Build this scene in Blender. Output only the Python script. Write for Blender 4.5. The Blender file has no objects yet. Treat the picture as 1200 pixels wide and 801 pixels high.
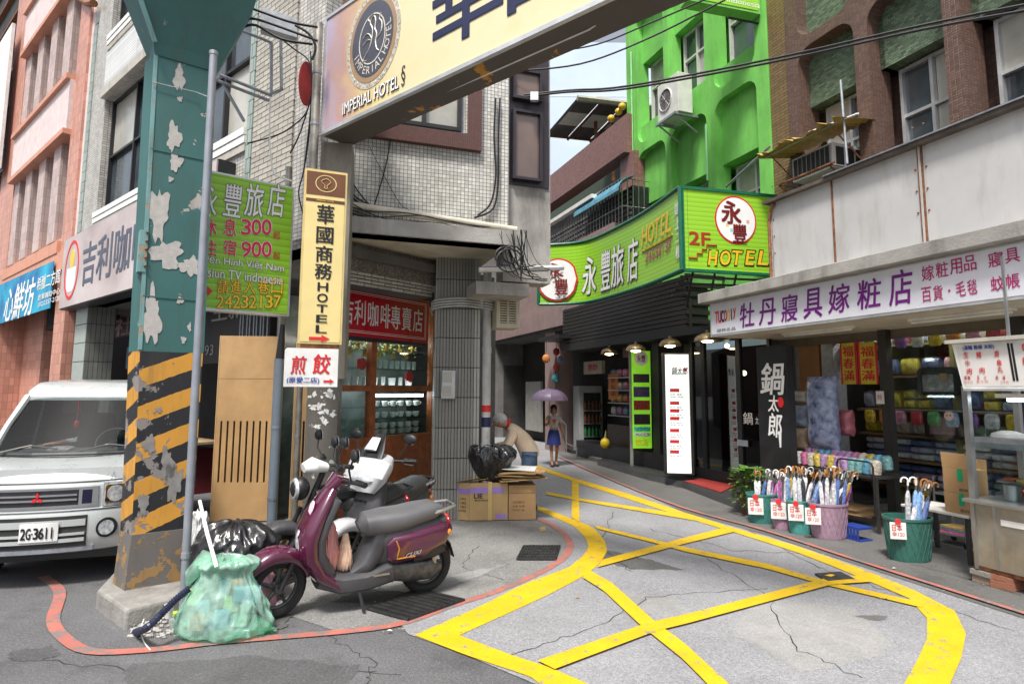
import bpy, math, random
from mathutils import Vector, Matrix, noise
from mathutils.geometry import tessellate_polygon
random.seed(7)
S = bpy.context.scene
COL = S.collection
rad = math.radians
CAM_H, TILT, ROLL, FPX, PCY = 1.7, rad(6.15), rad(0.3), 700.0, 381.6
cam_d = bpy.data.cameras.new('camera'); cam = bpy.data.objects.new('camera', cam_d); COL.objects.link(cam)
cam_d.sensor_width = 36; cam_d.lens = 36*FPX/1200; cam_d.shift_y = -(400.5-PCY)/1200
cam_d.clip_start = .05; cam_d.clip_end = 1500
CAM_R = Matrix.Rotation(math.pi/2+TILT, 3, 'X') @ Matrix.Rotation(ROLL, 3, 'Z')
cam.matrix_world = Matrix.Translation((0, 0, CAM_H)) @ CAM_R.to_4x4()
S.camera = cam
S.view_settings.view_transform = 'Standard'; S.view_settings.look = 'None'
S.view_settings.gamma = 1; S.view_settings.exposure = 1.0
world = bpy.data.worlds.new('World'); S.world = world; world.use_nodes = True
wn = world.node_tree.nodes; wl = world.node_tree.links; wn.clear()
sky = wn.new('ShaderNodeTexSky'); sky.sky_type = 'NISHITA'; sky.sun_disc = False
SUN_EL, SUN_AZ = rad(62), rad(200)       # azimuth clockwise from +Y: behind the camera, a little left
sky.sun_elevation = SUN_EL; sky.sun_rotation = SUN_AZ; sky.air_density = 1.0; sky.dust_density = 4.0; sky.ozone_density = .6
hs = wn.new('ShaderNodeHueSaturation'); hs.inputs['Saturation'].default_value = .42
bg = wn.new('ShaderNodeBackground'); bg.inputs['Strength'].default_value = .10
wo = wn.new('ShaderNodeOutputWorld')
wl.new(sky.outputs[0], hs.inputs['Color']); wl.new(hs.outputs[0], bg.inputs[0]); wl.new(bg.outputs[0], wo.inputs[0])
sun_d = bpy.data.lights.new('sun', 'SUN'); sun_d.energy = 2.6; sun_d.angle = rad(10); sun_d.color = (1, .96, .9)
sun = bpy.data.objects.new('sun', sun_d); COL.objects.link(sun)
sd = Vector((math.sin(SUN_AZ)*math.cos(SUN_EL), math.cos(SUN_AZ)*math.cos(SUN_EL), math.sin(SUN_EL)))
sun.rotation_euler = sd.to_track_quat('Z', 'Y').to_euler(); sun.location = (0, 0, 30)
def ray(px, py):
 return CAM_R @ Vector(((px-600)/FPX, (PCY-py)/FPX, -1))
def G(px, py, z=0.0):                     # the point of the ground (height z) seen at a pixel of the photograph
 d = ray(px, py); t = (z-CAM_H)/d.z
 return Vector((d.x*t, d.y*t, z))
class Fr:                                 # an upright plane: u runs to the right, n towards the street
 def __init__(s, ox, oy, ux, uy):
  l = math.hypot(ux, uy); s.o = Vector((ox, oy, 0)); s.u = Vector((ux/l, uy/l, 0)); s.n = Vector((uy/l, -ux/l, 0))
  s.rot = math.atan2(uy, ux)
 def at(s, u, z, n=0.0):
  return s.o + s.u*u + s.n*n + Vector((0, 0, z))
 def px(s, x, y, n=0.0):
  d = ray(x, y); o = s.o + s.n*n
  t = (o.dot(s.n)) / d.dot(s.n)
  p = Vector((0, 0, CAM_H)) + d*t
  return (p-s.o).dot(s.u), p.z
 def off(s, n): return Fr((s.o+s.n*n).x, (s.o+s.n*n).y, s.u.x, s.u.y)
def RF(c): return Fr(c*.879, c*.326, .348, -.937)      # the row on the right of the lane
def LF(c): return Fr(c*.64, c*.768, .768, -.64)        # the row on the left, along the main street
INV = {}
def _link(o): COL.objects.link(o); return o
def tag(o, label=None, cat=None, group=None, kind=None):
 if label: o['label'] = label
 if cat: o['category'] = cat
 if group: o['group'] = group
 if kind: o['kind'] = kind
 return o
def thing(name, label, cat, loc=(0, 0, 0), rot=0, group=None, mat4=None):
 o = _link(bpy.data.objects.new(name, None)); o.empty_display_size = .1
 M = mat4 if mat4 else Matrix.Translation(loc) @ Matrix.Rotation(rot, 4, 'Z')
 o.matrix_world = M; INV[o.name] = M.inverted()
 return tag(o, label, cat, group)
def inv_of(p):
 while p is not None:
  if p.name in INV: return INV[p.name]
  p = p.parent
 return Matrix.Identity(4)
class MB:
 def __init__(s): s.v = []; s.f = []; s.uv = None
 def add(s, vs, fs):
  b = len(s.v); s.v += [Vector(p) for p in vs]; s.f += [tuple(i+b for i in q) for q in fs]; return s
 def hexa(s, p):                        # 8 corners: bottom 4 counter clockwise, top 4
  return s.add(p, [(3, 2, 1, 0), (4, 5, 6, 7), (0, 1, 5, 4), (1, 2, 6, 5), (2, 3, 7, 6), (3, 0, 4, 7)])
 def box(s, fr, u0, u1, z0, z1, n0, n1):
  if u0 > u1: u0, u1 = u1, u0
  if z0 > z1: z0, z1 = z1, z0
  if n0 > n1: n0, n1 = n1, n0
  a = fr.at
  return s.hexa([a(u0, z0, n1), a(u1, z0, n1), a(u1, z0, n0), a(u0, z0, n0), a(u0, z1, n1), a(u1, z1, n1), a(u1, z1, n0), a(u0, z1, n0)])
 def ab(s, x0, x1, y0, y1, z0, z1):
  return s.hexa([(x0, y0, z0), (x1, y0, z0), (x1, y1, z0), (x0, y1, z0), (x0, y0, z1), (x1, y0, z1), (x1, y1, z1), (x0, y1, z1)])
 def obox(s, c, ax, ay, az):            # oriented box from centre and three half vectors
  c = Vector(c); ax = Vector(ax); ay = Vector(ay); az = Vector(az)
  return s.hexa([c-ax-ay-az, c+ax-ay-az, c+ax+ay-az, c-ax+ay-az, c-ax-ay+az, c+ax-ay+az, c+ax+ay+az, c-ax+ay+az])
 def rings(s, rings, closed=False, cap=True):
  n = len(rings[0]); b = len(s.v)
  for r in rings: s.v += [Vector(p) for p in r]
  m = len(rings)
  for i in range(m if closed else m-1):
   for j in range(n):
    a0 = b+i*n+j; a1 = b+i*n+(j+1) % n; c0 = b+((i+1) % m)*n+j; c1 = b+((i+1) % m)*n+(j+1) % n
    s.f.append((a0, a1, c1, c0))
  if cap and not closed:
   s.f.append(tuple(b+j for j in reversed(range(n)))); s.f.append(tuple(b+(m-1)*n+j for j in range(n)))
  return s
 def tube(s, pts, r, seg=8, closed=False, cap=True):
  pts = [Vector(p) for p in pts]; n = len(pts)
  rs = r if isinstance(r, (list, tuple)) else [r]*n
  T = []
  for i in range(n):
   a = pts[(i-1) % n] if closed else pts[max(i-1, 0)]
   b = pts[(i+1) % n] if closed else pts[min(i+1, n-1)]
   t = (b-a); T.append(t.normalized() if t.length > 1e-9 else Vector((0, 0, 1)))
  up = Vector((0, 0, 1)) if abs(T[0].z) < .9 else Vector((1, 0, 0))
  x = T[0].cross(up).normalized(); R = []
  for i in range(n):
   x = x - T[i]*x.dot(T[i])
   if x.length < 1e-6: x = T[i].orthogonal()
   x.normalize(); y = T[i].cross(x)
   R.append([pts[i]+(x*math.cos(a)+y*math.sin(a))*rs[i] for a in [2*math.pi*k/seg for k in range(seg)]])
  return s.rings(R, closed, cap)
 def cyl(s, a, b, r, seg=16, r2=None): return s.tube([a, b], [r, r if r2 is None else r2], seg)
 def lathe(s, prof, c=(0, 0, 0), seg=20, ax=(0, 0, 1)):
  c = Vector(c); ax = Vector(ax).normalized(); x = ax.orthogonal().normalized(); y = ax.cross(x)
  R = [[c+ax*z+(x*math.cos(a)+y*math.sin(a))*max(r, 1e-4) for a in [2*math.pi*k/seg for k in range(seg)]] for r, z in prof]
  return s.rings(R)
 def sweep(s, path, hw, hh, e=2.6, seg=18):   # super-ellipse section along a path in the local xz plane; hw = half width in y
  n = len(path); P = [Vector((p[0], p[2] if len(p) > 2 else 0, p[1])) for p in path]; R = []
  for i in range(n):
   t = (P[min(i+1, n-1)]-P[max(i-1, 0)]); t.y = 0; t.normalize(); nn = Vector((-t.z, 0, t.x))
   r = []
   for k in range(seg):
    a = 2*math.pi*k/seg; ca, sa = math.cos(a), math.sin(a)
    r.append(P[i] + Vector((0, 1, 0))*hw[i]*math.copysign(abs(ca)**(2/e), ca) + nn*hh[i]*math.copysign(abs(sa)**(2/e), sa))
   R.append(r)
  return s.rings(R)
 def sphere(s, c, r, seg=14, rows=8, sc=(1, 1, 1)):
  c = Vector(c)
  R = [[c+Vector((math.cos(2*math.pi*k/seg)*math.sin(t)*r*sc[0], math.sin(2*math.pi*k/seg)*math.sin(t)*r*sc[1], -math.cos(t)*r*sc[2])) for k in range(seg)]
             for t in [math.pi*(i+.02)/(rows+.04) for i in range(rows+1)]]
  return s.rings(R)
 def plate(s, fr, outer, holes, n0, n1, back=False):
  loops = [outer]+holes; pts = [p for l in loops for p in l]
  tri = tessellate_polygon([[Vector((p[0], p[1], 0)) for p in l] for l in loops])
  b = len(s.v); N = len(pts)
  s.v += [fr.at(p[0], p[1], n1) for p in pts]+[fr.at(p[0], p[1], n0) for p in pts]
  for t in tri:
   a, c, d = t
   A, C, D = pts[a], pts[c], pts[d]
   if (C[0]-A[0])*(D[1]-A[1])-(C[1]-A[1])*(D[0]-A[0]) < 0: c, d = d, c
   s.f.append((b+a, b+c, b+d))
   if back: s.f.append((b+N+d, b+N+c, b+N+a))
  k = 0
  for li, l in enumerate(loops):
   m = len(l); area = sum(l[i][0]*l[(i+1) % m][1]-l[(i+1) % m][0]*l[i][1] for i in range(m))
   for i in range(m):
    p, q = b+k+i, b+k+(i+1) % m
    if (area > 0) == (li == 0): s.f.append((q, p, p+N, q+N))
    else: s.f.append((p, q, q+N, p+N))
   k += m
  return s
 def sheet(s, pts):
  b = len(s.v); s.v += [Vector(p) for p in pts]; s.f.append(tuple(range(b, b+len(pts)))); return s
 def mesh(s, name, m, inv=None, smooth=False, ang=35):
  me = bpy.data.meshes.new(name)
  v = [inv @ p for p in s.v] if inv else s.v
  me.from_pydata([tuple(p) for p in v], [], s.f)
  uvl = me.uv_layers.new(name='uv').data
  k = 0
  for f in s.f:
   nn = Vector((0, 0, 0)); q = [s.v[i] for i in f]
   for i in range(len(q)): nn += q[i].cross(q[(i+1) % len(q)])
   if nn.length > 0: nn.normalize()
   if abs(nn.z) > .75:
    for p in q: uvl[k].uv = (p.x, p.y); k += 1
   else:
    t = Vector((-nn.y, nn.x, 0)); t.normalize()
    for p in q: uvl[k].uv = (p.dot(t), p.z); k += 1
  if m: me.materials.append(m)
  if smooth:
   me.polygons.foreach_set('use_smooth', [True]*len(me.polygons)); me.set_sharp_from_angle(angle=rad(ang))
  me.update(); return me
 def build(s, name, m, parent=None, smooth=False, local=False, bevel=0, ang=35, kind=None, solid=0, sub=0, label=None):
  inv = None if (local or parent is None) else inv_of(parent)
  o = _link(bpy.data.objects.new(name, s.mesh(name, m, inv, smooth, ang)))
  if parent is not None: o.parent = parent
  if kind: o['kind'] = kind
  if label: o['label'] = label
  if solid:
   md = o.modifiers.new('solid', 'SOLIDIFY'); md.thickness = solid
  if bevel:
   md = o.modifiers.new('bevel', 'BEVEL'); md.width = bevel; md.segments = 2; md.limit_method = 'ANGLE'; md.angle_limit = rad(40)
  if sub:
   md = o.modifiers.new('sub', 'SUBSURF'); md.levels = sub; md.render_levels = sub
  return o
def bx(name, m, parent, fr, u0, u1, z0, z1, n0, n1, **k): return MB().box(fr, u0, u1, z0, z1, n0, n1).build(name, m, parent, **k)
_pm = {}
def piece(name, m, parent, fr, uc, zc, nc, w, h, d, inset=0, tilt=0):   # one box piece sharing its mesh with alike pieces; (uc, zc, nc) is its centre
 key = (name, round(w, 4), round(h, 4), round(d, 4), m.name)
 if key not in _pm:
  mb = MB().ab(-w/2, w/2, -d/2, d/2, -h/2, h/2)
  _pm[key] = mb.mesh(name, m)
 o = _link(bpy.data.objects.new(name, _pm[key])); o.parent = parent
 M = Matrix.Translation(fr.at(uc, zc, nc)) @ Matrix.Rotation(fr.rot, 4, 'Z') @ Matrix.Rotation(tilt, 4, 'Y')
 o.matrix_local = inv_of(parent) @ M
 return o
def rr(u0, u1, z0, z1, r=(0, 0, 0, 0), seg=5):   # rounded rectangle; radii tl, tr, br, bl
 if u0 > u1: u0, u1 = u1, u0
 P = []
 for (cx, cz, a0, rr_) in ((u0, z0, 180, r[3]), (u1, z0, 270, r[2]), (u1, z1, 0, r[1]), (u0, z1, 90, r[0])):
  if rr_ <= 0: P.append((cx, cz)); continue
  ox = cx + (rr_ if cx == u0 else -rr_); oz = cz + (rr_ if cz == z0 else -rr_)
  for k in range(seg+1):
   a = rad(a0+90*k/seg); P.append((ox+rr_*math.cos(a), oz+rr_*math.sin(a)))
 return P
def disc(u, z, ru, rz=None, seg=28):
 rz = rz or ru
 return [(u+ru*math.cos(2*math.pi*k/seg), z+rz*math.sin(2*math.pi*k/seg)) for k in range(seg)]
_tx = {}
def glyphs(body, bold, shear, spacing=1.0):
 k = (body, bold, shear, spacing)
 if k not in _tx:
  c = bpy.data.curves.new('lettering', 'FONT'); c.body = body; c.offset = bold; c.shear = shear; c.resolution_u = 3; c.space_character = spacing
  o = bpy.data.objects.new('lettering', c); _link(o)
  bpy.context.view_layer.update()
  me = bpy.data.meshes.new_from_object(o.evaluated_get(bpy.context.evaluated_depsgraph_get()))
  V = [tuple(v.co) for v in me.vertices]; F = [tuple(p.vertices) for p in me.polygons]
  bpy.data.objects.remove(o); bpy.data.meshes.remove(me); bpy.data.curves.remove(c)
  _tx[k] = (V, F)
 return _tx[k]
def text(body, fr, u0, u1, z0, z1, n, m, parent, bold=0.0, shear=0.0, name='lettering', vert=False, slope=0, sub=1, sp=1.0, keep=False):
 mb = MB() if not keep else keep
 if vert:
  k = len(body); h = (z1-z0)/k
  for i, ch in enumerate(body):
   text(ch, fr, u0, u1, z1-(i+.93)*h, z1-(i+.07)*h, n, m, parent, bold, shear, keep=mb)
 elif body.strip():
  V, F = glyphs(body, 0.0, shear, sp)
  xs = [v[0] for v in V]; ys = [v[1] for v in V]; x0, x1, y0, y1 = min(xs), max(xs), min(ys), max(ys)
  if len(body) == 1 and body in '一二三1Il-·': # keep flat strokes from being blown up
   if body in '一二三-·':
    a = {'一': .12, '二': .62, '三': .8, '-': .1, '·': .15}[body]; zc = (z0+z1)/2; hh = (z1-z0)/2*a; z0, z1 = zc-hh, zc+hh
    if body == '·': uc = (u0+u1)/2; u0, u1 = uc-hh, uc+hh
   else:
    uc = (u0+u1)/2; w = (u1-u0)*.13; u0, u1 = uc-w, uc+w
  su = bold*.6*(u1-u0)/max(x1-x0, .3); sz = bold*.35*(z1-z0)/max(y1-y0, .3)
  shifts = [(0, 0)] if not bold else [(-su, -sz), (su, -sz), (-su, sz), (su, sz), (0, 0)]
  for q, (du, dz) in enumerate(shifts):      # heavier strokes: the glyph laid over itself, a hair apart
   P = []
   for v in V:
    a = (v[0]-x0)/max(x1-x0, 1e-6); b = (v[1]-y0)/max(y1-y0, 1e-6)
    u = u0+(u1-u0)*a; P.append(fr.at(u+du, z0+(z1-z0)*b+slope*(a-.5)+dz, n+q*.0005))
   mb.add(P, F)
 if keep: return None
 return mb.build(name, m, parent)
def textpx(body, fr, x0, y0, x1, y1, n, m, parent, **k):    # lettering fitted to where it stands on its board
 xm, ym = (x0+x1)/2, (y0+y1)/2
 return text(body, fr, fr.px(x0, ym, n)[0], fr.px(x1, ym, n)[0], fr.px(xm, y1, n)[1], fr.px(xm, y0, n)[1], n, m, parent, **k)
def _base(name):
 m = bpy.data.materials.new(name); m.use_nodes = True; nt = m.node_tree
 return m, nt, nt.nodes, nt.links, nt.nodes['Principled BSDF']
def _noise(N, L, src, scale, detail=4, rough=.6):
 t = N.new('ShaderNodeTexNoise'); t.inputs['Scale'].default_value = scale; t.inputs['Detail'].default_value = detail; t.inputs['Roughness'].default_value = rough
 L.new(src, t.inputs['Vector']); return t.outputs['Fac']
def _ramp(N, L, src, a, b):
 r = N.new('ShaderNodeMapRange'); r.inputs['From Min'].default_value = a; r.inputs['From Max'].default_value = b; L.new(src, r.inputs['Value']); return r.outputs['Result']
def _mix(N, L, f, a, b):
 x = N.new('ShaderNodeMix'); x.data_type = 'RGBA'
 if isinstance(f, (int, float)): x.inputs[0].default_value = f
 else: L.new(f, x.inputs[0])
 for i, c in ((6, a), (7, b)):
  if isinstance(c, tuple): x.inputs[i].default_value = (*c[:3], 1)
  else: L.new(c, x.inputs[i])
 return x.outputs[2]
def _math(N, L, op, a, b=0.0, c=None):
 x = N.new('ShaderNodeMath'); x.operation = op
 for i, q in enumerate((a, b) if c is None else (a, b, c)):
  if isinstance(q, (int, float)): x.inputs[i].default_value = q
  else: L.new(q, x.inputs[i])
 return x.outputs[0]
def sc(c, k): return tuple(min(1, x*k) for x in c)
def mat(name, col, rough=.6, metal=0.0, var=.12, scale=5.0, bump=0.0, grime=0.0, gcol=(.05, .04, .03), coat=0.0, emit=0.0, ovar=.0, spec=.5, col2=None, bscale=40, gth=(.5, .75)):
 m, nt, N, L, P = _base(name)
 tc = N.new('ShaderNodeTexCoord').outputs['Object']
 n1 = _noise(N, L, tc, scale)
 c = _mix(N, L, _ramp(N, L, n1, .3, .7), sc(col, 1-var), col2 if col2 else sc(col, 1+var))
 if ovar:
  oi = N.new('ShaderNodeObjectInfo').outputs['Random']
  c = _mix(N, L, _math(N, L, 'MULTIPLY', oi, ovar), c, sc(col, .35))
 if grime:
  mp = N.new('ShaderNodeMapping'); mp.inputs['Scale'].default_value = (2.2, 2.2, .5); L.new(tc, mp.inputs[0])
  g = _ramp(N, L, _noise(N, L, mp.outputs[0], 1.6, 8, .7), *gth)
  c = _mix(N, L, _math(N, L, 'MULTIPLY', g, grime), c, gcol)
 L.new(c, P.inputs['Base Color'])
 P.inputs['Metallic'].default_value = metal; P.inputs['Specular IOR Level'].default_value = spec
 rn = _math(N, L, 'MULTIPLY_ADD', n1, .25, rough-.12); L.new(rn, P.inputs['Roughness'])
 P.inputs['Coat Weight'].default_value = coat
 if bump:
  b = N.new('ShaderNodeBump'); b.inputs['Strength'].default_value = bump; b.inputs['Distance'].default_value = .01
  L.new(_noise(N, L, tc, bscale, 5), b.inputs['Height']); L.new(b.outputs[0], P.inputs['Normal'])
 if emit:
  L.new(c, P.inputs['Emission Color']); P.inputs['Emission Strength'].default_value = emit
 return m
def tile(name, col, joint, w, h, gap=.006, off=0.0, rough=.4, var=.18, grime=.4, bump=.5, gcol=(.05, .04, .03)):
 m, nt, N, L, P = _base(name)
 tcn = N.new('ShaderNodeTexCoord')
 b = N.new('ShaderNodeTexBrick'); L.new(tcn.outputs['UV'], b.inputs['Vector'])
 b.offset = off; b.squash = 1; b.inputs['Scale'].default_value = 1
 b.inputs['Brick Width'].default_value = w; b.inputs['Row Height'].default_value = h; b.inputs['Mortar Size'].default_value = gap; b.inputs['Mortar Smooth'].default_value = .2; b.inputs['Bias'].default_value = 0
 b.inputs['Color1'].default_value = (*sc(col, 1-var), 1); b.inputs['Color2'].default_value = (*sc(col, 1+var), 1); b.inputs['Mortar'].default_value = (*joint, 1)
 tc = tcn.outputs['Object']
 mp = N.new('ShaderNodeMapping'); mp.inputs['Scale'].default_value = (2, 2, .6); L.new(tc, mp.inputs[0])
 g = _ramp(N, L, _noise(N, L, mp.outputs[0], 1.3, 8, .75), .45, .8)
 c = _mix(N, L, _math(N, L, 'MULTIPLY', g, grime), b.outputs['Color'], gcol)
 L.new(c, P.inputs['Base Color']); P.inputs['Roughness'].default_value = rough
 bp = N.new('ShaderNodeBump'); bp.invert = True; bp.inputs['Strength'].default_value = bump; bp.inputs['Distance'].default_value = .006
 L.new(b.outputs['Fac'], bp.inputs['Height']); L.new(bp.outputs[0], P.inputs['Normal'])
 return m
def glass(name, tint=(.9, .95, .95), refl=.12, rough=.02):
 m, nt, N, L, P = _base(name); N.remove(P)
 t = N.new('ShaderNodeBsdfTransparent'); t.inputs[0].default_value = (*tint, 1)
 g = N.new('ShaderNodeBsdfGlossy'); g.inputs['Roughness'].default_value = rough
 fz = N.new('ShaderNodeLayerWeight'); fz.inputs['Blend'].default_value = .5
 mx = N.new('ShaderNodeMixShader'); L.new(_math(N, L, 'MULTIPLY_ADD', _math(N, L, 'POWER', fz.outputs['Facing'], 4.0), .6, refl*.5), mx.inputs[0]); L.new(t.outputs[0], mx.inputs[1]); L.new(g.outputs[0], mx.inputs[2])
 L.new(mx.outputs[0], N['Material Output'].inputs[0]); return m
def ground_mat(name, col, col2, speck, crack=0.0, rough=.85, stain=.35, scol=(.03, .03, .03)):
 m, nt, N, L, P = _base(name)
 tc = N.new('ShaderNodeTexCoord').outputs['Object']
 big = _ramp(N, L, _noise(N, L, tc, .7, 6, .65), .35, .65)
 c = _mix(N, L, big, col, col2)
 sp = _math(N, L, 'MULTIPLY_ADD', _noise(N, L, tc, 150, 2, .7), .5, _math(N, L, 'MULTIPLY', _noise(N, L, tc, 55, 4, .8), .5))
 c = _mix(N, L, _math(N, L, 'MULTIPLY', _ramp(N, L, sp, .52, .62), speck), c, sc(col2, 2.2))
 c = _mix(N, L, _math(N, L, 'MULTIPLY', _ramp(N, L, sp, .48, .38), speck), c, sc(col, .25))
 st = _ramp(N, L, _noise(N, L, tc, 1.7, 9, .72), .52, .72)
 c = _mix(N, L, _math(N, L, 'MULTIPLY', st, stain), c, scol)
 fine = _ramp(N, L, _noise(N, L, tc, 9, 6, .8), .55, .75)
 c = _mix(N, L, _math(N, L, 'MULTIPLY', fine, stain*.6), c, scol)
 if crack:
  v = N.new('ShaderNodeTexVoronoi'); v.feature = 'DISTANCE_TO_EDGE'; v.inputs['Scale'].default_value = .55
  mx = N.new('ShaderNodeMixRGB'); mx.inputs[0].default_value = .12; L.new(tc, mx.inputs[1])
  nn = N.new('ShaderNodeTexNoise'); nn.inputs['Scale'].default_value = 3; nn.inputs['Detail'].default_value = 6; L.new(tc, nn.inputs['Vector']); L.new(nn.outputs['Color'], mx.inputs[2]); L.new(mx.outputs[0], v.inputs['Vector'])
  ck = _ramp(N, L, v.outputs['Distance'], .012, .0)
  c = _mix(N, L, _math(N, L, 'MULTIPLY', ck, crack), c, (.02, .02, .02))
 L.new(c, P.inputs['Base Color'])
 L.new(_math(N, L, 'MULTIPLY_ADD', st, -.2, rough), P.inputs['Roughness'])
 b = N.new('ShaderNodeBump'); b.inputs['Strength'].default_value = .35; b.inputs['Distance'].default_value = .006; L.new(sp, b.inputs['Height']); L.new(b.outputs[0], P.inputs['Normal'])
 return m
def paint_mat(name, col, under, wear=.35, scale=7.0, th=.6, rough=.6, stripe=None):
 """old paint with flaked patches that show what is under it; stripe = (second colour, period, slope)"""
 m, nt, N, L, P = _base(name)
 tcn = N.new('ShaderNodeTexCoord'); tc = tcn.outputs['Object']
 n1 = _noise(N, L, tc, scale*.5)
 c = _mix(N, L, _ramp(N, L, n1, .3, .7), sc(col, .85), sc(col, 1.12))
 if stripe:
  sx = N.new('ShaderNodeSeparateXYZ'); L.new(tcn.outputs['UV'], sx.inputs[0])
  k = _math(N, L, 'MULTIPLY_ADD', sx.outputs[0], -stripe[2], sx.outputs[1])
  wob = _math(N, L, 'MULTIPLY_ADD', _noise(N, L, tc, 25, 4), .02, k)
  fr_ = _math(N, L, 'FRACT', _math(N, L, 'DIVIDE', wob, stripe[1]))
  c = _mix(N, L, _ramp(N, L, fr_, .50, .505), c, stripe[0])
 n2 = _noise(N, L, tc, scale, 8, .62)
 f1 = _ramp(N, L, n2, th, th+.012)
 c = _mix(N, L, f1, c, under)
 n3 = _noise(N, L, tc, scale*3.1, 5, .6)
 f2 = _ramp(N, L, n3, .70, .71)
 c = _mix(N, L, f2, c, sc(under, .6))
 mp = N.new('ShaderNodeMapping'); mp.inputs['Scale'].default_value = (6, 6, .7); L.new(tc, mp.inputs[0])
 g = _ramp(N, L, _noise(N, L, mp.outputs[0], 1.5, 8, .7), .5, .8)
 c = _mix(N, L, _math(N, L, 'MULTIPLY', g, wear), c, (.06, .05, .04))
 L.new(c, P.inputs['Base Color']); P.inputs['Roughness'].default_value = rough
 b = N.new('ShaderNodeBump'); b.inputs['Strength'].default_value = .8; b.inputs['Distance'].default_value = .004; b.invert = True; L.new(f1, b.inputs['Height']); L.new(b.outputs[0], P.inputs['Normal'])
 return m
def yel_mat(name, col, under, th=.62, scale=9):
 m, nt, N, L, P = _base(name); tc = N.new('ShaderNodeTexCoord').outputs['Object']
 c = _mix(N, L, _ramp(N, L, _noise(N, L, tc, 3), .3, .7), sc(col, .85), sc(col, 1.08))
 c = _mix(N, L, _math(N, L, 'MULTIPLY', _ramp(N, L, _noise(N, L, tc, 120, 3, .8), .5, .66), .6), c, sc(col, .5))
 c = _mix(N, L, _ramp(N, L, _noise(N, L, tc, scale, 9, .75), th, th+.05), c, under)
 L.new(c, P.inputs['Base Color']); P.inputs['Roughness'].default_value = .6; return m
M = {}
M['white'] = mat('white_paint', (.75, .75, .73), .5, grime=.25, bump=.1)
M['black'] = mat('black_plastic', (.015, .015, .017), .45, var=.3)
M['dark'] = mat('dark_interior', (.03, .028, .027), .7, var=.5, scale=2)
M['steel'] = mat('steel', (.45, .46, .47), .35, metal=.9, grime=.3)
M['galv'] = mat('galvanised_steel', (.32, .34, .37), .45, metal=.5, var=.2, scale=12, bump=.1, grime=.15)
M['rust'] = mat('rust', (.22, .09, .04), .8, var=.6, scale=14, bump=.3, grime=.5)
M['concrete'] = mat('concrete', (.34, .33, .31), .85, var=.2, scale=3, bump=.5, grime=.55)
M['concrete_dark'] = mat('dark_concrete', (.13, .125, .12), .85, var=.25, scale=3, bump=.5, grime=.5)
M['soffit'] = mat('cream_soffit', (.62, .56, .44), .7, var=.12, scale=2, grime=.35)
M['cable'] = mat('black_cable', (.012, .012, .014), .5, var=.1)
M['glass'] = glass('clear_glass')
M['glass_d'] = glass('tinted_glass', (.55, .6, .6), .16)
M['pane'] = mat('window_glass', (.05, .065, .075), .08, var=.6, scale=1.2, spec=1.0)
M['pane_l'] = mat('curtained_glass', (.42, .41, .36), .15, var=.3, scale=1.0, spec=.9)
M['alu'] = mat('aluminium', (.6, .61, .62), .4, metal=.6, grime=.2)
M['orange_wood'] = mat('varnished_wood', (.30, .085, .025), .4, var=.35, scale=9, bump=.1)
M['red'] = mat('red_paint', (.62, .02, .025), .45, var=.1)
M['navy'] = mat('navy_lettering', (.01, .015, .06), .5)
M['brown'] = mat('brown_print', (.10, .035, .015), .5)
M['purple_l'] = mat('purple_lettering', (.16, .01, .20), .4)
M['magenta_l'] = mat('magenta_lettering', (.42, .01, .13), .4)
M['white_l'] = mat('white_lettering', (.82, .82, .82), .4, var=.03)
M['yellow_l'] = mat('yellow_lettering', (.85, .50, .02), .4, var=.03)
M['black_l'] = mat('black_lettering', (.01, .01, .012), .4)
M['card'] = mat('cardboard', (.36, .22, .10), .8, var=.12, scale=3, bump=.1, grime=.15)
# ======================= GROUND =======================
M['asphalt'] = ground_mat('asphalt', (.075, .075, .079), (.125, .125, .13), .6, .0, stain=.6)
M['lane'] = ground_mat('lane_surface', (.19, .19, .20), (.26, .26, .27), .55, .0, stain=.3, scol=(.09, .09, .095))
M['apron'] = ground_mat('apron_concrete', (.15, .148, .145), (.21, .208, .20), .55, .0, stain=.6)
M['walk'] = ground_mat('pavement_concrete', (.085, .083, .08), (.12, .117, .112), .4, .0, stain=.6)
M['yline'] = yel_mat('yellow_road_paint', (.66, .42, .006), (.22, .21, .18), .575)
M['rline'] = yel_mat('red_road_paint', (.42, .14, .11), (.17, .15, .145), .50, 7)
MB().ab(-150, 150, -60, 240, -.5, 0).build('road', M['asphalt'], kind='structure')
def gpoly(name, px, z, m, extra=None):
 P = [G(x, y, z) for x, y in px]
 if extra: P += [Vector((a, b, z)) for a, b in extra]
 return MB().sheet(P).build(name, m, kind='structure')
def strip(mb, A, B, z):
 a = [G(x, y, z) for x, y in A]; b = [G(x, y, z) for x, y in B]
 def samp(L, k):
  d = [0]
  for i in range(1, len(L)): d.append(d[-1]+(L[i]-L[i-1]).length)
  t = k*d[-1]
  for i in range(1, len(L)):
   if t <= d[i]+1e-9: return L[i-1].lerp(L[i], (t-d[i-1])/max(d[i]-d[i-1], 1e-9))
  return L[-1]
 n = 24; p = [samp(a, i/n) for i in range(n+1)]; q = [samp(b, i/n) for i in range(n+1)]
 base = len(mb.v); mb.v += p+q
 for i in range(n): mb.f.append((base+i, base+n+1+i, base+n+2+i, base+i+1))
red_px = [(50, 676), (70, 694), (62, 727), (75, 748), (107, 764), (177, 762), (267, 752), (400, 741), (470, 731), (527, 711), (580, 694), (627, 674), (657, 657), (667, 644), (667, 634), (653, 619), (630, 608)]
gpoly('parking_apron', [p for p in red_px if p[0] > 390]+[(600, 585), (560, 560), (380, 560)], .004, M['apron'], [(-4.2, 8.9), (-3.0, 5.6)])
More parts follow.
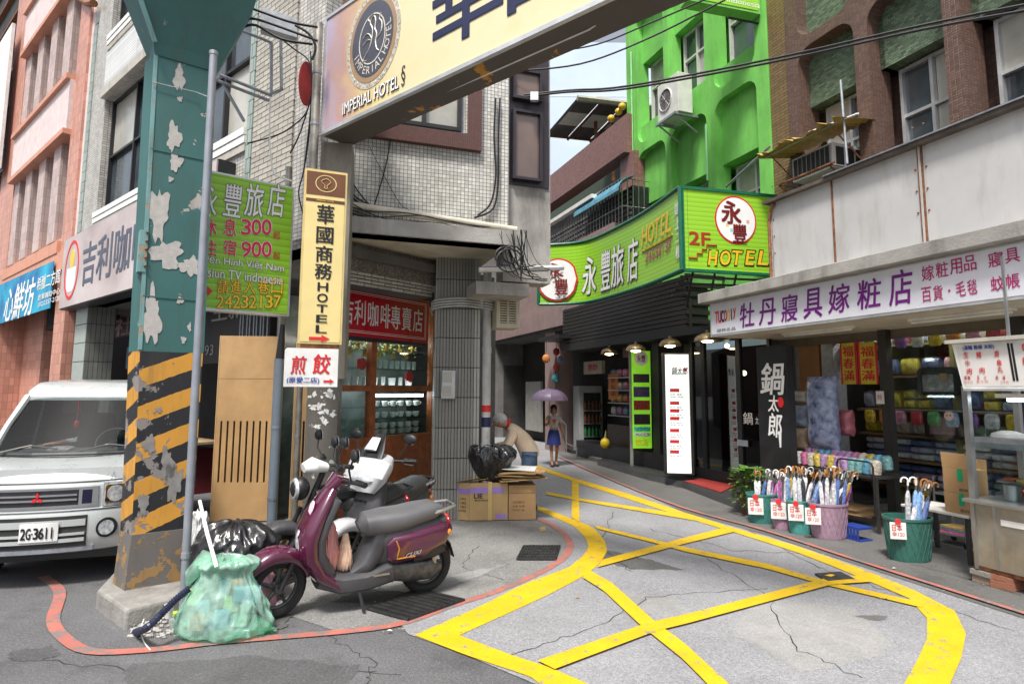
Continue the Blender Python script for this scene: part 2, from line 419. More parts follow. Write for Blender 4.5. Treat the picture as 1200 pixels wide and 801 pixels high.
lane_l = [(640, 806), (547, 767), (478, 742), (470, 731), (527, 711), (580, 694), (627, 674), (657, 657), (667, 644), (667, 634), (653, 619), (630, 608), (600, 580), (575, 530)]
lane_r = [(655, 530), (800, 597), (900, 624), (1000, 657), (1100, 689), (1200, 721)]
P = [G(x, y, .006) for x, y in lane_l]+[Vector((-1.0, 27, .006)), Vector((1.5, 27, .006))]+[G(x, y, .006) for x, y in lane_r]+[Vector((4.6, 2.2, .006)), Vector((3.0, 1.6, .006))]+[G(760, 840, .006)]
tri = tessellate_polygon([P]); MBl = MB(); MBl.v = P
for t in tri:
 a, b, c = (P[i] for i in t)
 MBl.f.append(t if (b-a).cross(c-a).z > 0 else (t[0], t[2], t[1]))
MBl.build('lane', M['lane'], kind='structure')
P = [G(x, y, .01) for x, y in [(1200, 724), (1100, 692), (1000, 660), (900, 627), (800, 599), (655, 533)]]
MB().sheet([Vector((5.0, 1.2, .01))]+P+[Vector((1.6, 27, .01)), Vector((9, 27, .01)), Vector((14, 2, .01))]).build('pavement', M['walk'], kind='structure')
Y = MB()
strip(Y, [(630, 597), (673, 616), (687, 631), (690, 641), (683, 651), (667, 664), (613, 684), (560, 711), (507, 734), (485, 744)],
      [(630, 592), (667, 606), (693, 616), (708, 631), (712, 644), (705, 657), (690, 671), (647, 694), (593, 719), (537, 744)], .010)
strip(Y, [(537, 743), (600, 767), (647, 782), (690, 801), (770, 842)], [(485, 743), (547, 767), (622, 792), (640, 806), (700, 850)], .0115)
strip(Y, [(620, 541.5), (677, 561), (733, 577), (800, 599), (853, 616), (933, 639), (1013, 667), (1067, 689), (1105, 705), (1120, 716), (1128, 731), (1133, 745), (1130, 761), (1120, 787), (1113, 801), (1095, 842)],
      [(622, 546.5), (670, 563), (733, 583), (800, 605), (850, 620), (927, 644), (987, 667), (1020, 681), (1067, 701), (1077, 708), (1083, 714), (1090, 734), (1083, 761), (1070, 781), (1060, 801), (1030, 842)], .013)
strip(Y, [(670, 561), (670, 606)], [(678, 563), (679, 611)], .0145)
strip(Y, [(640, 575.5), (683, 584), (800, 602)], [(640, 579), (683, 587), (812, 609)], .016)
strip(Y, [(697, 615), (777, 634), (800, 640), (900, 660), (960, 678), (1083, 706)], [(700, 619), (777, 638), (800, 645), (900, 666), (960, 683), (1080, 711)], .0175)
strip(Y, [(706, 655), (800, 630), (855, 616)], [(700, 664), (800, 637), (862, 622)], .019)
strip(Y, [(690, 667), (717, 682), (767, 727), (800, 751), (855, 801), (885, 838)], [(683, 676), (707, 691), (750, 731), (800, 771), (830, 801), (858, 838)], .0205)
strip(Y, [(630, 773), (762, 728), (800, 720), (966, 677), (1013, 673)], [(650, 783), (770, 738), (800, 731), (975, 684), (1020, 681)], .022)
Y.build('yellow_marking', M['yline'], kind='structure')
W = MB()
strip(W, [(381, 629), (440, 619)], [(386, 634), (446, 624)], .0085); strip(W, [(631, 618), (638, 616)], [(633, 622), (640, 621)], .0085)
W.build('worn_yellow_marking', yel_mat('worn_yellow_paint', (.5, .38, .10), (.18, .18, .17), .5, 12), kind='structure')
Rm = MB()
def offs(px, w):
 P = [G(x, y, 0) for x, y in px]; A = []; B = []
 for i in range(len(P)):
  t = (P[min(i+1, len(P)-1)]-P[max(i-1, 0)]).normalized(); s = Vector((-t.y, t.x, 0)); A.append(P[i]+s*w); B.append(P[i]-s*w)
 return A, B
def smooth(px, k=4):
 out = []
 n = len(px)
 for i in range(n-1):
  p0, p1, p2, p3 = px[max(i-1, 0)], px[i], px[i+1], px[min(i+2, n-1)]
  for j in range(k):
   t = j/k
   out.append(tuple(.5*((2*p1[d])+(-p0[d]+p2[d])*t+(2*p0[d]-5*p1[d]+4*p2[d]-p3[d])*t*t+(-p0[d]+3*p1[d]-3*p2[d]+p3[d])*t**3) for d in range(len(p1))))
 out.append(px[-1]); return out
for px, w, z in ((smooth(red_px), .042, .0095), (smooth([(655, 536), (700, 556), (800, 596), (900, 624), (1000, 657), (1100, 689), (1200, 721), (1300, 752)]), .03, .0245)):
 A, B = offs(px, w); b = len(Rm.v); n = len(A)
 Rm.v += [p+Vector((0, 0, z)) for p in A]+[p+Vector((0, 0, z)) for p in B]
 for i in range(n-1): Rm.f.append((b+i, b+n+i, b+n+i+1, b+i+1))
Rm.build('red_marking', M['rline'], kind='structure')
M['grate'] = mat('cast_iron', (.05, .05, .05), .6, metal=.4, var=.4, scale=20)
def grating(corners, nx, ny, label):
 c = [G(x, y, 0) for x, y in corners]; o = sum(c, Vector())/4
 t = thing('drain_grating', label, 'drain grating', o)
 def P(a, b, z):
  p = c[0].lerp(c[1], a).lerp(c[3].lerp(c[2], a), b); return Vector((p.x, p.y, z))
 MB().sheet([P(0, 0, .012), P(1, 0, .012), P(1, 1, .012), P(0, 1, .012)]).build('drain_pit', M['black'], t)
 f = MB()
 def bar(a0, b0, a1, b1):
  f.hexa([P(a0, b0, .013), P(a1, b0, .013), P(a1, b1, .013), P(a0, b1, .013), P(a0, b0, .028), P(a1, b0, .028), P(a1, b1, .028), P(a0, b1, .028)])
 for i in range(nx+1): a = i/nx*(1-.25/nx); bar(a, 0, a+.25/nx, 1)
 for i in range(ny+1): b = i/ny*(1-.22/ny); bar(0, b, 1, b+.22/ny)
 f.build('grate', M['grate'], t)
grating([(605, 657), (652, 657), (657, 641), (613, 641)], 12, 5, 'small square drain grating inside the bend of the red line')
grating([(428, 715), (478, 729), (545, 705), (490, 692)], 20, 9, 'long drain grating under the rear wheel of the purple scooter')
mh = [G(x, y, .026) for x, y in [(955, 671), (985, 669), (1001, 677), (970, 679.5)]]
t = thing('manhole_cover', 'dark rectangular manhole cover with a yellow dab near the lane edge', 'manhole cover', G(978, 674))
MB().add(mh+[p-Vector((0, 0, .024)) for p in mh], [(3, 2, 1, 0), (0, 1, 5, 4), (1, 2, 6, 5), (2, 3, 7, 6), (3, 0, 4, 7)]).build('lid', M['grate'], t)
MB().sheet([G(x, y, .028) for x, y in [(966, 673.5), (973, 672), (979, 673), (974, 675)]]).build('paint_dab', M['yline'], t)
t = MB(); c = G(1023, 724); t.sheet([Vector((c.x+(.07+.02*math.sin(5*a))*math.cos(a)*1.5, c.y+(.05+.015*math.sin(3*a))*math.sin(a), .0085)) for a in [k*math.pi/9 for k in range(18)]])
t.build('lane_hole', M['concrete_dark'], kind='structure')
# ======================= BUILDINGS =======================
def window(fr, u0, u1, z0, z1, n, parent, cols=2, split=None, m='alu', pane='pane', fw=.045, d=.07, panes=None):
 """a window: frame mesh with its panes as sub-parts; n = plane of the glass"""
 if u0 > u1: u0, u1 = u1, u0
 if z0 > z1: z0, z1 = z1, z0
 zs = [z0, z1] if split is None else [z0, z0+(z1-z0)*split, z1]
 us = [u0+(u1-u0)*i/cols for i in range(cols+1)]
 mb = MB()
 for i, u in enumerate(us):
  a = u if i == 0 else u-fw/2; b = u+fw if i == 0 else (u if i == cols else u+fw/2)
  if i == cols: a = u-fw
  mb.box(fr, a, b, z0, z1, n-d*.2, n+d)
 for i, z in enumerate(zs):
  a = z if i == 0 else z-fw/2; b = z+fw if i == 0 else z+fw/2
  if i == len(zs)-1: a, b = z-fw, z
  for k in range(cols):
   mb.box(fr, us[k]+fw*(1 if k == 0 else .5), us[k+1]-fw*(1 if k == cols-1 else .5), a, b, n-d*.2, n+d*.9)
 w = mb.build('window_frame', M[m], parent)
 k = 0
 for j in range(len(zs)-1):
  for i in range(cols):
   pm = pane if panes is None else panes[k % len(panes)]; k += 1
   dn = .012*((i+j) % 2)
   bx('pane', M[pm], w, fr, us[i]+fw*.6, us[i+1]-fw*.6, zs[j]+fw*.6, zs[j+1]-fw*.6, n-.012+dn, n-.004+dn)
 return w
L = LF(3.6)
M['coral'] = tile('coral_tile', (.56, .27, .20), (.38, .19, .14), .11, .22, .008, .0, grime=.25)
M['coral_plain'] = mat('coral_ledge', (.58, .28, .19), .6, grime=.25, var=.1)
M['pinkwhite'] = mat('pale_pink_stucco', (.66, .55, .54), .8, bump=.5, bscale=120, grime=.12)
M['pier_pink'] = tile('pink_pier_tile', (.52, .40, .37), (.35, .27, .25), .11, .22, .006, grime=.15)
cz = lambda x, y: L.px(x, y)[1]
cu = lambda x, y=230: L.px(x, y)[0]
u_l, u_r = cu(-4, 300), cu(88, 250)
u_tr = cu(377, 150)
cor = thing('coral_building', 'coral tiled building with white spandrels and slim window piers at the far left', 'building', L.at((u_l+u_r)/2, 0, -2))
Z = dict(w2b=cz(77, 276), w2t=cz(83, 160), w3b=cz(91, 90), w3t=cz(92, -6))
fl = Z['w3b']-Z['w2b']
ucl = cu(16, 250); ucr = cu(76, 250)
bx('column', M['coral'], cor, L, u_l-.1, ucl, 0, 14, -.5, .05)
bx('column', M['coral'], cor, L, ucr+.12, u_r+.1, 0, 14, -.5, .05)
bx('column', M['pinkwhite'], cor, L, u_r+.1, u_r+.3, 4.3, 14, -.5, .0)
for k in range(3):
 zb = Z['w2b']+k*fl; zt = Z['w2t']+k*fl
 if k == 0: bx('ledge', M['coral_plain'], cor, L, ucl, ucr+.12, cz(70, 299), zb-.12, -.1, .12)
 bx('ledge', M['coral_plain'], cor, L, ucl, ucr+.12, zb-.12, zb, -.4, .0 if k == 0 else .22)
 bx('ledge', M['coral_plain'], cor, L, ucl, ucr+.12, zt-.02, zt+.1, -.4, .2)
 bx('spandrel', M['pinkwhite'], cor, L, ucl, ucr+.12, zt+.1, zb+fl-.12, -.4, .14)
 W = ucr+.12-ucl
 for j in range(4):
  a = ucl+W*(j/4)+(.0 if j == 0 else -.02); bx('pier', M['pier_pink'], cor, L, a, a+W*.115, zb, zt, -.38, .03)
 for j in range(4):
  a = ucl+W*(j/4+.12); window(L, a, ucl+W*((j+1)/4)-.02, zb, zt, -.36, cor, 1, .62, m='black', pane='pane')
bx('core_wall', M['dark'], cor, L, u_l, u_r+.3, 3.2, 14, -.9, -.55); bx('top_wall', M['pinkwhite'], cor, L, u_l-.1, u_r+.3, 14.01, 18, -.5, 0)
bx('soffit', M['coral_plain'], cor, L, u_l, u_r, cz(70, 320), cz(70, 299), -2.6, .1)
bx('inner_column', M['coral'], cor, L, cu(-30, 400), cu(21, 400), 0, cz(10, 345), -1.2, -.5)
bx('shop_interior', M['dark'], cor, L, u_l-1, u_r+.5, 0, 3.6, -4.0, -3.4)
ban = thing('blue_banner', 'blue banner with white lettering hanging on the coral building', 'banner', L.at(cu(35, 345), 3, .2))
M['banner'] = mat('blue_banner_print', (.02, .12, .42), .6, var=.3, scale=1.1, col2=(.02, .42, .60))
a0, a1 = cu(0, 350)-.6, cu(71, 330); zb_, zt_ = cz(40, 371), cz(40, 322)
zlo = lambda x: L.px(x, 0)[1]
bq = MB().plate(L, [(a0, L.px(-2, 381)[1]-.05), (a1, L.px(71, 361)[1]), (a1, L.px(71, 308)[1]), (a0, L.px(-2, 339)[1])], [], .14, .16, back=True)
bq.build('cloth', M['banner'], ban)
textpx('心鮮坊', L, 6, 332, 40, 372, .165, M['white_l'], ban, bold=.03, shear=.2)
textpx('希臘二方館', L, 44, 320, 70, 336, .165, M['white_l'], ban, bold=.02)
textpx('創業輔助中心', L, 45, 341, 70, 348, .165, M['white_l'], ban, bold=.01); textpx('(02)2357-2128', L, 45, 350, 70, 357, .165, M['white_l'], ban)
si = thing('inner_shop_sign', 'grey blue sign board inside the arcade of the coral building', 'sign', L.at(cu(50, 400), 3, -2.2))
LI = L.off(-2.2)
bx('board', mat('grey_blue_board', (.16, .2, .27), .5), si, LI, LI.px(28, 400)[0], LI.px(80, 400)[0]+.3, LI.px(50, 419)[1], LI.px(50, 390)[1], -.05, .0)
textpx('富麗美 Fashion', LI, 39, 401, 70, 408, .01, M['black_l'], si)
sh = thing('arcade_shop_rack', 'dim rack of boxes inside the arcade behind the van', 'rack', LI.at(LI.px(60, 440)[0], 0, -.6))
for i, (x, c_) in enumerate(((50, (.5, .5, .5)), (56, (.45, .4, .1)), (63, (.1, .12, .2)), (70, (.55, .55, .58)))):
 u = LI.px(x, 440)[0]; bx('carton', mat('rack_goods_%d' % i, c_, .6), sh, LI, u, u+.16, .2, 2.0-.13*i, -.8, -.5)
til = thing('tiled_corner_building', 'pale green and white tiled building with black framed windows behind the teal pillar', 'building', L.at((u_r+u_tr)/2, 0, -2))
M['tile_w'] = tile('small_white_tile', (.50, .48, .44), (.16, .15, .14), .08, .05, .005, grime=.5)
M['tile_green'] = mat('green_glazed_tile', (.33, .40, .36), .35, var=.15, grime=.4, ovar=.3)
M['tile_cream'] = mat('cream_glazed_tile', (.47, .44, .38), .4, var=.15, grime=.5, ovar=.4)
M['joint'] = mat('dark_mortar', (.07, .065, .06), .9)
M['corrug'] = tile('ribbed_cladding', (.60, .61, .60), (.38, .39, .39), 3.0, .055, .006, grime=.2)
t0 = u_r+.3; ZW0 = Z['w2b']+.12; ZW1 = Z['w2t']+.12
cols_t = [t0+.28, None]
wA0, wA1 = cu(113, 250), cu(178, 170)
wB0, wB1 = cu(178, 150)+.4, cu(292, 90)
holes = []
for k in range(2):
 for a, b in ((wA0, wA1), (wB0, wB1)):
  holes.append(rr(a, b, ZW0+k*fl, ZW1+k*fl+(.2 if k else 0)))
MB().plate(L, [(t0, 3.3), (u_tr, 3.3), (u_tr, 13.5), (t0, 13.5)], holes, -.3, 0).build('wall', M['tile_w'], til)
for k in range(2):
 for a, b in ((wA0, wA1), (wB0, wB1)):
  nn = 2 if a == wA0 else 3
  w = window(L, a, b, ZW0+k*fl, ZW1+k*fl+(.2 if k else 0), -.2, til, nn*1, .5, m='black', panes=['pane', 'pane', 'pane_l', 'pane'])
  for j in range(3): bx('sill_course', M['white'] if j < 2 else M['tile_cream'], til, L, a-.05, b+.05, ZW0+k*fl-.11*(j+1), ZW0+k*fl-.11*j-.012, 0, .06-.012*j)
  bx('ribbed_panel', M['corrug'], til, L, a, b, ZW1+k*fl+.22, ZW0+(k+1)*fl-.42, 0, .05)
  bx('lintel', M['tile_cream'], til, L, a-.05, b+.05, ZW1+k*fl+.02+(.2 if k else 0), ZW1+k*fl+.2, 0, .09)
def tile_col(fr, u0, u1, z0, z1, n, w, h, m, parent, g=.012, name='tile', stagger=True, maxn=150, d=.02):
 bx('tile_bed', M['joint'], parent, fr, u0, u1, z0, z1, n-.05, n+.001)
 cnt = 0; mb = MB(); rows = int((z1-z0)/h)
 for r in range(rows):
  o = (w/2 if (stagger and r % 2) else 0); u = u0-o
  while u < u1-.01:
   a, b = max(u, u0)+g/2, min(u+w, u1)-g/2
   if b-a > .02:
    if cnt < maxn: piece(name, m, parent, fr, (a+b)/2, z0+(r+.5)*h, n+d/2, b-a, h-g, d)
    else: mb.box(fr, a, b, z0+r*h+g/2, z0+(r+1)*h-g/2, n, n+d)
    cnt += 1
   u += w
 if mb.v: mb.build('tile_rows', m, parent, kind='stuff')
tile_col(L, t0+.02, t0+.26, 4.7, 9.6, .0, .12, .22, M['tile_green'], til, maxn=110)
tile_col(L, wA1+.04, wA1+.22, 4.85, 9.6, .0, .09, .2, M['tile_green'], til, maxn=100)
tile_col(L, wB1+.04, wB1+.2, 3.9, 8.8, .0, .1, .2, M['tile_green'], til, maxn=100)
tile_col(L, wB1+.22, cu(346, 120), 3.9, 7.0, .0, .22, .07, M['tile_cream'], til, maxn=230)
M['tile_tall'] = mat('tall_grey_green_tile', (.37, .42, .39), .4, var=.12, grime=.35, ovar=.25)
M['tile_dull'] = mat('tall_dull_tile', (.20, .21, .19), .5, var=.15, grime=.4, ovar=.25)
uc0, uc1 = cu(85, 420), cu(98, 420)
colr = bx('column_core', M['joint'], til, L, uc0, uc1, 0, 3.75, -.5, -.02)
for r in range(10):
 piece('tile', M['tile_tall'], til, L, (uc0+uc1)/2, .18+.37*r, -.01, uc1-uc0, .355, .02)
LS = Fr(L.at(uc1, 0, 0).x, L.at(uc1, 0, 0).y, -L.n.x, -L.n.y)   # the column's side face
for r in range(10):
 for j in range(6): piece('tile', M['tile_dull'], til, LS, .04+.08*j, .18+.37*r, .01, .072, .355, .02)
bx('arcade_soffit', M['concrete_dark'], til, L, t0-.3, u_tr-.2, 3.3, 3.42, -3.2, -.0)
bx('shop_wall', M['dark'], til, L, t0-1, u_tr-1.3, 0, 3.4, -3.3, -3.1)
ss = thing('red_shop_sign', 'dark red sign with pale characters deep in the arcade left of the teal pillar', 'sign', L.at(cu(150, 380), 3, -1.5))
L3 = L.off(-1.2)
bx('board', mat('dark_red_board', (.10, .008, .01), .5), ss, L3, L3.px(132, 380)[0], L3.px(232, 380)[0], L3.px(150, 393)[1], L3.px(150, 362)[1], -.05, 0)
textpx('社', L3, 135, 370, 156, 393, .01, mat('dim_white_lettering', (.35, .28, .27), .6), ss, bold=.03)
ss = thing('dark_shop_sign', 'black sign with pale grey characters behind the wooden screen', 'sign', L.at(cu(270, 365), 3, -1.5))
bx('board', M['black'], ss, L3, L3.px(240, 360)[0], L3.px(292, 360)[0], L3.px(260, 425)[1], L3.px(260, 338)[1], -.05, 0)
textpx('生新', L3, 249, 350, 288, 374, .01, mat('dim_grey_lettering', (.28, .28, .28), .6), ss, bold=.03)
textpx('93', L3, 240, 404, 250, 416, .01, mat('dim_grey_lettering2', (.28, .28, .28), .6), ss)
ss = thing('ribbed_shutter', 'pale ribbed metal sheet above the wooden screen', 'shutter', L3.at(L3.px(305, 370)[0], 2.6, .2))
for i in range(9):
 u0 = L3.px(291+4*i, 370)[0]; bx('rib', M['galv'], ss, L3, u0, u0+.035, 2.3, 3.25, .1, .14+.01*(i % 2))
gd = thing('goods_shelf', 'shelf of bright goods in the dark shop left of the teal pillar', 'shelf', L3.at(L3.px(140, 450)[0], 0, -.2))
bx('notice', mat('colour_notice', (.05, .14, .22), .5), gd, L3, L3.px(132, 420)[0], L3.px(153, 420)[0], L3.px(140, 431)[1], L3.px(140, 405)[1], -.3, -.28)
bx('disc_print', M['red'], gd, L3, L3.px(138, 420)[0], L3.px(148, 420)[0], L3.px(140, 424)[1], L3.px(140, 410)[1], -.28, -.275)
for i, (x, c_) in enumerate(((127, (.05, .1, .3)), (134, (.35, .33, .3)), (140, (.3, .1, .04)), (146, (.3, .3, .33)), (152, (.25, .05, .05)))):
 u = L3.px(x, 470)[0]; bx('goods', mat('arcade_goods_%d' % i, c_, .6), gd, L3, u, u+.13, .1, 1.7-.1*(i % 3), -.5, -.3)
st = thing('red_stool_table', 'wooden table top on a dark red cabinet in the arcade beside the teal pillar', 'table', L3.at(L3.px(245, 560)[0], 0, .3))
bx('cabinet', mat('dark_red_lacquer', (.12, .008, .015), .3), st, L3, L3.px(238, 580)[0], L3.px(262, 580)[0], 0, .72, .2, .6)
bx('tabletop', mat('pale_wood', (.42, .30, .16), .6), st, L3, L3.px(232, 560)[0], L3.px(268, 560)[0], .8, .84, .1, .75)
bx('post', M['steel'], st, L3, L3.px(242, 560)[0], L3.px(244, 560)[0], .72, .8, .3, .34)
LG = L.off(.25)
g0, g1 = LG.px(72, 320)[0], LG.px(248, 300)[0]
sg = thing('cafe_light_box_sign', 'large pale brown light box sign with a white cup emblem above the van', 'sign', LG.at((g0+g1)/2, 3.4))
M['sign_grad'] = mat('pale_mauve_sign', (.40, .30, .27), .35, var=.25, scale=.6, col2=(.62, .56, .56))
zb, zt = LG.px(160, 337)[1], LG.px(160, 236)[1]
bx('box', M['black'], sg, LG, g0, g1, zb, zt, -.3, -.02)
bx('face', M['sign_grad'], sg, LG, g0+.02, g1-.02, zb+.02, zt-.02, -.02, 0)
textpx('吉利咖啡', LG, 98, 268, 176, 321, .004, mat('dark_blue_grey_lettering', (.07, .08, .12), .4), sg, bold=.03, slope=0)
eu0, eu1 = LG.px(77, 318)[0], LG.px(91, 314)[0]; ez = LG.px(84, 316)[1]; ec = (eu0+eu1)/2; er = (eu1-eu0)/2
MB().plate(LG, disc(ec, ez, er*1.15, er*1.5), [disc(ec, ez, er*1.0, er*1.33)], 0, .006).build('emblem_ring', M['red'], sg)
MB().plate(LG, rr(ec-er*.7, ec+er*.7, ez-er*1.1, ez+er*.1, (0, 0, er*.5, er*.5)), [], 0, .005).build('emblem_cup', M['white_l'], sg)
MB().plate(LG, disc(ec, ez+er*.55, er*.35, er*.5, 14), [], 0, .004).build('emblem_flame', M['yellow_l'], sg)
fl_ = thing('dark_far_building', 'dark building with ledges and a white upright board at the left edge', 'building', L.at(u_l-1.5, 0, -1))
bx('wall', M['dark'], fl_, L, u_l-7, u_l-.12, 0, 22, -.5, -.2)
for i in range(14): bx('ledge', M['rust'], fl_, L, u_l-7, u_l-.12, 4+i*1.1, 4.06+i*1.1, -.2, -.08)
for k in range(2): window(L, u_l-1.6, u_l-.3, 6.0+3.4*k, 8.6+3.4*k, -.18, fl_, 2, .5, m='alu', pane='pane')
v0 = L.px(-14, 110, .3)[0]; v1 = L.px(6, 110, .3)[0]
bx('upright_board', M['white'], fl_, L, v0, v1, L.px(5, 188, .3)[1], L.px(5, 42, .3)[1], .22, .3)
cen = thing('corner_building', 'corner building with white mosaic tile upper floor and one fluted tile pillar', 'building', (-.6, 9.5, 0))
M['mosaic'] = tile('white_grid_tile', (.62, .61, .57), (.17, .17, .155), .047, .047, .004, grime=.28, rough=.35)
M['mosaic_br'] = tile('brown_mosaic', (.13, .045, .035), (.05, .03, .025), .024, .024, .003, grime=.25)
M['mosaic_dull'] = tile('speckled_mosaic', (.25, .22, .18), (.11, .10, .09), .024, .024, .004, grime=.5, var=.6)
U = Fr(-.1, 7.33, .949, .315)
ul, ur = U.px(374, 220)[0], U.px(596, 200)[0]
zs = 3.5
wu0, wu1, wz0 = U.px(452, 160)[0], U.px(545, 120)[0], U.px(500, 150)[1]
MB().plate(U, [(ul, zs), (ur, zs), (ur, 12), (ul, 12)], [rr(wu0, wu1, wz0, wz0+1.5)], -.25, 0).build('upper_wall', M['mosaic'], cen)
bo, bi = .24, .03
zbt = U.px(545, 165)[1]
uo1 = U.px(563, 150)[0]; ui1 = U.px(546, 130)[0]; zo = U.px(500, 171)[1]; zi = U.px(500, 151)[1]
MB().plate(U, rr(wu0-.55, uo1, zo, wz0+1.9), [rr(wu0-.25, ui1+.02, zi-.02, wz0+1.6)], 0, .07).build('window_surround', M['mosaic_br'], cen)
window(U, wu0, wu1-.03, wz0+.05, wz0+1.5, -.12, cen, 2, None, m='black', pane='pane_l')
US = U.off(-.12)
s0, s1 = US.px(595, 300)[0]-.06, US.px(645, 300)[0]
zc = US.px(620, 331)[1]
bx('end_wall', M['concrete'], cen, US, s0, s1, zc, 5.05, -.3, 0)
zt1 = US.px(620, 219)[1]
bx('end_wall_upper', M['white'], cen, US, s0+.62, s1+.12, zt1, 12, -.6, -.3)
M['dkframe'] = mat('dark_purple_frame', (.028, .022, .03), .4, var=.1)
M['brownpane'] = mat('brown_tinted_glass', (.16, .11, .09), .12, var=.35, scale=.8, spec=.9)
q0, q1 = US.px(597, 180)[0], US.px(641, 180)[0]
bx('window_case', M['dkframe'], cen, US, q0, q1+.02, zt1, 12, -.28, .02)
zz = [zt1+.06, US.px(620, 130)[1]-.04, US.px(620, 121)[1], US.px(620, 86)[1], 12]
for a, b in ((zz[0], zz[1]), (zz[2], zz[3])):
 window(US, q0+.02, q1-.10, a, b, .05, cen, 1, None, m='dkframe', pane='brownpane', fw=.035, d=.05)
A = Vector((-1.11, 8.2, 0)); PB = Fr(A.x, A.y, .64, .768)
bl = PB.px(396, 320)[0]-.25
zbb, zbm, zbt2 = 2.97, PB.px(470, 327)[1], 3.47
bx('beam', M['mosaic_dull'], cen, PB, bl, .1, zbm, zbt2+.02, -.35, 0)
bx('beam_bed', M['joint'], cen, PB, bl, .0, zbb, zbm-.002, -.35, -.02)
for r in range(4):
 h = (zbm-zbb)/4; u = bl-(.1 if r % 2 else 0)
 while u < -.01:
  a, b = max(u, bl), min(u+.21, 0.0)
  piece('tile', M['tile_cream'], cen, PB, (a+b)/2, zbb+(r+.5)*h, -.01, b-a-.012, h-.012, .022); u += .21
pl = U.at(ul, 0, .1); prt = U.at(ur+.02, 0, .1)
sl = MB()
P = [U.at(ul-.1, 0, .16), U.at(ur+.02, 0, .16), U.at(ur+.02, 0, -1.6), PB.at(.7, 0, -.2), PB.at(bl, 0, -.2)]
b = len(sl.v); n = len(P)
sl.v += [p+Vector((0, 0, zs)) for p in P]+[p+Vector((0, 0, zs+.12)) for p in P]
sl.f += [tuple(reversed(range(n))), tuple(range(n, 2*n))]+[(i, (i+1) % n, (i+1) % n+n, i+n) for i in range(n)]
sl.build('slab', M['soffit'], cen)
bx('slab_edge', M['concrete'], cen, U, ul-.1, ur+.05, zs-.04, zs+.14, .162, .2)
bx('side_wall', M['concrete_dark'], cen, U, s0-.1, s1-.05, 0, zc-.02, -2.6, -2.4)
pw = .50
PP = Fr(-1.02, 8.02, .985, .17)    # its street face
p1_ = PP.px(562, 450)[0]; p0_ = PP.px(511, 450)[0]
ztop = PP.px(535, 318)[1]+.25
pil = thing('fluted_tile_pillar', 'grey pillar faced with long narrow upright tiles beside the cardboard boxes', 'pillar', PP.at((p0_+p1_)/2, 0, -.3))
bx('core', M['joint'], pil, PP, p0_, p1_, 0, ztop, -.55, -.012)
M['tile_long'] = mat('long_grey_tile', (.26, .26, .24), .5, var=.12, grime=.35, ovar=.25)
M['tile_long2'] = mat('long_pale_tile', (.40, .41, .38), .45, var=.12, grime=.35, ovar=.2)
nc = 14; hh = .40; rows = int(ztop/hh)+1
for r in range(rows):
 z0 = r*hh; h = min(hh, ztop-z0)
 if h < .05: continue
 for c in range(nc):
  w = (p1_-p0_)/nc; pale = c >= nc-2
  piece('tile', M['tile_long2' if pale else 'tile_long'], pil, PP, p0_+(c+.5)*w, z0+h/2, 0, w-.008, h-.012, .024)
PS = Fr(PP.at(p0_, 0, -.55).x, PP.at(p0_, 0, -.55).y, -PP.n.x*-1, -PP.n.y*-1)
PS = Fr(PP.at(p0_, 0, -.5).x, PP.at(p0_, 0, -.5).y, PP.n.x, PP.n.y)
for r in range(rows):
 z0 = r*hh; h = min(hh, ztop-z0)
 if h < .05: continue
 for c in range(6): piece('tile', M['tile_long2'], pil, PS, .04+.08*c, z0+h/2, .012, .072, h-.012, .024)
mt = thing('meter_box', 'small steel box with two glass windows on the fluted pillar', 'meter box', PP.at(PP.px(525, 450)[0], 1.6, .1))
a0, a1 = PP.px(517, 450)[0], PP.px(533, 450)[0]; z0, z1 = PP.px(525, 467)[1], PP.px(525, 434)[1]
bx('case', M['steel'], mt, PP, a0, a1, z0, z1, .02, .12, bevel=.01)
for k in range(2): bx('meter_window', M['pane_l'], mt, PP, a0+.02, a1-.05, z0+.03+k*(z1-z0)/2, z0+(k+1)*(z1-z0)/2-.02, .12, .13)
dp = thing('downpipe', 'white drain pipe with a red band at the right edge of the fluted pillar', 'pipe', G(570, 603))
dx = PP.at(PP.px(570, 450)[0], 0, .0)
DP = mat('old_pvc_pipe', (.50, .50, .49), .5, var=.15, grime=.5)
MB().tube([dx+Vector((0, 0, 0)), dx+Vector((0, 0, 3.35))], .06, 14).build('pipe', DP, dp, smooth=True)
zz1 = PP.px(570, 478)[1]
MB().tube([dx+Vector((0, 0, zz1-.05)), dx+Vector((0, 0, zz1+.04))], .063, 14).build('red_band', M['red'], dp, smooth=True)
MB().tube([dx+Vector((0, 0, zz1-.25)), dx+Vector((0, 0, zz1-.12))], .062, 14).build('sticker', M['navy'], dp, smooth=True)
for z in (.9, 2.2): MB().tube([dx+Vector((0, 0, z)), dx+Vector((0, 0, z+.09))], .067, 14).build('socket', DP, dp, smooth=True)
cb = thing('cable_wrap', 'bundle of pale cables wrapped round the head of the fluted pillar', 'cable', PP.at(p0_, 2.85, .05))
for k in range(4):
 z = PP.px(540, 352+k*3)[1]
 MB().tube(smooth([tuple(q) for q in (PP.at(p0_-.05, z-.05, -.4), PP.at(p0_-.05, z-.02, .03), PP.at((p0_+p1_)/2, z+.02, .07+.01*k), PP.at(p1_+.02, z, .09), PP.at(p1_+.16, z-.02, .08), PP.at(p1_+.17, z-.01, -.1))]), .013, 6).build('cable', DP, cb, smooth=True)
cd = thing('white_conduit', 'long white conduit pipe running along the slab edge above the cafe', 'pipe', U.at((ul+ur)/2, 3.7, .15))
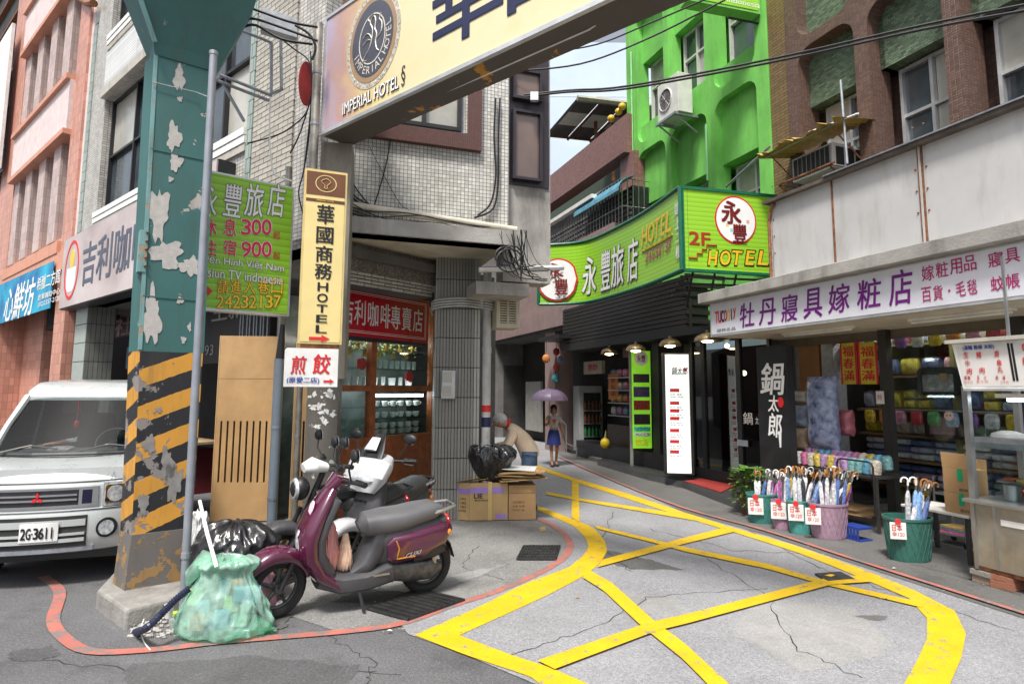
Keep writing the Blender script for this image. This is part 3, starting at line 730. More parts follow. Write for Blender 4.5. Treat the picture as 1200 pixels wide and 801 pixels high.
MB().tube([U.at(ul+.05, zs+.30, .12), U.at((ul+ur)/2, zs+.24, .13), U.at(ur+.06, zs+.17, .14)], .045, 12).build('pipe', mat('cream_pipe', (.60, .56, .46), .5, grime=.35), cd, smooth=True)
sp = thing('wall_conduit_stub', 'grey conduit stub with a cable tangle in front of the green curved sign', 'pipe', U.at(ur+.3, 3.2, 0))
e0 = US.at(s0-.35, US.px(620, 322)[1], .1); e1 = US.at(US.px(655, 316)[0], US.px(655, 316)[1], .15)
MB().tube([e0, e1], .035, 10).build('pipe', M['alu'], sp, smooth=True)
MB().box(US, s0-.35, s0+.35, zc-.02-.16, zc-.02, -.5, 0).build('bracket_beam', M['concrete'], cen)
wr = thing('wire_tangle', 'tangle of black wires hanging at the slab corner above the downpipe', 'cable', U.at(ur, 3.4, .2))
random.seed(5)
for k in range(22):
 x0 = 584+random.random()*34; y0 = 266+random.random()*10
 x1 = 600+random.random()*52; y1 = 306+random.random()*24
 xm = x0*.6+x1*.4+random.uniform(-7, 4); ym = y0*.35+y1*.65+random.uniform(2, 14)
 f2 = U.off(.05+.25*random.random())
 pts = [f2.at(*f2.px(x, y)) for x, y in ((x0, y0), (xm, ym), (x1, y1))]
 MB().tube(smooth([tuple(p) for p in pts], 5), random.choice([.003, .004, .006, .008]), 5).build('wire', M['cable'], wr, smooth=True)
for cx_, cy_, r_ in ((592, 300, 12), (597, 305, 15), (600, 298, 11)):
 f2 = U.off(.25); MB().tube([f2.at(*f2.px(cx_+r_*math.cos(a), cy_+r_*math.sin(a)*.9)) for a in [k*math.pi/9 for k in range(18)]], .01, 5, closed=True).build('wire_loop', M['cable'], wr, smooth=True)
ww = thing('wall_wires', 'black wires drooping down the white tile wall right of the yellow hotel sign', 'cable', U.at(ul+.3, 4, .05))
def wpx(fr, pts, n=0.0): return [tuple(fr.at(*fr.px(x, y, n), n)) for x, y in pts]
for pts, r in (([(398, 165), (404, 215), (420, 238), (436, 248)], .010), ([(402, 168), (412, 210), (426, 232), (440, 246)], .008), ([(396, 170), (400, 200), (412, 226), (432, 240)], .008),
               ([(433, 172), (455, 215), (470, 240), (480, 246)], .004), ([(462, 140), (452, 195), (438, 243)], .008), ([(400, 238), (430, 247), (480, 250), (540, 262), (600, 268)], .008), ([(405, 243), (440, 254), (500, 253), (560, 266), (604, 272)], .006),
               ([(402, 232), (450, 256), (520, 262), (590, 280)], .006), ([(400, 246), (460, 262), (540, 268), (590, 276)], .01)):
 MB().tube(smooth(wpx(U, pts, .17 if pts[0][1] > 225 else .03), 5), r, 5).build('wire', M['cable'], ww, smooth=True)
for pts, r in (([(581, 115), (579, 160), (581, 205), (575, 238), (560, 252)], .013), ([(586, 115), (584, 165), (584, 210), (578, 244), (556, 255)], .013)):
 MB().tube(smooth([(581 if 0 else p[0], p[1]) for p in pts] and wpx(U, pts, .05), 5), r, 6).build('wire', M['cable'], ww, smooth=True)
acs = thing('louvred_air_conditioner', 'beige louvred air conditioner hung in the gap right of the downpipe', 'air conditioner', US.at(s0, 2.3, -.9))
UA = US.off(-.5); a0, a1 = UA.px(582, 360)[0], UA.px(609, 360)[0]; z0, z1 = UA.px(595, 384)[1], UA.px(595, 334)[1]
M['beige'] = mat('beige_metal', (.50, .46, .34), .5, grime=.3)
MB().plate(UA, rr(a0, a1, z0, z1), [rr(a0+.05, a1-.05, z0+.06, z1-.04)], -.35, 0).build('case', M['beige'], acs)
bx('core', M['black'], acs, UA, a0+.02, a1-.02, z0+.02, z1-.02, -.33, -.06)
for i in range(14):
 z = z0+.07+(z1-z0-.12)*i/14
 bx('slat', M['beige'], acs, UA, a0+.05, a1-.05, z, z+.018, -.03, -.005)
bx('divider', M['beige'], acs, UA, (a0+a1)/2-.01, (a0+a1)/2+.01, z0+.06, z1-.04, -.04, 0)
K = Fr(-1.29, 9.3, .555, .832)
k0, k1 = K.px(378, 450)[0], K.px(507, 450)[0]
caf = thing('cafe_shopfront', 'cafe window with varnished wood frame and lit shelves of cups', 'shopfront', K.at((k0+k1)/2, 0, -.4))
zt = 3.0; zmid = K.px(450, 455)[1]; zlow = K.px(450, 510)[1]; zsil = K.px(470, 513)[1]
um = K.px(435, 460)[0]
fm = MB()
for a, b in ((k0, k0+.06), (um-.05, um+.05), (k1-.06, k1)): fm.box(K, a, b, zsil, zt, -.06, .04)
for a, b in ((k0+.06, um-.05), (um+.05, k1-.06)):
 fm.box(K, a, b, zmid-.04, zmid+.04, -.06, .035)
fm.build('window_frame', M['orange_wood'], caf)
for i, (a, b) in enumerate(((k0, um-.02), (um+.02, k1))): bx('base_panel', M['orange_wood'], caf, K, a, b, 0, zsil, -.06, .035)
bx('base_rail', M['orange_wood'], caf, K, k0, k1, zsil-.001, zsil+.05, -.08, .05)
for a, b in ((k0+.06, um-.05), (um+.05, k1-.06)):
 bx('glass_pane', M['glass'], caf, K, a, b, zmid+.04, zt, -.02, -.012); bx('glass_pane', M['glass'], caf, K, a, b, zsil+.05, zmid-.04, -.02, -.012)
bx('back_wall', mat('mirror_backing', (.12, .14, .13), .25, var=.4, scale=3), caf, K, k0, k1+.4, 0, zt, -1.0, -.9)
lit = mat('led_strip', (1, .95, .85), .4, emit=7, var=0)
litc = mat('cool_led_strip', (.85, .95, 1), .4, emit=9, var=0)
for a, b in ((k0+.1, um-.12), (um+.12, k1-.1)): bx('light_strip', lit, caf, K, a, b, K.px(450, 400)[1]+.02, K.px(450, 397)[1]+.05, -.35, -.31)
bx('light_strip', litc, caf, K, um+.08, k1-.08, zmid-.12, zmid-.08, -.2, -.12)
M['shelf_g'] = glass('shelf_glass', (.7, .85, .8), .2)
porc = mat('porcelain', (.72, .70, .66), .25, var=.05)
rowz = [zmid+.05, K.px(470, 432)[1], K.px(470, 408)[1]-.05]
low = [K.px(470, 476)[1], K.px(470, 489)[1], K.px(470, 501)[1], zsil+.06]
for z in rowz[1:]+low[:-1]: bx('shelf', M['shelf_g'], caf, K, k0+.06, k1-.04, z-.012, z, -.5, -.08)
cup = MB().lathe([(.02, 0), (.03, .005), (.042, .05), (.046, .07), (.040, .066), (.02, .02)], seg=12); cup.tube([(.04, 0, .055), (.065, 0, .05), (.062, 0, .025), (.035, 0, .02)], .006, 5)
cupm = cup.mesh('cup', porc, smooth=True)
glm = MB().lathe([(.025, 0), (.028, .10), (.024, .1)], seg=10).mesh('tumbler', mat('pale_glassware', (.5, .52, .48), .1, var=.3, spec=1), smooth=True)
plm = MB().lathe([(.04, 0), (.05, .09), (.045, .09), (.04, .02)], seg=10).mesh('pot', mat('white_pot', (.6, .6, .58), .4), smooth=True)
gold = MB().lathe([(.03, 0), (.04, .03), (.02, .1), (.03, .14)], seg=8).mesh('ornament', mat('gilt_ornament', (.6, .38, .06), .35, metal=.5, var=.5, scale=30), smooth=True)
def put(name, me, u, z, n, rot, s, label, cat, group, fr=K):
 o = _link(bpy.data.objects.new(name, me)); o.location = fr.at(u, z, n); o.rotation_euler = (0, 0, rot); o.scale = (s, s, s)
 return tag(o, label, cat, group)
random.seed(3)
wd = k1-um
for r, z in enumerate(low):
 for i in range(7):
  u = um+.09+(wd-.2)*i/6.5
  put('cup', cupm, u, z+.001, -.16, random.random()*6, 1.1, 'white porcelain cup in a row of the lower lit cabinet of the cafe', 'cup', 'cups in the lower cafe cabinet')
for i in range(9):
 u = um+.1+(wd-.2)*i/9; put('tumbler', glm, u, rowz[1]+.001, -.2, 0, 1.25, 'clear tumbler on the middle shelf of the upper cafe window', 'glass', 'tumblers in the cafe window')
for i in range(5):
 u = k0+.12+(um-k0-.2)*i/4.4; put('flower_pot', plm, u, rowz[0]+.001, -.2, 0, 1.25, 'small white pot on the left sill shelf of the cafe window', 'pot', 'white pots in the cafe window')
for i in range(6):
 u = um+.1+(wd-.2)*i/6; put('jar', plm if i % 2 else glm, u, rowz[0]+.001, -.25, 0, 1.2, 'small jar on the right sill shelf of the cafe window', 'jar', 'jars in the cafe window')
for i in range(14):
 u = k0+.1+(k1-k0-.2)*i/13.5; put('ornament', gold, u, rowz[2]+.001 if i % 2 else rowz[1]+.17, -.28, 0, .9, 'gilt ornament among leaves on the top shelf of the cafe window', 'ornament', 'gilt ornaments in the cafe window')
for (x, y) in ((424, 426), (480, 441)):
 u, z = K.px(x, y, -.06); o = thing('red_bow', 'red paper flower hanging in the %s cafe pane' % ('left' if x < 450 else 'right'), 'decoration', K.at(u, z, -.06))
 for k in range(5):
  a = k*2*math.pi/5; MB().plate(K, disc(u+.05*math.cos(a), z+.05*math.sin(a), .04, .04, 10), [], -.07, -.06+.002*k, back=True).build('petal', M['red'], o)
fo = MB()
for i in range(260):
 u = k0+.08+(k1-k0-.16)*random.random(); z = rowz[2]-.02+.2*random.random(); n = -.5+.35*random.random()
 p = K.at(u, z, n); a = Vector((random.uniform(-1, 1), random.uniform(-1, 1), random.uniform(-1, 1))).normalized()*.03; b = a.orthogonal().normalized()*.015
 fo.add([p-a, p+b, p+a, p-b], [(0, 1, 2, 3)])
tag(fo.build('trailing_plant', mat('yellow_green_leaf', (.25, .28, .05), .5, var=.6, scale=25)), 'yellow green trailing plant along the top of the cafe window', 'plant', kind='stuff')
cs = thing('red_cafe_sign', 'red sign with white characters and a white double border above the cafe window', 'sign', K.at((k0+k1)/2, 2.7, .2))
KS = K.off(.12); a0, a1 = KS.px(385, 370)[0], KS.px(502, 370)[0]; z0, z1 = KS.px(450, 397)[1], KS.px(450, 343)[1]
bx('box', M['dkframe'], cs, KS, a0-.01, a1+.01, z0-.05, z1+.01, -.12, -.005)
bx('face', mat('red_sign_face', (.50, .008, .02), .3, var=.08), cs, KS, a0, a1, z0, z1, -.005, 0)
for g, w in ((.05, .008), (.075, .005)):
 MB().plate(KS, rr(a0-.3, a1-g, z0+g, z1-g), [rr(a0-.3+w, a1-g-w, z0+g+w, z1-g-w)], 0, .003).build('border_line', M['white_l'], cs)
zc0, zc1 = z0+(z1-z0)*.24, z0+(z1-z0)*.76
uu = [KS.px(x, 370)[0] for x in (402, 413.5, 415, 428, 431, 443, 446, 457, 458, 469, 471, 482, 484, 495)]
tx_ = MB()
for i, ch in enumerate('吉利咖啡專賣店'): text(ch, KS, uu[2*i], uu[2*i+1], zc0, zc1, .004, None, None, bold=.012, keep=tx_)
tx_.build('lettering', M['white_l'], cs)
RB = RF(8.2)
M['mos_brown'] = tile('brown_mosaic_wall', (.145, .085, .065), (.06, .04, .035), .06, .035, .004, grime=.3, var=.25)
M['mos_green'] = tile('green_mosaic', (.115, .17, .105), (.06, .08, .055), .075, .035, .004, .5, grime=.25, var=.45)
M['brick_y'] = tile('yellow_brown_brick', (.21, .14, .055), (.08, .055, .03), .2, .055, .008, .5, grime=.4)
ruz = lambda x, y, n=0: RB.px(x, y, n)
bro = thing('brown_mosaic_building', 'brown mosaic building with round cornered bays and green mosaic spandrels at upper right', 'building', RB.at(ruz(1060, 200)[0], 0, -2))
e0 = ruz(925, 150)[0]; e9 = ruz(1290, 150)[0]
b1 = (ruz(936, 100)[0], ruz(1003, 100)[0]); b2 = (ruz(1023, 60)[0]-.25, ruz(1107, 60)[0])
b2 = (ruz(1020, 100)[0], ruz(1107, 60)[0]); b3 = (ruz(1128, 60)[0], ruz(1230, 60)[0])
z1t = ruz(1000, 18)[1]; zbase = 3.6
upb = ruz(947, 40)[1]
hl = [rr(b1[0], b1[1], zbase, z1t, (.26, .26, 0, 0)), rr(b1[0], b1[1], upb, 11, (0, 0, .3, .3)),
      rr(b2[0], b2[1], zbase, z1t, (.26, .26, 0, 0)), rr(b2[0], b2[1], upb, 11, (0, 0, .3, .3)), rr(b3[0], b3[1], zbase, z1t, (.3, .3, 0, 0)), rr(b3[0], b3[1], upb, 11, (0, 0, .3, .3))]
MB().plate(RB, rr(e0, e9, 3.2, 11.3), hl, -.42, 0).build('wall_frame', M['mos_brown'], bro)
bx('back_wall', M['mos_brown'], bro, RB, e0, e9, 3, 11.3, -1.0, -.62)
zspb = ruz(1107, 37, -.1)[1]
for i, (a, b) in enumerate((b1, b2, b3)):
 zq = ruz(1003, 93, -.12)[1]
 bx('spandrel', M['mos_green'], bro, RB, a-.3, b+.3, zq, 9.6, -.58, -.24)
 w0 = a+.12; w1 = b-.02
 window(RB, w0, w1, zq-1.62, zq-.03, -.5, bro, 2, .55, m='alu', panes=(['pane', 'pane_l', 'pane_l', 'pane'] if i != 1 else ['pane', 'pane_l', 'pane', 'pane_l']))
bx('pier', M['brick_y'], bro, RB, ruz(903, 150)[0], e0-.01, 3.2, 11.3, -.4, -.03)
ac = thing('window_air_conditioner', 'white framed window air conditioner under the torn yellow awning', 'air conditioner', RB.at(b1[0]+.3, 4.6, .1))
a0, a1 = ruz(928, 180, .3)[0], ruz(975, 175, .3)[0]; z0, z1 = ruz(945, 208, .3)[1], ruz(945, 180, .3)[1]
bx('case', mat('dirty_white_metal', (.5, .5, .48), .5, grime=.4), ac, RB, a0, a1, z0, z1, -.35, .3)
bx('grille', M['dark'], ac, RB, a0+.03, a1-.04, z0+.03, z1-.03, .3, .31)
for k in range(9): bx('grille_bar', M['steel'], ac, RB, a0+.03+(a1-a0-.07)*k/8, a0+.04+(a1-a0-.07)*k/8, z0+.03, z1-.03, .31, .318)
RE = Fr(RB.at(a1, 0, .3).x, RB.at(a1, 0, .3).y, RB.n.x*-1, RB.n.y*-1)
bx('side_panel', M['white'], ac, RE, .0, .6, z0, z1, 0, .01)
for k in range(3): bx('side_opening', M['dark'], ac, RE, .06+.2*k, .22+.2*k, z0+.05, z1-.05, .01, .014)
MB().tube([RB.at(a0-.1, z0-.03, .5), RB.at(a1+.2, z0-.03, .5)], .018, 6).build('support_rail', M['rust'], ac)
MB().tube([RB.at(a0-.1, z0-.03, -.2), RB.at(a0-.1, z0-.03, .5), RB.at(a0-.1, z0-.45, -.2)], .018, 6).build('bracket', M['rust'], ac)
MB().tube([RB.at(a1+.1, z0-.03, -.2), RB.at(a1+.1, z0-.03, .5), RB.at(a1+.1, z0-.45, -.2)], .018, 6).build('bracket', M['rust'], ac)
aw = thing('torn_awning', 'torn yellow corrugated plastic awning over the window air conditioner', 'awning', RB.at(a0, 5.2, .4))
M['yplast'] = mat('yellow_corrugated_plastic', (.42, .29, .07), .6, grime=.5, var=.3)
zz0 = ruz(905, 181, .75)[1]; zz1 = ruz(985, 153, .0)[1]
n_ = 26; ua, ub = a0-.35, a1+.45
pa = []; pb = []
for i in range(n_+1):
 u = ua+(ub-ua)*i/n_; w = .015*(1 if i % 2 else -1)
 pa.append(RB.at(u, zz1-.04+w, -.05)); pb.append(RB.at(u, zz1-.12+w-.06*random.random(), .62+.14*random.random()))
mb = MB(); mb.v = pa+pb; mb.f = [(i, i+1, n_+2+i, n_+1+i) for i in range(n_)]
mb.build('sheet', M['yplast'], aw, solid=.006)
MB().tube([RB.at(ua+.1, zz1-.17, .6), RB.at(ub-.1, zz1-.17, .6)], .015, 6).build('rail', M['steel'], aw)
for u in (ua+.2, ub-.2): MB().tube([RB.at(u, zz1-.17, .6), RB.at(u, z0, -.05)], .012, 6).build('strut', M['rust'], aw)
for pts, lb, r in (([(985, 94), (993, 192)], 'upright bare metal bar in front of the brown building bay', .017), ([(948, 155), (1006, 133)], 'white plastic pipe slanting beside the torn awning', .014), ([(851, 219), (903, 171)], 'pale metal brace slanting down to the green hotel sign', .022)):
 o = MB().tube([RB.at(*ruz(x, y, .5), .5) for x, y in pts], r, 6).build('metal_bar', M['galv'] if r != .014 else M['white']); tag(o, lb, 'bar')
M['green'] = mat('bright_green_paint', (.18, .55, .10), .75, var=.16, scale=1.1, grime=.5, bump=.3, bscale=60, gcol=(.03, .12, .03), gth=(.45, .8))
M['frame_w'] = mat('grey_white_frame', (.55, .55, .52), .4)
gre = thing('green_building', 'bright green painted building with round cornered recessed panels above the hotel sign', 'building', RB.at(ruz(820, 150)[0], 0, -2))
g0 = ruz(735, 150)[0]; g1 = ruz(903, 150)[0]-.02
zA, zB2 = ruz(863, 180)[1], ruz(863, 104)[1]
wsb = ruz(885, 36)[1]-.25
bays = [(ruz(747, 150)[0], ruz(779, 150)[0]), (ruz(785, 150)[0], ruz(828, 150)[0]), (ruz(838, 150)[0], ruz(888, 150)[0])]
hl = []
for a, b in bays:
 hl.append(rr(a, b, zA-1.7, zB2, (.26, .26, 0, 0))); hl.append(rr(a, b, zB2+.22, zB2+3.6, (.3, .3, .3, .3)))
MB().plate(RB, rr(g0, g1, 3.0, 13), hl, -.35, 0).build('wall_frame', M['green'], gre)
bx('back_wall', M['green'], gre, RB, g0, g1, 3, 13, -1.0, -.75)
for i, (a, b) in enumerate(bays):
 bx('recess_panel', M['green'], gre, RB, a-.1, b+.1, zA, zB2+.12, -.7, -.16)
 bx('apron_panel', M['green'], gre, RB, a-.1, b+.1, zB2+.12, wsb+.1, -.7, -.1)
 bx('head_panel', M['green'], gre, RB, a-.1, b+.1, wsb+1.75, zB2+3.8, -.7, -.2)
 window(RB, a+.05, b-.02, zA-1.6, zA-.02, -.5, gre, 2, .62, m='frame_w', panes=['pane', 'pane', 'pane_l', 'pane'])
 window(RB, a+.05, b-.02 if i != 1 else b-.25, wsb+.12, wsb+1.73, -.45, gre, 1 if i != 1 else 2, .6, m='frame_w', panes=['pane', 'pane_l', 'pane', 'pane'])
RA = RB.off(.45)
ac = thing('outdoor_air_conditioner', 'white outdoor air conditioner with round fan grille on a bracket on the green wall', 'air conditioner', RA.at(RA.px(795, 120)[0], 7.3, 0))
s_ = Fr(RA.at(RA.px(776, 120)[0], 0, 0).x, RA.at(RA.px(776, 120)[0], 0, 0).y, .95, .31)
z0, z1 = RA.px(785, 139)[1], RA.px(785, 93)[1]
M['acw'] = mat('white_unit_metal', (.66, .66, .62), .45, grime=.15)
bx('case', M['acw'], ac, RA, RA.px(773, 120)[0], RA.px(773, 120)[0]+.72, z0, z1, -.3, .05, bevel=.01)
f0 = RA.px(773, 120)[0]+.02
MB().plate(RA, disc(f0+.27, (z0+z1)/2, .22, .24), [disc(f0+.27, (z0+z1)/2, .205, .225)], .05, .075).build('fan_ring', M['acw'], ac)
MB().plate(RA, disc(f0+.27, (z0+z1)/2, .205, .225), [], .048, .053).build('fan_grille', mat('dark_fan_grille', (.18, .16, .16), .6), ac)
for k in range(7):
 MB().tube([RA.at(f0+.27+.2*math.cos(a), (z0+z1)/2+.22*math.sin(a), .062) for a in (k*math.pi/7, k*math.pi/7+math.pi)], .004, 4).build('grille_wire', M['steel'], ac)
bk = MB()
for u in (f0+.05, f0+.62): bk.box(RA, u, u+.05, z0-.06, z0-.01, -.45, .12); bk.tube([RA.at(u, z0-.04, .1), RA.at(u, z0-.35, -.44)], .02, 5)
bk.box(RA, f0, f0+.7, z0-.07, z0-.02, .1, .14); bk.build('bracket', M['galv'], ac)
for x, y0, y1, lb in ((829, 145, 212, 'green painted conduit running down the middle rib of the green building'), (741, 60, 225, 'green painted pipe at the left edge of the green building')):
 u = ruz(x, y0)[0]; o = MB().tube([RB.at(u, ruz(x, y1, .03)[1], .04), RB.at(u, ruz(x, y0, .03)[1], .04)], .022, 8).build('conduit', mat('pale_green_pipe', (.3, .62, .3), .5), smooth=True); tag(o, lb, 'pipe')
sb = thing('hanging_green_sign', 'small green sign box with white letters hung from a black arm at the top', 'sign', RB.at(ruz(870, 10)[0], 9, .8))
RT = Fr(RB.at(ruz(893, 15)[0], 0, .0).x, RB.at(ruz(893, 15)[0], 0, .0).y, .965, .26)
a0, a1 = RT.px(806, 5)[0], RT.px(891, 5)[0]; z0 = RT.px(870, 12)[1]
lime = mat('lime_sign_face', (.30, .62, .05), .4, var=.05)
bx('box', M['green'], sb, RT, a0, a1, z0, z0+1.2, -.25, -.01)
bx('face', lime, sb, RT, a0+.04, a1-.04, z0+.05, z0+1.15, -.01, .0)
textpx('indonesia', RT, 852, 0, 890, 6, .004, M['white_l'], sb)
MB().tube([RT.at(a1-.6, z0-.12, -.1), RT.at(a1+.35, z0-.12, -.1), RT.at(a1+.35, z0+.2, -.1), RT.at(a1-.2, z0+.2, -.1)], .02, 6).build('arm', M['black'], sb)
RP = RF(8.0)
M['mos_pink'] = tile('pink_brown_mosaic', (.25, .12, .10), (.12, .07, .06), .09, .05, .005, grime=.3)
M['pink_stone'] = mat('pink_stone', (.28, .20, .19), .7, var=.15, scale=3, grime=.3)
pk = thing('pink_brown_building', 'far building with a slanting pink brown balcony parapet and caged window in the lane', 'building', RP.at(RP.px(690, 300)[0], 0, -2))
p0, p1 = RP.px(560, 300)[0], RP.px(736, 200)[0]
zt = RP.px(733, 134)[1]; zb = RP.px(733, 176)[1]
bx('parapet', M['mos_pink'], pk, RP, p0-3, p1, zb, zt, -.15, 0)
bx('parapet_coping', M['mos_pink'], pk, RP, p0-3, p1-.0, zb-.09, zb-.002, -.3, .1)
bx('end_column', M['mos_pink'], pk, RP, p1-.45, p1+.2, 2.5, zb-.1, -.5, -.05)
bx('back_wall', M['dark'], pk, RP, p0-3, p1+.2, 3.0, zb, -1.3, -.9)
RQ = RF(7.5)
q0, q1 = RQ.px(560, 350)[0], RQ.px(700, 350)[0]
zq = RQ.px(657, 381)[1]
bx('lower_wall', M['pink_stone'], pk, RQ, q0-4, q1+.8, zq, zb-1.9, -.3, 0)
bx('lower_ledge', M['pink_stone'], pk, RQ, q0-4, q1+.8, zq-.02, zq+.5, 0, .06)
bx('ground_wall', M['dark'], pk, RF(8.6), q0-5, q1+2, 0, 6, -.5, 0)
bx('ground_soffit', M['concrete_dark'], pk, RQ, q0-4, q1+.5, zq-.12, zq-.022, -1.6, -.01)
colx = RQ.px(645, 470)[0]
bx('column', M['pink_stone'], pk, RQ, colx-.45, colx+.25, 0, zq-.12, -.6, -.03)
cg = thing('window_cage', 'grey barred window cage with a blue awning below the slanting parapet', 'window cage', RP.at(RP.px(700, 270)[0], 5, .4))
c0, c1 = RP.px(648, 280, .45)[0]-1.5, RP.px(729, 240, .45)[0]
cz0, cz1 = RP.px(729, 292, .45)[1]-.3, RP.px(729, 208, .45)[1]
for k in range(36):
 u = c0+(c1-c0)*k/35; MB().tube([RP.at(u, cz0, .45), RP.at(u, cz1, .45)], .011, 4).build('bar', M['steel'], cg)
for k in range(4):
 z = cz0+(cz1-cz0)*k/3; MB().tube([RP.at(c1, z, -.3), RP.at(c1, z, .45), RP.at(c0, z, .45)], .014, 4).build('rail', M['steel'], cg)
for k in range(1, 5): MB().tube([RP.at(c1, cz0, .45-.15*k), RP.at(c1, cz1, .45-.15*k)], .011, 4).build('bar', M['steel'], cg)
bx('shutter_backing', M['black'], cg, RP, c0, c1-.1, cz0, cz1-.1, -.4, .1)
for k in range(14):
 z = cz0+.05+(cz1-cz0-.2)*k/14; bx('slat', M['concrete_dark'], cg, RP, c0, c1-.15, z, z+.07, .1, .13)
ap = MB(); pp = []
for i in range(7):
 a = i/6*math.pi*.42; pp.append((.6-.0-.5*(1-math.cos(a))*1.2-.0, cz1-.35+.42*math.sin(a)))
for i in range(6):
 (n0_, z0_), (n1_, z1_) = pp[i], pp[i+1]; b = len(ap.v); ap.v += [RP.at(c1+.1, z0_, n0_), RP.at(c1-2.2, z0_, n0_), RP.at(c1-2.2, z1_, n1_), RP.at(c1+.1, z1_, n1_)]; ap.f.append((b, b+1, b+2, b+3))
ap.build('awning', mat('blue_awning', (.08, .26, .36), .4, var=.3, grime=.3), cg, solid=.01)
bx('awning_strip', M['white'], cg, RP, c0, c1-1.2, cz1-.12, cz1-.02, .45, .6)
rs = thing('balcony_shelter', 'rusty roofed shelter with translucent strips behind the pink brown parapet', 'shelter', RP.at(RP.px(700, 160)[0], 8, -.8))
ua, ub = RP.px(668, 150)[0], p1+.3
zr = RP.px(700, 122, -.5)[1]
RZ = Fr(*RP.at(RP.px(645, 190)[0], 0, 0).xy, .97, .22)
x0, x1 = RZ.px(645, 200)[0], RZ.px(736, 150)[0]
zl = RZ.px(645, 155)[1]; zh = RZ.px(670, 113)[1]; xh = RZ.px(672, 113)[0]
def rq(u, z, n): return RZ.at(u, z, n)
top = [rq(x0+.05, zl, -.3), rq(x1+1, zl, -.3), rq(x1+1, zh, 2.0), rq(xh+.3, zh, 2.0)]
zf, zk = RZ.px(648, 158, .3)[1], RZ.px(675, 113, -1.8)[1]
def roofp(a, b):   # a along, b from front (0) to back (1)
 u = RZ.px(646, 158, .3)[0]*(1-b)+(RZ.px(674, 113, 1.2)[0])*b + a*(x1-x0+1.2); return rq(u, RZ.px(646, 160, -.4)[1]*(1-b)+RZ.px(674, 115, 1.4)[1]*b, -.4*(1-b)+1.4*b)
for k in range(5):
 for j in range(3):
  a0_, a1_ = k/5, (k+1)/5-.01; b0_, b1_ = j/3, (j+1)/3
  m_ = M['concrete_dark'] if j != 1 else mat('translucent_sheet', (.75, .76, .7), .4, emit=0) if k == 0 else bpy.data.materials['translucent_sheet']
  MB().sheet([roofp(a0_, b0_), roofp(a1_, b0_), roofp(a1_, b1_), roofp(a0_, b1_)]).build('roof_sheet', m_, rs, solid=.02)
 MB().tube([roofp(k/5, 0)-Vector((0, 0, .05)), roofp(k/5, 1)-Vector((0, 0, .05))], .05, 4).build('rafter', M['rust'] if k else M['concrete_dark'], rs)
MB().tube([roofp(0, 1), roofp(1, 1)], .1, 6).build('ridge_gutter', mat('mossy_gutter', (.3, .3, .22), .7, grime=.5), rs)
MB().tube([roofp(0, .02), roofp(1, .02)], .05, 6).build('eave_beam', M['rust'], rs)
for a in (.45, .3):
 p = roofp(a, .5); MB().tube([p, Vector((p.x, p.y, zt-.2))], .06, 6).build('post', M['rust'], rs)
bx('back_panel', mat('dim_green_panel', (.05, .07, .04), .7), rs, RP, p0, p1, zt-.5, zt+1.7, -2.4, -2.3)
for i, (x, y) in enumerate(((716, 139), (725, 131), (729, 125))):
 u, z = RP.px(x, y, -.05); o = MB().sphere(RP.at(u, z, -.05), .095).build('yellow_float', mat('yellow_gourd', (.68, .42, .03), .4), smooth=True) if i == 0 else None
 if o is None:
  o = _link(bpy.data.objects.new('yellow_float', o0.data)); o.location = RP.at(u, z, -.05)-RP.at(*RP.px(716, 139, -.05), -.05)
 else: o0 = o
 tag(o, ['lowest', 'middle', 'topmost'][i]+' of the three round yellow floats on the slanting parapet', 'float', 'yellow floats on the parapet')
bw = thing('blue_clad_wall', 'pale blue metal clad wall rising behind the lane', 'building', (2, 26, 0))
F = Fr(0, 24, 1, 0)
bx('wall', mat('pale_blue_cladding', (.50, .60, .74), .5, var=.08, scale=.4), bw, F, -2, 9, 0, F.px(700, 50)[1], -.5, 0)
for z in (12.5, 14): bx('seam', M['white'], bw, F, -2, 9, z, z+.03, 0, .01)
en = thing('lane_end_wall', 'dark shaded wall closing the end of the lane', 'wall', (-1, 22, 0))
F2 = Fr(0, 22, 1, .1)
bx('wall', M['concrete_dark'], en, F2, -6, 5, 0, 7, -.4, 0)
bx('doorway', M['dark'], en, F2, F2.px(590, 450)[0], F2.px(620, 450)[0], 0, 2.6, 0, .02)
bx('yellow_poster', M['yellow_l'], en, Fr(0, 12, 1, .1), Fr(0, 12, 1, .1).px(574, 450)[0], Fr(0, 12, 1, .1).px(580, 450)[0], Fr(0, 12, 1, .1).px(577, 485)[1], Fr(0, 12, 1, .1).px(577, 430)[1], 0, .02)
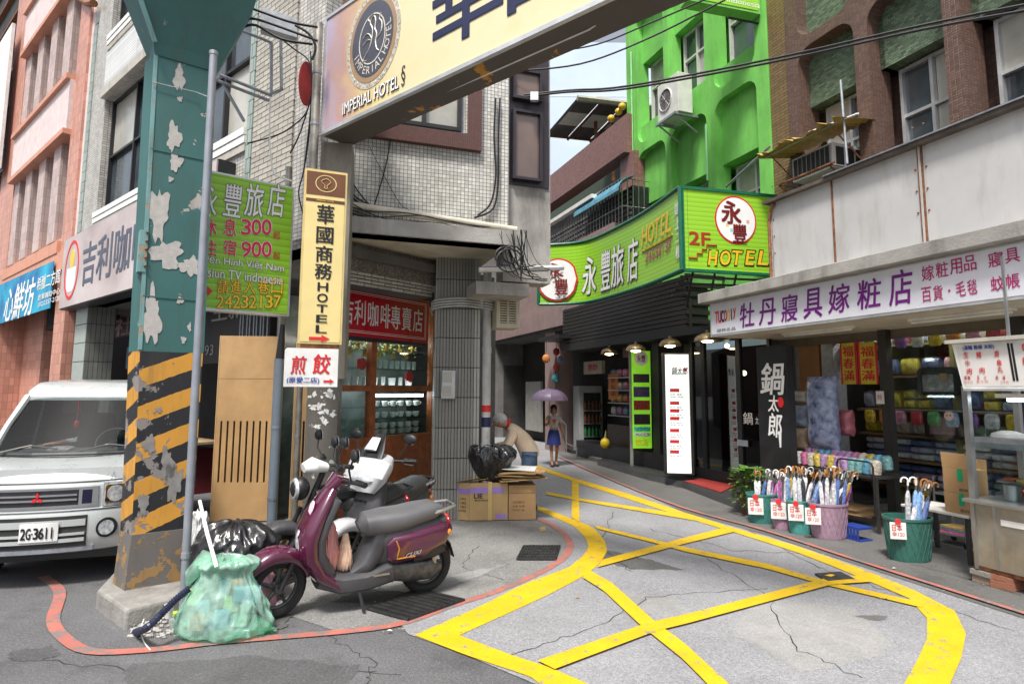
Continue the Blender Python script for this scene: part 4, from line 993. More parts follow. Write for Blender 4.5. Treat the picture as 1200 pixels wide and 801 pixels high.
# ======================= RIGHT ROW SHOPS =======================
RC = RF(6.6)
can = thing('shop_canopy', 'grey edged flat canopy with a cream soffit over the bedding shop', 'canopy', RC.at(RC.px(1000, 300)[0], 2.4, -.5))
c0, c1 = RC.px(832, 377)[0], RC.px(1290, 330)[0]
zb, zt = RC.px(832, 395)[1], RC.px(1200, 281)[1]
bx('soffit', M['soffit'], can, RC, c0, c1, zb+.0, zb+.05, -1.45, -.09)
bx('gutter', M['concrete'], can, RC, c0-.12, c1, zt+.004, zt+.16, -.5, .13, bevel=.01)
bx('roof_slab', M['concrete_dark'], can, RC, c0, c1, zt-.1, zt+.1, -1.45, -.501)
bx('end_board', M['concrete_dark'], can, RC, c0, c0+.05, zb+.05, zt-.1, -1.4, -.1)
M['tube'] = mat('fluorescent_tube', (.75, .75, .70), .3)
for x0, x1, y in ((917, 1000, 385), (1065, 1190, 367)):
 n = -.55; Rn = RC.off(n); a0, a1 = Rn.px(x0, y)[0], Rn.px(x1, y)[0]
 t = bx('lamp_batten', M['white'], can, Rn, a0, a1, zb-.03, zb-.002, -.03, .03)
 MB().tube([Rn.at(a0+.03, zb-.045, 0), Rn.at(a1-.03, zb-.045, 0)], .014, 8).build('fluorescent_tube', M['tube'], t, smooth=True)
sg = thing('bedding_shop_sign', 'long white sign board with purple and magenta characters on the canopy edge', 'sign', RC.at(c0+2, 2.5, 0))
bx('frame', M['alu'], sg, RC, c0, c1, zb, zt, -.085, -.004)
bx('face', mat('white_blue_sign_face', (.66, .67, .74), .35, var=.05), sg, RC, c0+.03, c1, zb+.035, zt-.02, -.004, 0)
t_ = MB()
for ch, x0, y0, x1, y1 in (('牡', 867, 355, 884, 383), ('丹', 889, 350, 909, 380), ('寢', 915, 345, 935, 376), ('具', 941, 338, 963, 372), ('嫁', 970, 333, 996, 366), ('粧', 1004, 327, 1033, 361), ('店', 1041, 316, 1070, 357)):
 textpx(ch, RC, x0, y0, x1, y1, .004, None, None, bold=.022, shear=.12, keep=t_)
t_.build('lettering', M['purple_l'], sg)
t_ = MB()
for s_, x0, y0, x1, y1 in (('嫁粧用品', 1079, 303, 1145, 325), ('百貨·毛毯', 1079, 330, 1146, 351), ('寢具', 1157, 291, 1196, 312), ('蚊帳', 1160, 320, 1196, 341)):
 n = len(s_);
 for i, ch in enumerate(s_):
  w = (x1-x0)/n; sl = -.24 if y0 < 326 and y0 != 320 else -.17
  xa = x0+i*w; ym = (y0+y1)/2+sl*(xa+w/2-(x0+x1)/2); h = (y1-y0)*.41
  textpx(ch, RC, xa+1, ym-h, xa+w-1, ym+h, .004, None, None, bold=.012, keep=t_)
t_.build('lettering', M['magenta_l'], sg)
for i, (ch, c_) in enumerate(zip('Tucooly', ('red', 'red', 'navy', 'magenta_l', 'yellow_l', 'navy', 'red'))):
 x = 838+i*3.5; textpx(ch, RC, x, 365-i*.7, x+3.4, 379-i*.9, .004, M[c_], sg, bold=.02)
textpx('寢飾名品', RC, 840, 384, 862, 388, .004, M['black_l'], sg)
RW = RF(6.75)
wc = thing('white_clad_balcony', 'white sheet metal balcony enclosure with rusty strips above the canopy', 'balcony', RW.at(RW.px(1050, 250)[0], 3.2, -.5))
w0, w1 = RW.px(903, 260)[0], RW.px(1290, 200)[0]; z0 = zt+.165; z1 = RW.px(1050, 183)[1]
M['clad'] = mat('dirty_white_cladding', (.54, .54, .54), .45, var=.08, scale=1.5, grime=.5, gcol=(.2, .15, .1), gth=(.5, .8), bump=.1, bscale=4)
s1, s2 = RW.px(976, 240)[0], RW.px(1080, 210)[0]
for a, b in ((w0, s1-.012), (s1+.012, s2-.03), (s2+.03, w1)): bx('sheet', M['clad'], wc, RW, a, b, z0, z1, -.06, 0)
bx('rusty_strip', M['rust'], wc, RW, s1-.011, s1+.011, z0, z1, -.05, .012); bx('rusty_strip', M['rust'], wc, RW, s2-.028, s2+.028, z0, z1, -.05, .014)
bx('streak', M['clad'], wc, RW, s2-.011, s2+.011, z0, z1, .014, .02)
bx('top_flashing', mat('dark_rusty_flashing', (.10, .08, .07), .7, var=.4, grime=.5), wc, RW, w0-.05, w1, z1, z1+.045, -.9, .09)
bx('flashing_lip', M['galv'], wc, RW, w0+1.0, w1, z1+.05, z1+.065, -.3, .11)
bx('core', M['dark'], wc, RW, w0-.1, w1, z0, z1-.02, -1.3, -.4)
ch = MB()
path = [(w0-.0, z0), (w0-.0, z1-.25), (w0+.03, z1-.12), (w0+.12, z1-.02)]
for n in (.03, -.55): ch.tube([RW.at(a, b, n) for a, b in path], .022, 6)
ch.build('side_frame', M['rust'], wc)
for k in range(6): MB().tube([RW.at(w0, z0+.15+k*.19, .03), RW.at(w0, z0+.15+k*.19, -.55)], .012, 5).build('rung', M['rust'], wc)
bx('side_sheet', M['galv'], wc, RW, w0+.02, w0+.03, z0, z1-.1, -.55, -.0)
RS = RF(8.1)
sh = thing('bedding_shop', 'open bedding shop with crowded shelves under the canopy', 'shop', RS.at(RS.px(1035, 500)[0], 0, -.5))
u0, u1 = RS.px(922, 480)[0], RS.px(1290, 480)[0]
zc = zb+.9
bx('back_wall', mat('olive_wall', (.17, .16, .08), .7, var=.2), sh, RS, u0-.4, u1, 0, 3.6, -1.9, -1.8)
bx('floor', M['walk'], sh, RS, u0, u1, .012, .05, -1.8, -.1)
bx('lintel', mat('dim_lintel', (.16, .13, .09), .7, grime=.4), sh, RS, u0-.3, u1, zb-.12, 3.4, -.15, -.05)
pm = mat('dark_steel_post', (.05, .048, .045), .5, metal=.3, grime=.3)
for x in (1037, 1195):
 u = RS.px(x, 480)[0]; bx('post', pm, sh, RS, u, u+.12, 0, 3.3, -.04, .06)
u = RS.px(930, 480)[0]; bx('post', mat('orange_post', (.34, .16, .06), .6, grime=.2), sh, RS, RS.px(933, 480)[0], RS.px(957, 480)[0], 0, 3.3, -.3, -.1)
bx('post', M['galv'], sh, RS, RS.px(962, 480)[0], RS.px(976, 480)[0], 0, 3.3, -.3, -.06)
bx('side_wall', M['concrete_dark'], sh, RS, u0-.3, u0-.02, 0, 3.4, -1.8, .0)
shelfm = mat('shelf_wood', (.20, .11, .05), .6)
ushf0, ushf1 = RS.px(985, 480)[0], RS.px(1185, 480)[0]
zrow = [RS.px(1010, 604, -1.3)[1], RS.px(1010, 575, -1.3)[1], RS.px(1010, 530, -1.3)[1], RS.px(1010, 515, -1.3)[1]+.0, RS.px(1010, 466, -1.3)[1], RS.px(1010, 420, -1.3)[1]]
zrow = [.35, .72, 1.08, 1.45, 1.95, 2.42]
for z in zrow: bx('shelf', shelfm if z != 2.42 else mat('olive_shelf_edge', (.3, .27, .12), .6), sh, RS, u0+.5, u1, z-.035, z, -1.8, -.95)
for x in (985, 1060, 1130, 1190):
 u = RS.px(x, 480)[0]; bx('upright', mat('olive_upright_%d' % x, (.25, .22, .08), .6), sh, RS, u, u+.05, 0, 2.9, -1.79, -.94)
litb = mat('shop_tube_light', (1, .97, .9), .5, emit=20, var=0)
for a, b, n in ((RS.px(990, 480)[0], RS.px(1100, 480)[0], -.7), (RS.px(1100, 480)[0]+.2, RS.px(1190, 480)[0], -.7)):
 h_ = bx('lamp_housing', M['white'], sh, RS, a, b, 2.93, 2.97, n-.05, n+.05); bx('lit_tube', litb, h_, RS, a+.03, b-.03, 2.89, 2.925, n-.02, n+.02)
gl = thing('shop_glass', 'sheet of clear shop glass right of the dark steel post', 'glass pane', RS.at(RS.px(1110, 480)[0], 0, 0))
bx('pane', M['glass'], gl, RS, RS.px(1043, 480)[0]+.1, RS.px(1195, 480)[0], .1, zb-.12, 0, .01)
bx('bottom_rail', pm, gl, RS, RS.px(1043, 480)[0]+.1, RS.px(1195, 480)[0], .0, .099, -.02, .03)
random.seed(11)
pal = [(.5, .42, .05), (.35, .38, .5), (.45, .08, .12), (.5, .45, .42), (.12, .16, .3), (.55, .3, .35), (.2, .3, .2), (.6, .6, .62), (.35, .2, .3), (.08, .1, .22)]
gm = [mat('wrapped_goods_%d' % i, c, .3, var=.45, scale=16, coat=.4) for i, c in enumerate(pal)]
gmesh = {}
def goods(kind, m, w, h, d):
 k = (kind, m.name, round(w, 2), round(h, 2), round(d, 2))
 if k not in gmesh:
  mb = MB()
  if kind == 'pack':
   mb.sweep([(-w/2, 0), (-w/2+.02, 0), (0, 0), (w/2-.02, 0), (w/2, 0)], [d*.30, d*.48, d*.5, d*.48, d*.3], [h*.3, h*.46, h*.5, h*.46, h*.3], 3.4, 16)
  elif kind == 'bag':
   mb.sweep([(-w/2, 0), (-w*.4, 0), (0, .0), (w*.4, 0), (w/2, 0)], [d*.2, d*.45, d*.5, d*.45, d*.2], [h*.25, h*.46, h*.5, h*.46, h*.25], 2.4, 14)
  gmesh[k] = mb.mesh(kind, m, smooth=True)
 return gmesh[k]
def place(name, kind, m, fr, u, z, n, w, h, d, label, cat, group=None, tilt=0.0, yaw=0.0):
 o = _link(bpy.data.objects.new(name, goods(kind, m, w, h, d))); o.location = fr.at(u, z+h/2, n)
 o.rotation_euler = (0, tilt, fr.rot+yaw); return tag(o, label, cat, group)
names = ['mustard', 'grey blue', 'dark red', 'cream', 'navy', 'pink', 'green', 'white', 'mauve', 'midnight']
lvl = ['lowest', 'second', 'third', 'fourth', 'fifth', 'top']
for r, z in enumerate(zrow):
 u = u0+.56; lim = RS.px(1185, 480)[0]; hmax = (zrow[r+1] if r < 5 else 2.85)-z-.06
 while u < lim:
  if r in (0, 1): w, h = .34, .10
  elif r == 2: w, h = .24, .2
  elif r == 3: w, h = .20, .15 if random.random() < .6 else .3
  elif r == 4: w, h = .30, .28
  else: w, h = .26, .25
  h = min(h, hmax); k = random.randrange(10)
  if r == 3: k = random.choice([0, 0, 1, 4])
  if r == 5: k = random.choice([2, 7, 2, 1])
  for s in range(max(1, min(4, int(hmax/h))) if r in (0, 1, 3) else 1):
   k2 = random.choice([4, 9, 7, 1, k]) if r < 2 else k
   place('wrapped_bedding', 'pack', gm[k2], RS, u+w/2, z+.002+s*h, -1.15, w*.94, h*.95, .3, 'wrapped %s bedding pack on the %s shelf inside the bedding shop' % (names[k2], lvl[r]), 'bedding pack', 'wrapped bedding packs on the shop shelves')
  u += w+.02
for (x0, y0, x1, y1, c_, lb) in ((1075, 430, 1122, 463, (.38, .4, .42), 'grey quilt set in a dark edged case on the upper shelf'), (1080, 480, 1120, 513, (.30, .20, .26), 'mauve quilt set in a dark edged case below the grey one')):
 f = RS.off(-.8); a, b = f.px(x0, 450)[0], f.px(x1, 450)[0]; zz0, zz1 = f.px((x0+x1)/2, y1)[1], f.px((x0+x1)/2, y0)[1]
 t = thing('quilt_case', lb, 'quilt set', f.at((a+b)/2, zz0))
 MB().plate(f, rr(a, b, zz0, zz1, (.08, .08, .03, .03)), [rr(a+.05, b-.05, zz0+.05, zz1-.1)], -.2, .0).build('case', M['black'], t)
 MB().plate(f, rr(a+.02, b-.02, zz0+.02, zz1-.03), [], -.2, -.03).build('quilt', mat('quilt_print_%d' % x0, c_, .5, var=.5, scale=14), t)
 bx('tag_card', M['card'], t, f, (a+b)/2+.05, (a+b)/2+.15, zz0+.2, zz0+.3, .0, .006)
o = thing('round_face_tag', 'pale pink round tag hanging on the shop glass beside the food stall', 'tag', RS.at(*RS.px(1112, 487, .05), .05))
cu_, cz_ = RS.px(1111, 487, .05)
MB().plate(RS, disc(cu_, cz_, .055), [], .03, .04).build('disc', mat('pale_pink_card', (.62, .45, .42), .6), o)
for s in (-1, 1): MB().plate(RS, disc(cu_+s*.02, cz_+.005, .009, .009, 8), [], .04, .042).build('spot', M['black'], o)
for (x0, x1, lb) in ((987, 1002, 'left strip of red and yellow lucky banners hanging in the bedding shop'), (1008, 1026, 'right strip of red and yellow lucky banners beside the dark post')):
 f = RS.off(.0); t = thing('lucky_banner', lb, 'banner', f.at(*f.px((x0+x1)/2, 400), 0))
 a, b = f.px(x0, 425)[0], f.px(x1, 425)[0]; zz0, zz1 = f.px(x0, 450)[1], f.px(x0, 402)[1]
 bx('sheet', mat('yellow_paper_%d' % x0, (.62, .5, .04), .5), t, f, a, b, zz0, zz1, -.01, 0)
 bx('edge', M['red'], t, f, a-.03, a, zz0, zz1, -.01, .002); bx('edge', M['red'], t, f, b, b+.03, zz0, zz1, -.01, .002)
 text('福春滿', f, a+.02, b-.02, zz0+.04, zz1-.04, .004, M['red'], t, bold=.03, vert=True)
t = thing('price_card', 'small white price card hanging on the dark steel post', 'card', RS.at(*RS.px(1031, 465, .1), .1))
bx('card', M['white'], t, RS, RS.px(1026, 465, .1)[0], RS.px(1035, 465, .1)[0], RS.px(1030, 473, .1)[1], RS.px(1030, 458, .1)[1], .08, .09)
text('特', RS, RS.px(1028, 465, .1)[0], RS.px(1033, 465, .1)[0], RS.px(1030, 469, .1)[1], RS.px(1030, 462, .1)[1], .094, M['red'], t)
RN = RF(7.5)
def pillow(name, label, cat, fr, x0, y0, x1, y1, m, d=.2, e=3.0):
 a, b = fr.px(x0, (y0+y1)/2)[0], fr.px(x1, (y0+y1)/2)[0]; z0_, z1_ = fr.px((x0+x1)/2, y1)[1], fr.px((x0+x1)/2, y0)[1]
 R = []; n = 12
 for i in range(n+1):
  t = i/n; k = (1-abs(2*t-1)**5)**.5 if 0 < t < 1 else .15
  z = z0_+(z1_-z0_)*t; hw = (b-a)/2*(.93+.05*math.sin(9*t)+(.08 if t > .97 or t < .03 else 0)); hd = d/2*max(k, .12)*(1+.1*math.sin(13*t))
  R.append([fr.at((a+b)/2+hw*math.copysign(abs(math.cos(q))**(2/e), math.cos(q)), z, hd*math.copysign(abs(math.sin(q))**(2/2.2), math.sin(q))) for q in [2*math.pi*k_/20 for k_ in range(20)]])
 o = MB().rings(R).build(name, m, smooth=True); return tag(o, label, cat)
blue_p = mat('blue_patterned_fabric', (.14, .19, .42), .3, var=.6, scale=9, col2=(.40, .46, .66), coat=.5)
pillow('bolster', 'tall blue patterned bolster standing in plastic wrap between the posts', 'bolster', RN, 948, 441, 982, 526, blue_p, .28)
pillow('cushion', 'pale blue printed cushion packed above a beige one left of the tall bolster', 'cushion', RN, 925, 474, 947, 500, mat('pale_blue_print', (.28, .33, .42), .4, var=.5, scale=12), .18)
pillow('cushion', 'beige cushion with a printed animal left of the tall bolster', 'cushion', RN, 923, 500, 947, 526, mat('beige_print', (.45, .33, .22), .5, var=.4, scale=12), .18)
pillow('cushion', 'cream rolled cushion on the rack left of the bolster top', 'cushion', RN, 929, 458, 947, 471, mat('cream_print', (.50, .48, .42), .5), .16)
pillow('cushion', 'pink wrapped cushion right of the tall bolster', 'cushion', RF(7.8), 983, 480, 1000, 510, mat('rose_print', (.45, .12, .16), .4, var=.4, scale=10, coat=.4), .2)
pillow('cushion', 'pink bag of bedding at the left end of the towel table', 'cushion', RF(7.4), 921, 527, 934, 548, mat('pink_bag', (.60, .22, .40), .4, var=.3), .2)
pillow('bedding_bag', 'bright blue bag below the pink bag behind the baskets', 'bag', RF(7.4), 921, 552, 937, 578, mat('bright_blue_bag', (.05, .22, .60), .4), .2)
RTb = RF(7.15)
tt = thing('towel_table', 'low black framed table piled with wrapped towels in front of the bedding shop', 'table', RTb.at(RTb.px(980, 570)[0], 0, 0))
a0, a1 = RTb.px(928, 560)[0], RTb.px(1027, 560)[0]; zt_ = RTb.px(980, 552)[1]
bx('tabletop', pm, tt, RTb, a0, a1, zt_-.03, zt_, -.55, 0)
for a in (a0, a1-.03):
 for n in (-.55, -.03): bx('leg', pm, tt, RTb, a, a+.03, 0, zt_-.031, n, n+.03)
def hoop(xa, xb, yt, yb, n=.04):
 f = RTb; A_ = f.px(xa, (yt+yb)/2)[0]; B_ = f.px(xb, (yt+yb)/2)[0]; zt2 = f.px((xa+xb)/2, yt)[1]; zb2 = f.px((xa+xb)/2, yb)[1]; r = .06
 pts = [(A_, zb2), (A_, zt2-r), (A_+r*.3, zt2-r*.3), (A_+r, zt2), (B_-r, zt2), (B_-r*.3, zt2-r*.3), (B_, zt2-r), (B_, zb2)]
 MB().tube([f.at(p, q, n) for p, q in pts], .012, 6).build('hoop_rail', M['black'], tt)
hoop(985, 1027, 539, 600); hoop(929, 936, 532, 600)
random.seed(21)
tp = [(.60, .35, .40), (.15, .42, .60), (.62, .6, .6), (.65, .5, .1), (.55, .15, .3), (.25, .5, .5), (.5, .3, .55), (.62, .55, .45)]
tm = [mat('towel_wrap_%d' % i, c, .3, var=.5, scale=30, coat=.5) for i, c in enumerate(tp)]
tn = ['pink', 'turquoise', 'white', 'yellow', 'crimson', 'teal', 'lilac', 'cream']
for i in range(24):
 u = a0+.04+(a1-a0-.08)*(i % 12)/11.5; k = random.randrange(8)
 o = place('wrapped_towel', 'bag', tm[k], RTb, u, zt_+.0+(.0 if i < 12 else .05), -.12 if i < 12 else -.32, .19, .12, .13, '%s towel in clear wrap in the %s row on the low table' % (tn[k], 'front' if i < 12 else 'back'), 'towel', 'wrapped towels on the low table', yaw=random.uniform(-.4, .4), tilt=1.57+random.uniform(-.25, .25)); o.location.z += .035
pillow('carton', 'brown carton under the towel table', 'box', RF(7.5), 985, 590, 1020, 603, M['card'], .3, 6)
o = thing('blue_crate', 'low blue plastic crate on the ground behind the front pink basket', 'crate', G(1000, 628))
fc = RF(6.55)
a0_, a1_ = fc.px(985, 620)[0], fc.px(1007, 620)[0]; cm = mat('blue_crate_plastic', (.02, .05, .28), .4)
for q in (0, .14): bx('rim', cm, o, fc, a0_, a1_, q, q+.025, -.2, 0)
for k in range(6): bx('crate_slat', cm, o, fc, a0_+(a1_-a0_)*k/6, a0_+(a1_-a0_)*(k+.55)/6, .025, .14, -.012, 0)
for x, y, lb in ((1030, 608, 'single red brick lying at the foot of the dark steel post'), (1017, 600, 'red brick lying behind the crate under the shop window')):
 g = G(x, y); f = Fr(g.x, g.y, .348, -.937); o = MB().box(f, -.1, .1, 0.011, .08, -.05, .05).build('loose_brick', mat('red_brick_%d' % x, (.28, .09, .05), .9, bump=.5), bevel=.006); tag(o, lb, 'brick')
def basket(x, yb, yt, hwpx, col, label, card=(0, 0), seed=0, tall=1.0, many=9, mix=(.6, .6, .62)):
 g = G(x, yb-4); sc_ = g.y/FPX; r = hwpx*sc_; h = (yb-yt)*sc_*.97
 o = thing('umbrella_basket', label, 'basket', g, group='umbrella baskets in front of the bedding shop')
 m = mat('basket_%s_%d' % (label.split()[0], x), col, .45, var=.15, scale=25, grime=.3);
 R = []
 for k, (rr_, z) in enumerate(((.84, 0.012), (.86, .03), (.93, h*.5), (1.0, h-.03), (1.05, h-.025), (1.05, h), (.98, h), (.90, h*.5), (.82, .04))):
  R.append([g+Vector((r*rr_*math.cos(a), r*rr_*math.sin(a)*.8, z)) for a in [2*math.pi*j/36 for j in range(36)]])
 MB().rings(R).build('tub', m, o, smooth=True, ang=50)
 lt = MB()
 for j in range(22):
  a = 2*math.pi*j/22
  lt.tube([g+Vector((r*1.0*q*math.cos(a+s), r*q*math.sin(a+s)*.8, z)) for q, s, z in ((.865, 0, .03), (.95, .25, h*.5), (1.005, .5, h-.04))], .0035, 4)
  lt.tube([g+Vector((r*1.0*q*math.cos(a-s), r*q*math.sin(a-s)*.8, z)) for q, s, z in ((.865, 0, .03), (.95, .25, h*.5), (1.005, .5, h-.04))], .0035, 4)
 lt.build('lattice', m, o)
 cx, cy = card
 tpx = Fr(g.x, g.y, .97, -.24)
 cpu, cpz = cx*sc_, h*.62+cy*sc_
 c = bx('price_card', M['white'], o, tpx, cpu-8*sc_, cpu+8*sc_, cpz-9*sc_, cpz+9*sc_, r*.86, r*.86+.005)
 text('日本', tpx, cpu-6*sc_, cpu+4*sc_, cpz, cpz+7*sc_, r*.86+.008, M['red'], o, bold=.01); text('傘120', tpx, cpu-6*sc_, cpu+6*sc_, cpz-6*sc_, cpz-1*sc_, r*.86+.008, M['red'], o)
 MB().plate(tpx, disc(cpu, cpz+10*sc_, 3*sc_, 3*sc_, 8), [], r*.86, r*.86+.02).build('red_clip', M['red'], o)
 rn = random.Random(seed)
 for k in range(many):
  a = rn.random()*6.28; q = math.sqrt(rn.random())*.62; bpt = g+Vector((r*q*math.cos(a)*.8, r*q*math.sin(a)*.6, .05))
  dv = Vector((rn.uniform(-.05, .42), rn.uniform(-.15, .1), 1)).normalized(); Lh = h*tall*(.78+rn.random()*.18)+.26
  tp_ = bpt+dv*Lh
  c1 = rn.choice([(.5, .52, .56), (.1, .15, .35), (.03, .03, .04), (.35, .1, .3), (.6, .6, .62), (.2, .35, .6), (.45, .3, .05)]) if rn.random() < .75 else mix
  key = 'umb_%d_%d_%d' % tuple(int(v*100) for v in c1)
  um = bpy.data.materials.get(key) or mat(key, c1, .25, var=.5, scale=30, coat=.6)
  hk = rn.choice(['black', 'steel', 'wood', 'wood', 'white']); hm = {'black': M['black'], 'steel': M['steel'], 'white': M['white'], 'wood': bpy.data.materials.get('umbrella_wood') or mat('umbrella_wood', (.35, .16, .05), .4)}[hk]
  cn = {'5052': 'silver grey'}.get('', '')
  cname = {(50, 52, 56): 'silver', (10, 15, 35): 'navy', (3, 3, 4): 'black', (35, 10, 30): 'plum', (60, 60, 62): 'white', (20, 35, 60): 'blue', (45, 30, 5): 'amber'}.get(tuple(int(v*100) for v in c1), 'pale')
  t = thing('rolled_umbrella', '%s umbrella with a %s crook in the %s' % (cname, {'black': 'black', 'steel': 'silver', 'white': 'white', 'wood': 'wooden'}[hk], label.split(' at ')[0].split(' in ')[0].split(' with')[0].split(' standing')[0].split(' between')[0]), 'umbrella', bpt, group='rolled umbrellas in the baskets')
  MB().tube([bpt, bpt+dv*Lh*.5, bpt+dv*Lh*.92, tp_], [.012, .026, .024, .010], 7).build('canopy', um, t, smooth=True)
  MB().tube([tp_-dv*.01, tp_+dv*.06], .006, 5).build('shaft', M['steel'], t)
  sx = Vector((rn.uniform(-1, 1), rn.uniform(-.6, .6), 0)).normalized(); hp = tp_+dv*.05; rr2 = .03
  MB().tube([hp, hp+dv*.05]+[hp+dv*.05+sx*rr2*(1-math.cos(q))+dv*rr2*math.sin(q) for q in (.6, 1.2, 1.8, 2.4, 3.1)]+[hp+dv*.03+sx*rr2*2], .009, 6).build('crook', hm, t, smooth=True)
basket(894, 616, 582, 17, (.05, .22, .19), 'dark green umbrella basket at the left end of the row', (-9, 0), 1, .7, 14)
basket(918, 624, 590, 12, (.36, .22, .30), 'narrow mauve basket between the two green ones', (-6, 2), 2, 1.0, 10)
basket(939, 629, 590, 14, (.07, .30, .27), 'bright turquoise basket in the middle of the row', (-7, 2), 3, 1.0, 12)
basket(972, 634, 593, 21, (.34, .22, .29), 'large pink mauve basket at the right end of the row', (-20, 2), 4, 1.0, 20)
basket(1066, 660, 610, 25, (.035, .13, .105), 'deep green basket standing alone in front of the small table', (-17, 6), 5, .95, 10)
F1 = RF(6.85)
tb = thing('side_table', 'small white topped table beside the food stall', 'table', F1.at(F1.px(1105, 600)[0], 0, -.2))
a0, a1 = F1.px(1063, 590)[0], F1.px(1143, 602)[0]; zt_ = F1.px(1100, 596)[1]
bx('tabletop', mat('white_table_top', (.62, .60, .56), .5, grime=.2), tb, F1, a0, a1, zt_-.025, zt_, -.4, .1, bevel=.004)
for a in (a0+.05, a1-.06):
 for n in (-.36, .04): bx('leg', pm, tb, F1, a, a+.035, 0.012, zt_-.026, n, n+.035)
F1c = RF(6.8)
b0, b1_ = F1c.px(1105, 560)[0], F1c.px(1140, 560)[0]
for k, (ya, yb, lb) in enumerate(((596, 577, 'lower brown carton with green tape on the side table'), (577, 549, 'middle brown carton with green tape on the side table'))):
 za, zb_2 = (zt_+.001 if k == 0 else zprev+.001), F1c.px(1120, yb)[1]
 t = thing('carton', lb, 'box', F1c.at((b0+b1_)/2, za)); bx('box', M['card'], t, F1c, b0, b1_, za, zb_2, -.22, 0.0, bevel=.003)
 bx('green_tape', mat('green_tape_%d' % k, (.0, .30, .13), .4), t, F1c, (b0+b1_)/2-.0, (b0+b1_)/2+.05, zb_2-.12, zb_2-.001, 0.001, .003)
 text('易碎', F1c, b0+.15, b1_-.05, za+.02, za+.05, .0035, M['navy'], t); zprev = zb_2
t = thing('carton', 'open topped brown carton flap standing on the cartons', 'box', F1c.at((b0+b1_)/2, zprev))
MB().plate(F1c, [(b0, zprev+.002), (b1_, zprev+.002), (b1_+.01, F1c.px(1140, 533)[1]), (b0-.01, F1c.px(1105, 529)[1])], [], -.004, 0).build('flap', M['card'], t)
bx('rear_flap', M['card'], t, F1c, b0, b1_, zprev+.002, zprev+.1, -.22, -.215)
tr = thing('wire_trolley', 'small wire trolley with magazines under the side table', 'trolley', F1.at(F1.px(1110, 640)[0], 0, -.6))
fq = F1.off(-.55); a0, a1 = fq.px(1096, 620)[0], fq.px(1132, 620)[0]
for z in (.12, .55): bx('tray', M['steel'], tr, fq, a0, a1, z, z+.02, -.3, 0)
for a in (a0, a1-.015):
 for n in (-.3, -.015):
  bx('rod', M['steel'], tr, fq, a, a+.015, .06, .75, n, n+.015); MB().cyl(fq.at(a+.007, .04, n), fq.at(a+.007, .04, n+.02), .03, 12).build('castor', M['black'], tr)
for k, c in enumerate(((.5, .1, .2), (.1, .2, .3), (.45, .3, .1))):
 o = bx('magazine', mat('magazine_%d' % k, c, .4, var=.4, scale=20), None, fq, a0+.04, a1-.05, .141+k*.026, .163+k*.026, -.24, -.02); tag(o, ['lowest', 'middle', 'topmost'][k]+' of the magazines stacked on the wire trolley', 'magazine')
FS = RF(6.25)
s0 = FS.px(1140, 620)[0]; s1 = FS.px(1290, 620)[0]
fs = thing('food_stall', 'stainless steel food stall raised on bricks at the right edge', 'food stall', FS.at(s0+.6, 0, -.3))
zc_ = FS.px(1170, 590)[1]-.02; zbm_ = FS.px(1143, 661)[1]
stn = mat('stainless_panel', (.42, .40, .36), .3, metal=.75, var=.3, scale=3, grime=.35, gcol=(.25, .17, .08))
bx('cabinet', stn, fs, FS, s0+.03, s1, zbm_, zc_-.0, -.75, 0)
for a in (s0+.18, ): bx('panel_seam', M['steel'], fs, FS, a, a+.02, zbm_, zc_, 0, .008)
bx('white_band', M['white'], fs, FS, s0+.24, s1, zc_-.16, zc_-.11, .001, .008)
bx('counter_top', M['steel'], fs, FS, s0-.04, s1, zc_, zc_+.03, -.8, .06, bevel=.006)
sgn0 = FS.px(1127, 470)[0]
for n in (.0, -.72): bx('post', M['steel'], fs, FS, s0-.01, s0+.04, 0.35, FS.px(1145, 452)[1], n-.05, n)
bx('corner_edge', M['steel'], fs, FS, s0, s0+.03, zbm_-.03, zc_, -.06, .01)
zsh = FS.px(1170, 517)[1]
bx('upper_shelf', M['galv'], fs, FS, s0+.04, s1, zsh, zsh+.025, -.7, -.05)
bx('upper_shelf_edge', M['galv'], fs, FS, s0+.04, s1, zsh-.07, zsh, -.06, -.045)
bx('glass_front', M['glass'], fs, FS, s0+.05, s1, zc_+.04, zsh-.02, -.04, -.035)
bx('base_rail', M['rust'], fs, FS, s0+.03, s1, zbm_-.04, zbm_, -.7, -.02)
ltu = FS.px(1172, 470, -.3)
bx('lit_tube', mat('stall_lamp', (.85, .95, 1), .4, emit=4, var=0), fs, FS, s0+.2, s1, ltu[1], ltu[1]+.03, -.33, -.28)
bx('tube_housing', M['white'], fs, FS, s0+.15, s1, ltu[1]+.032, ltu[1]+.07, -.38, -.2)
bm_ = [mat('old_brick_%d' % i, c, .9, var=.25, bump=.8, grime=.5) for i, c in enumerate(((.30, .12, .07), (.28, .20, .15), (.24, .22, .19)))]
for j, (x, lb) in enumerate(((1150, 'left stack of rough bricks under the food stall'), (1173, 'right stack of rough bricks under the food stall'))):
 u = FS.px(x, 680)[0]; t = thing('brick_stack', lb, 'brick stack', FS.at(u, 0, -.1)); z = .012; rn = random.Random(j)
 k = 0
 while z < zbm_-.06:
  h = min(.065, zbm_-.042-z); o = piece('brick', bm_[rn.randrange(3)], t, FS, u+rn.uniform(-.012, .012), z+h/2, -.1+rn.uniform(-.015, .015), .17, round(h-.004, 3), .2, tilt=rn.uniform(-.03, .03)); z += h; k += 1
bowl = MB().lathe([(.03, 0), (.06, .01), (.10, .06), (.095, .062), (.05, .02)], seg=20).mesh('bowl', porc, smooth=True)
for i in range(6):
 o = _link(bpy.data.objects.new('bowl', bowl)); o.location = FS.at(s0+.62, zsh+.027+.018*i, -.28); o.scale = (1.2, 1.2, 1.2); tag(o, 'white bowl in the stack on the upper stall shelf', 'bowl', 'stacked bowls on the stall shelf')
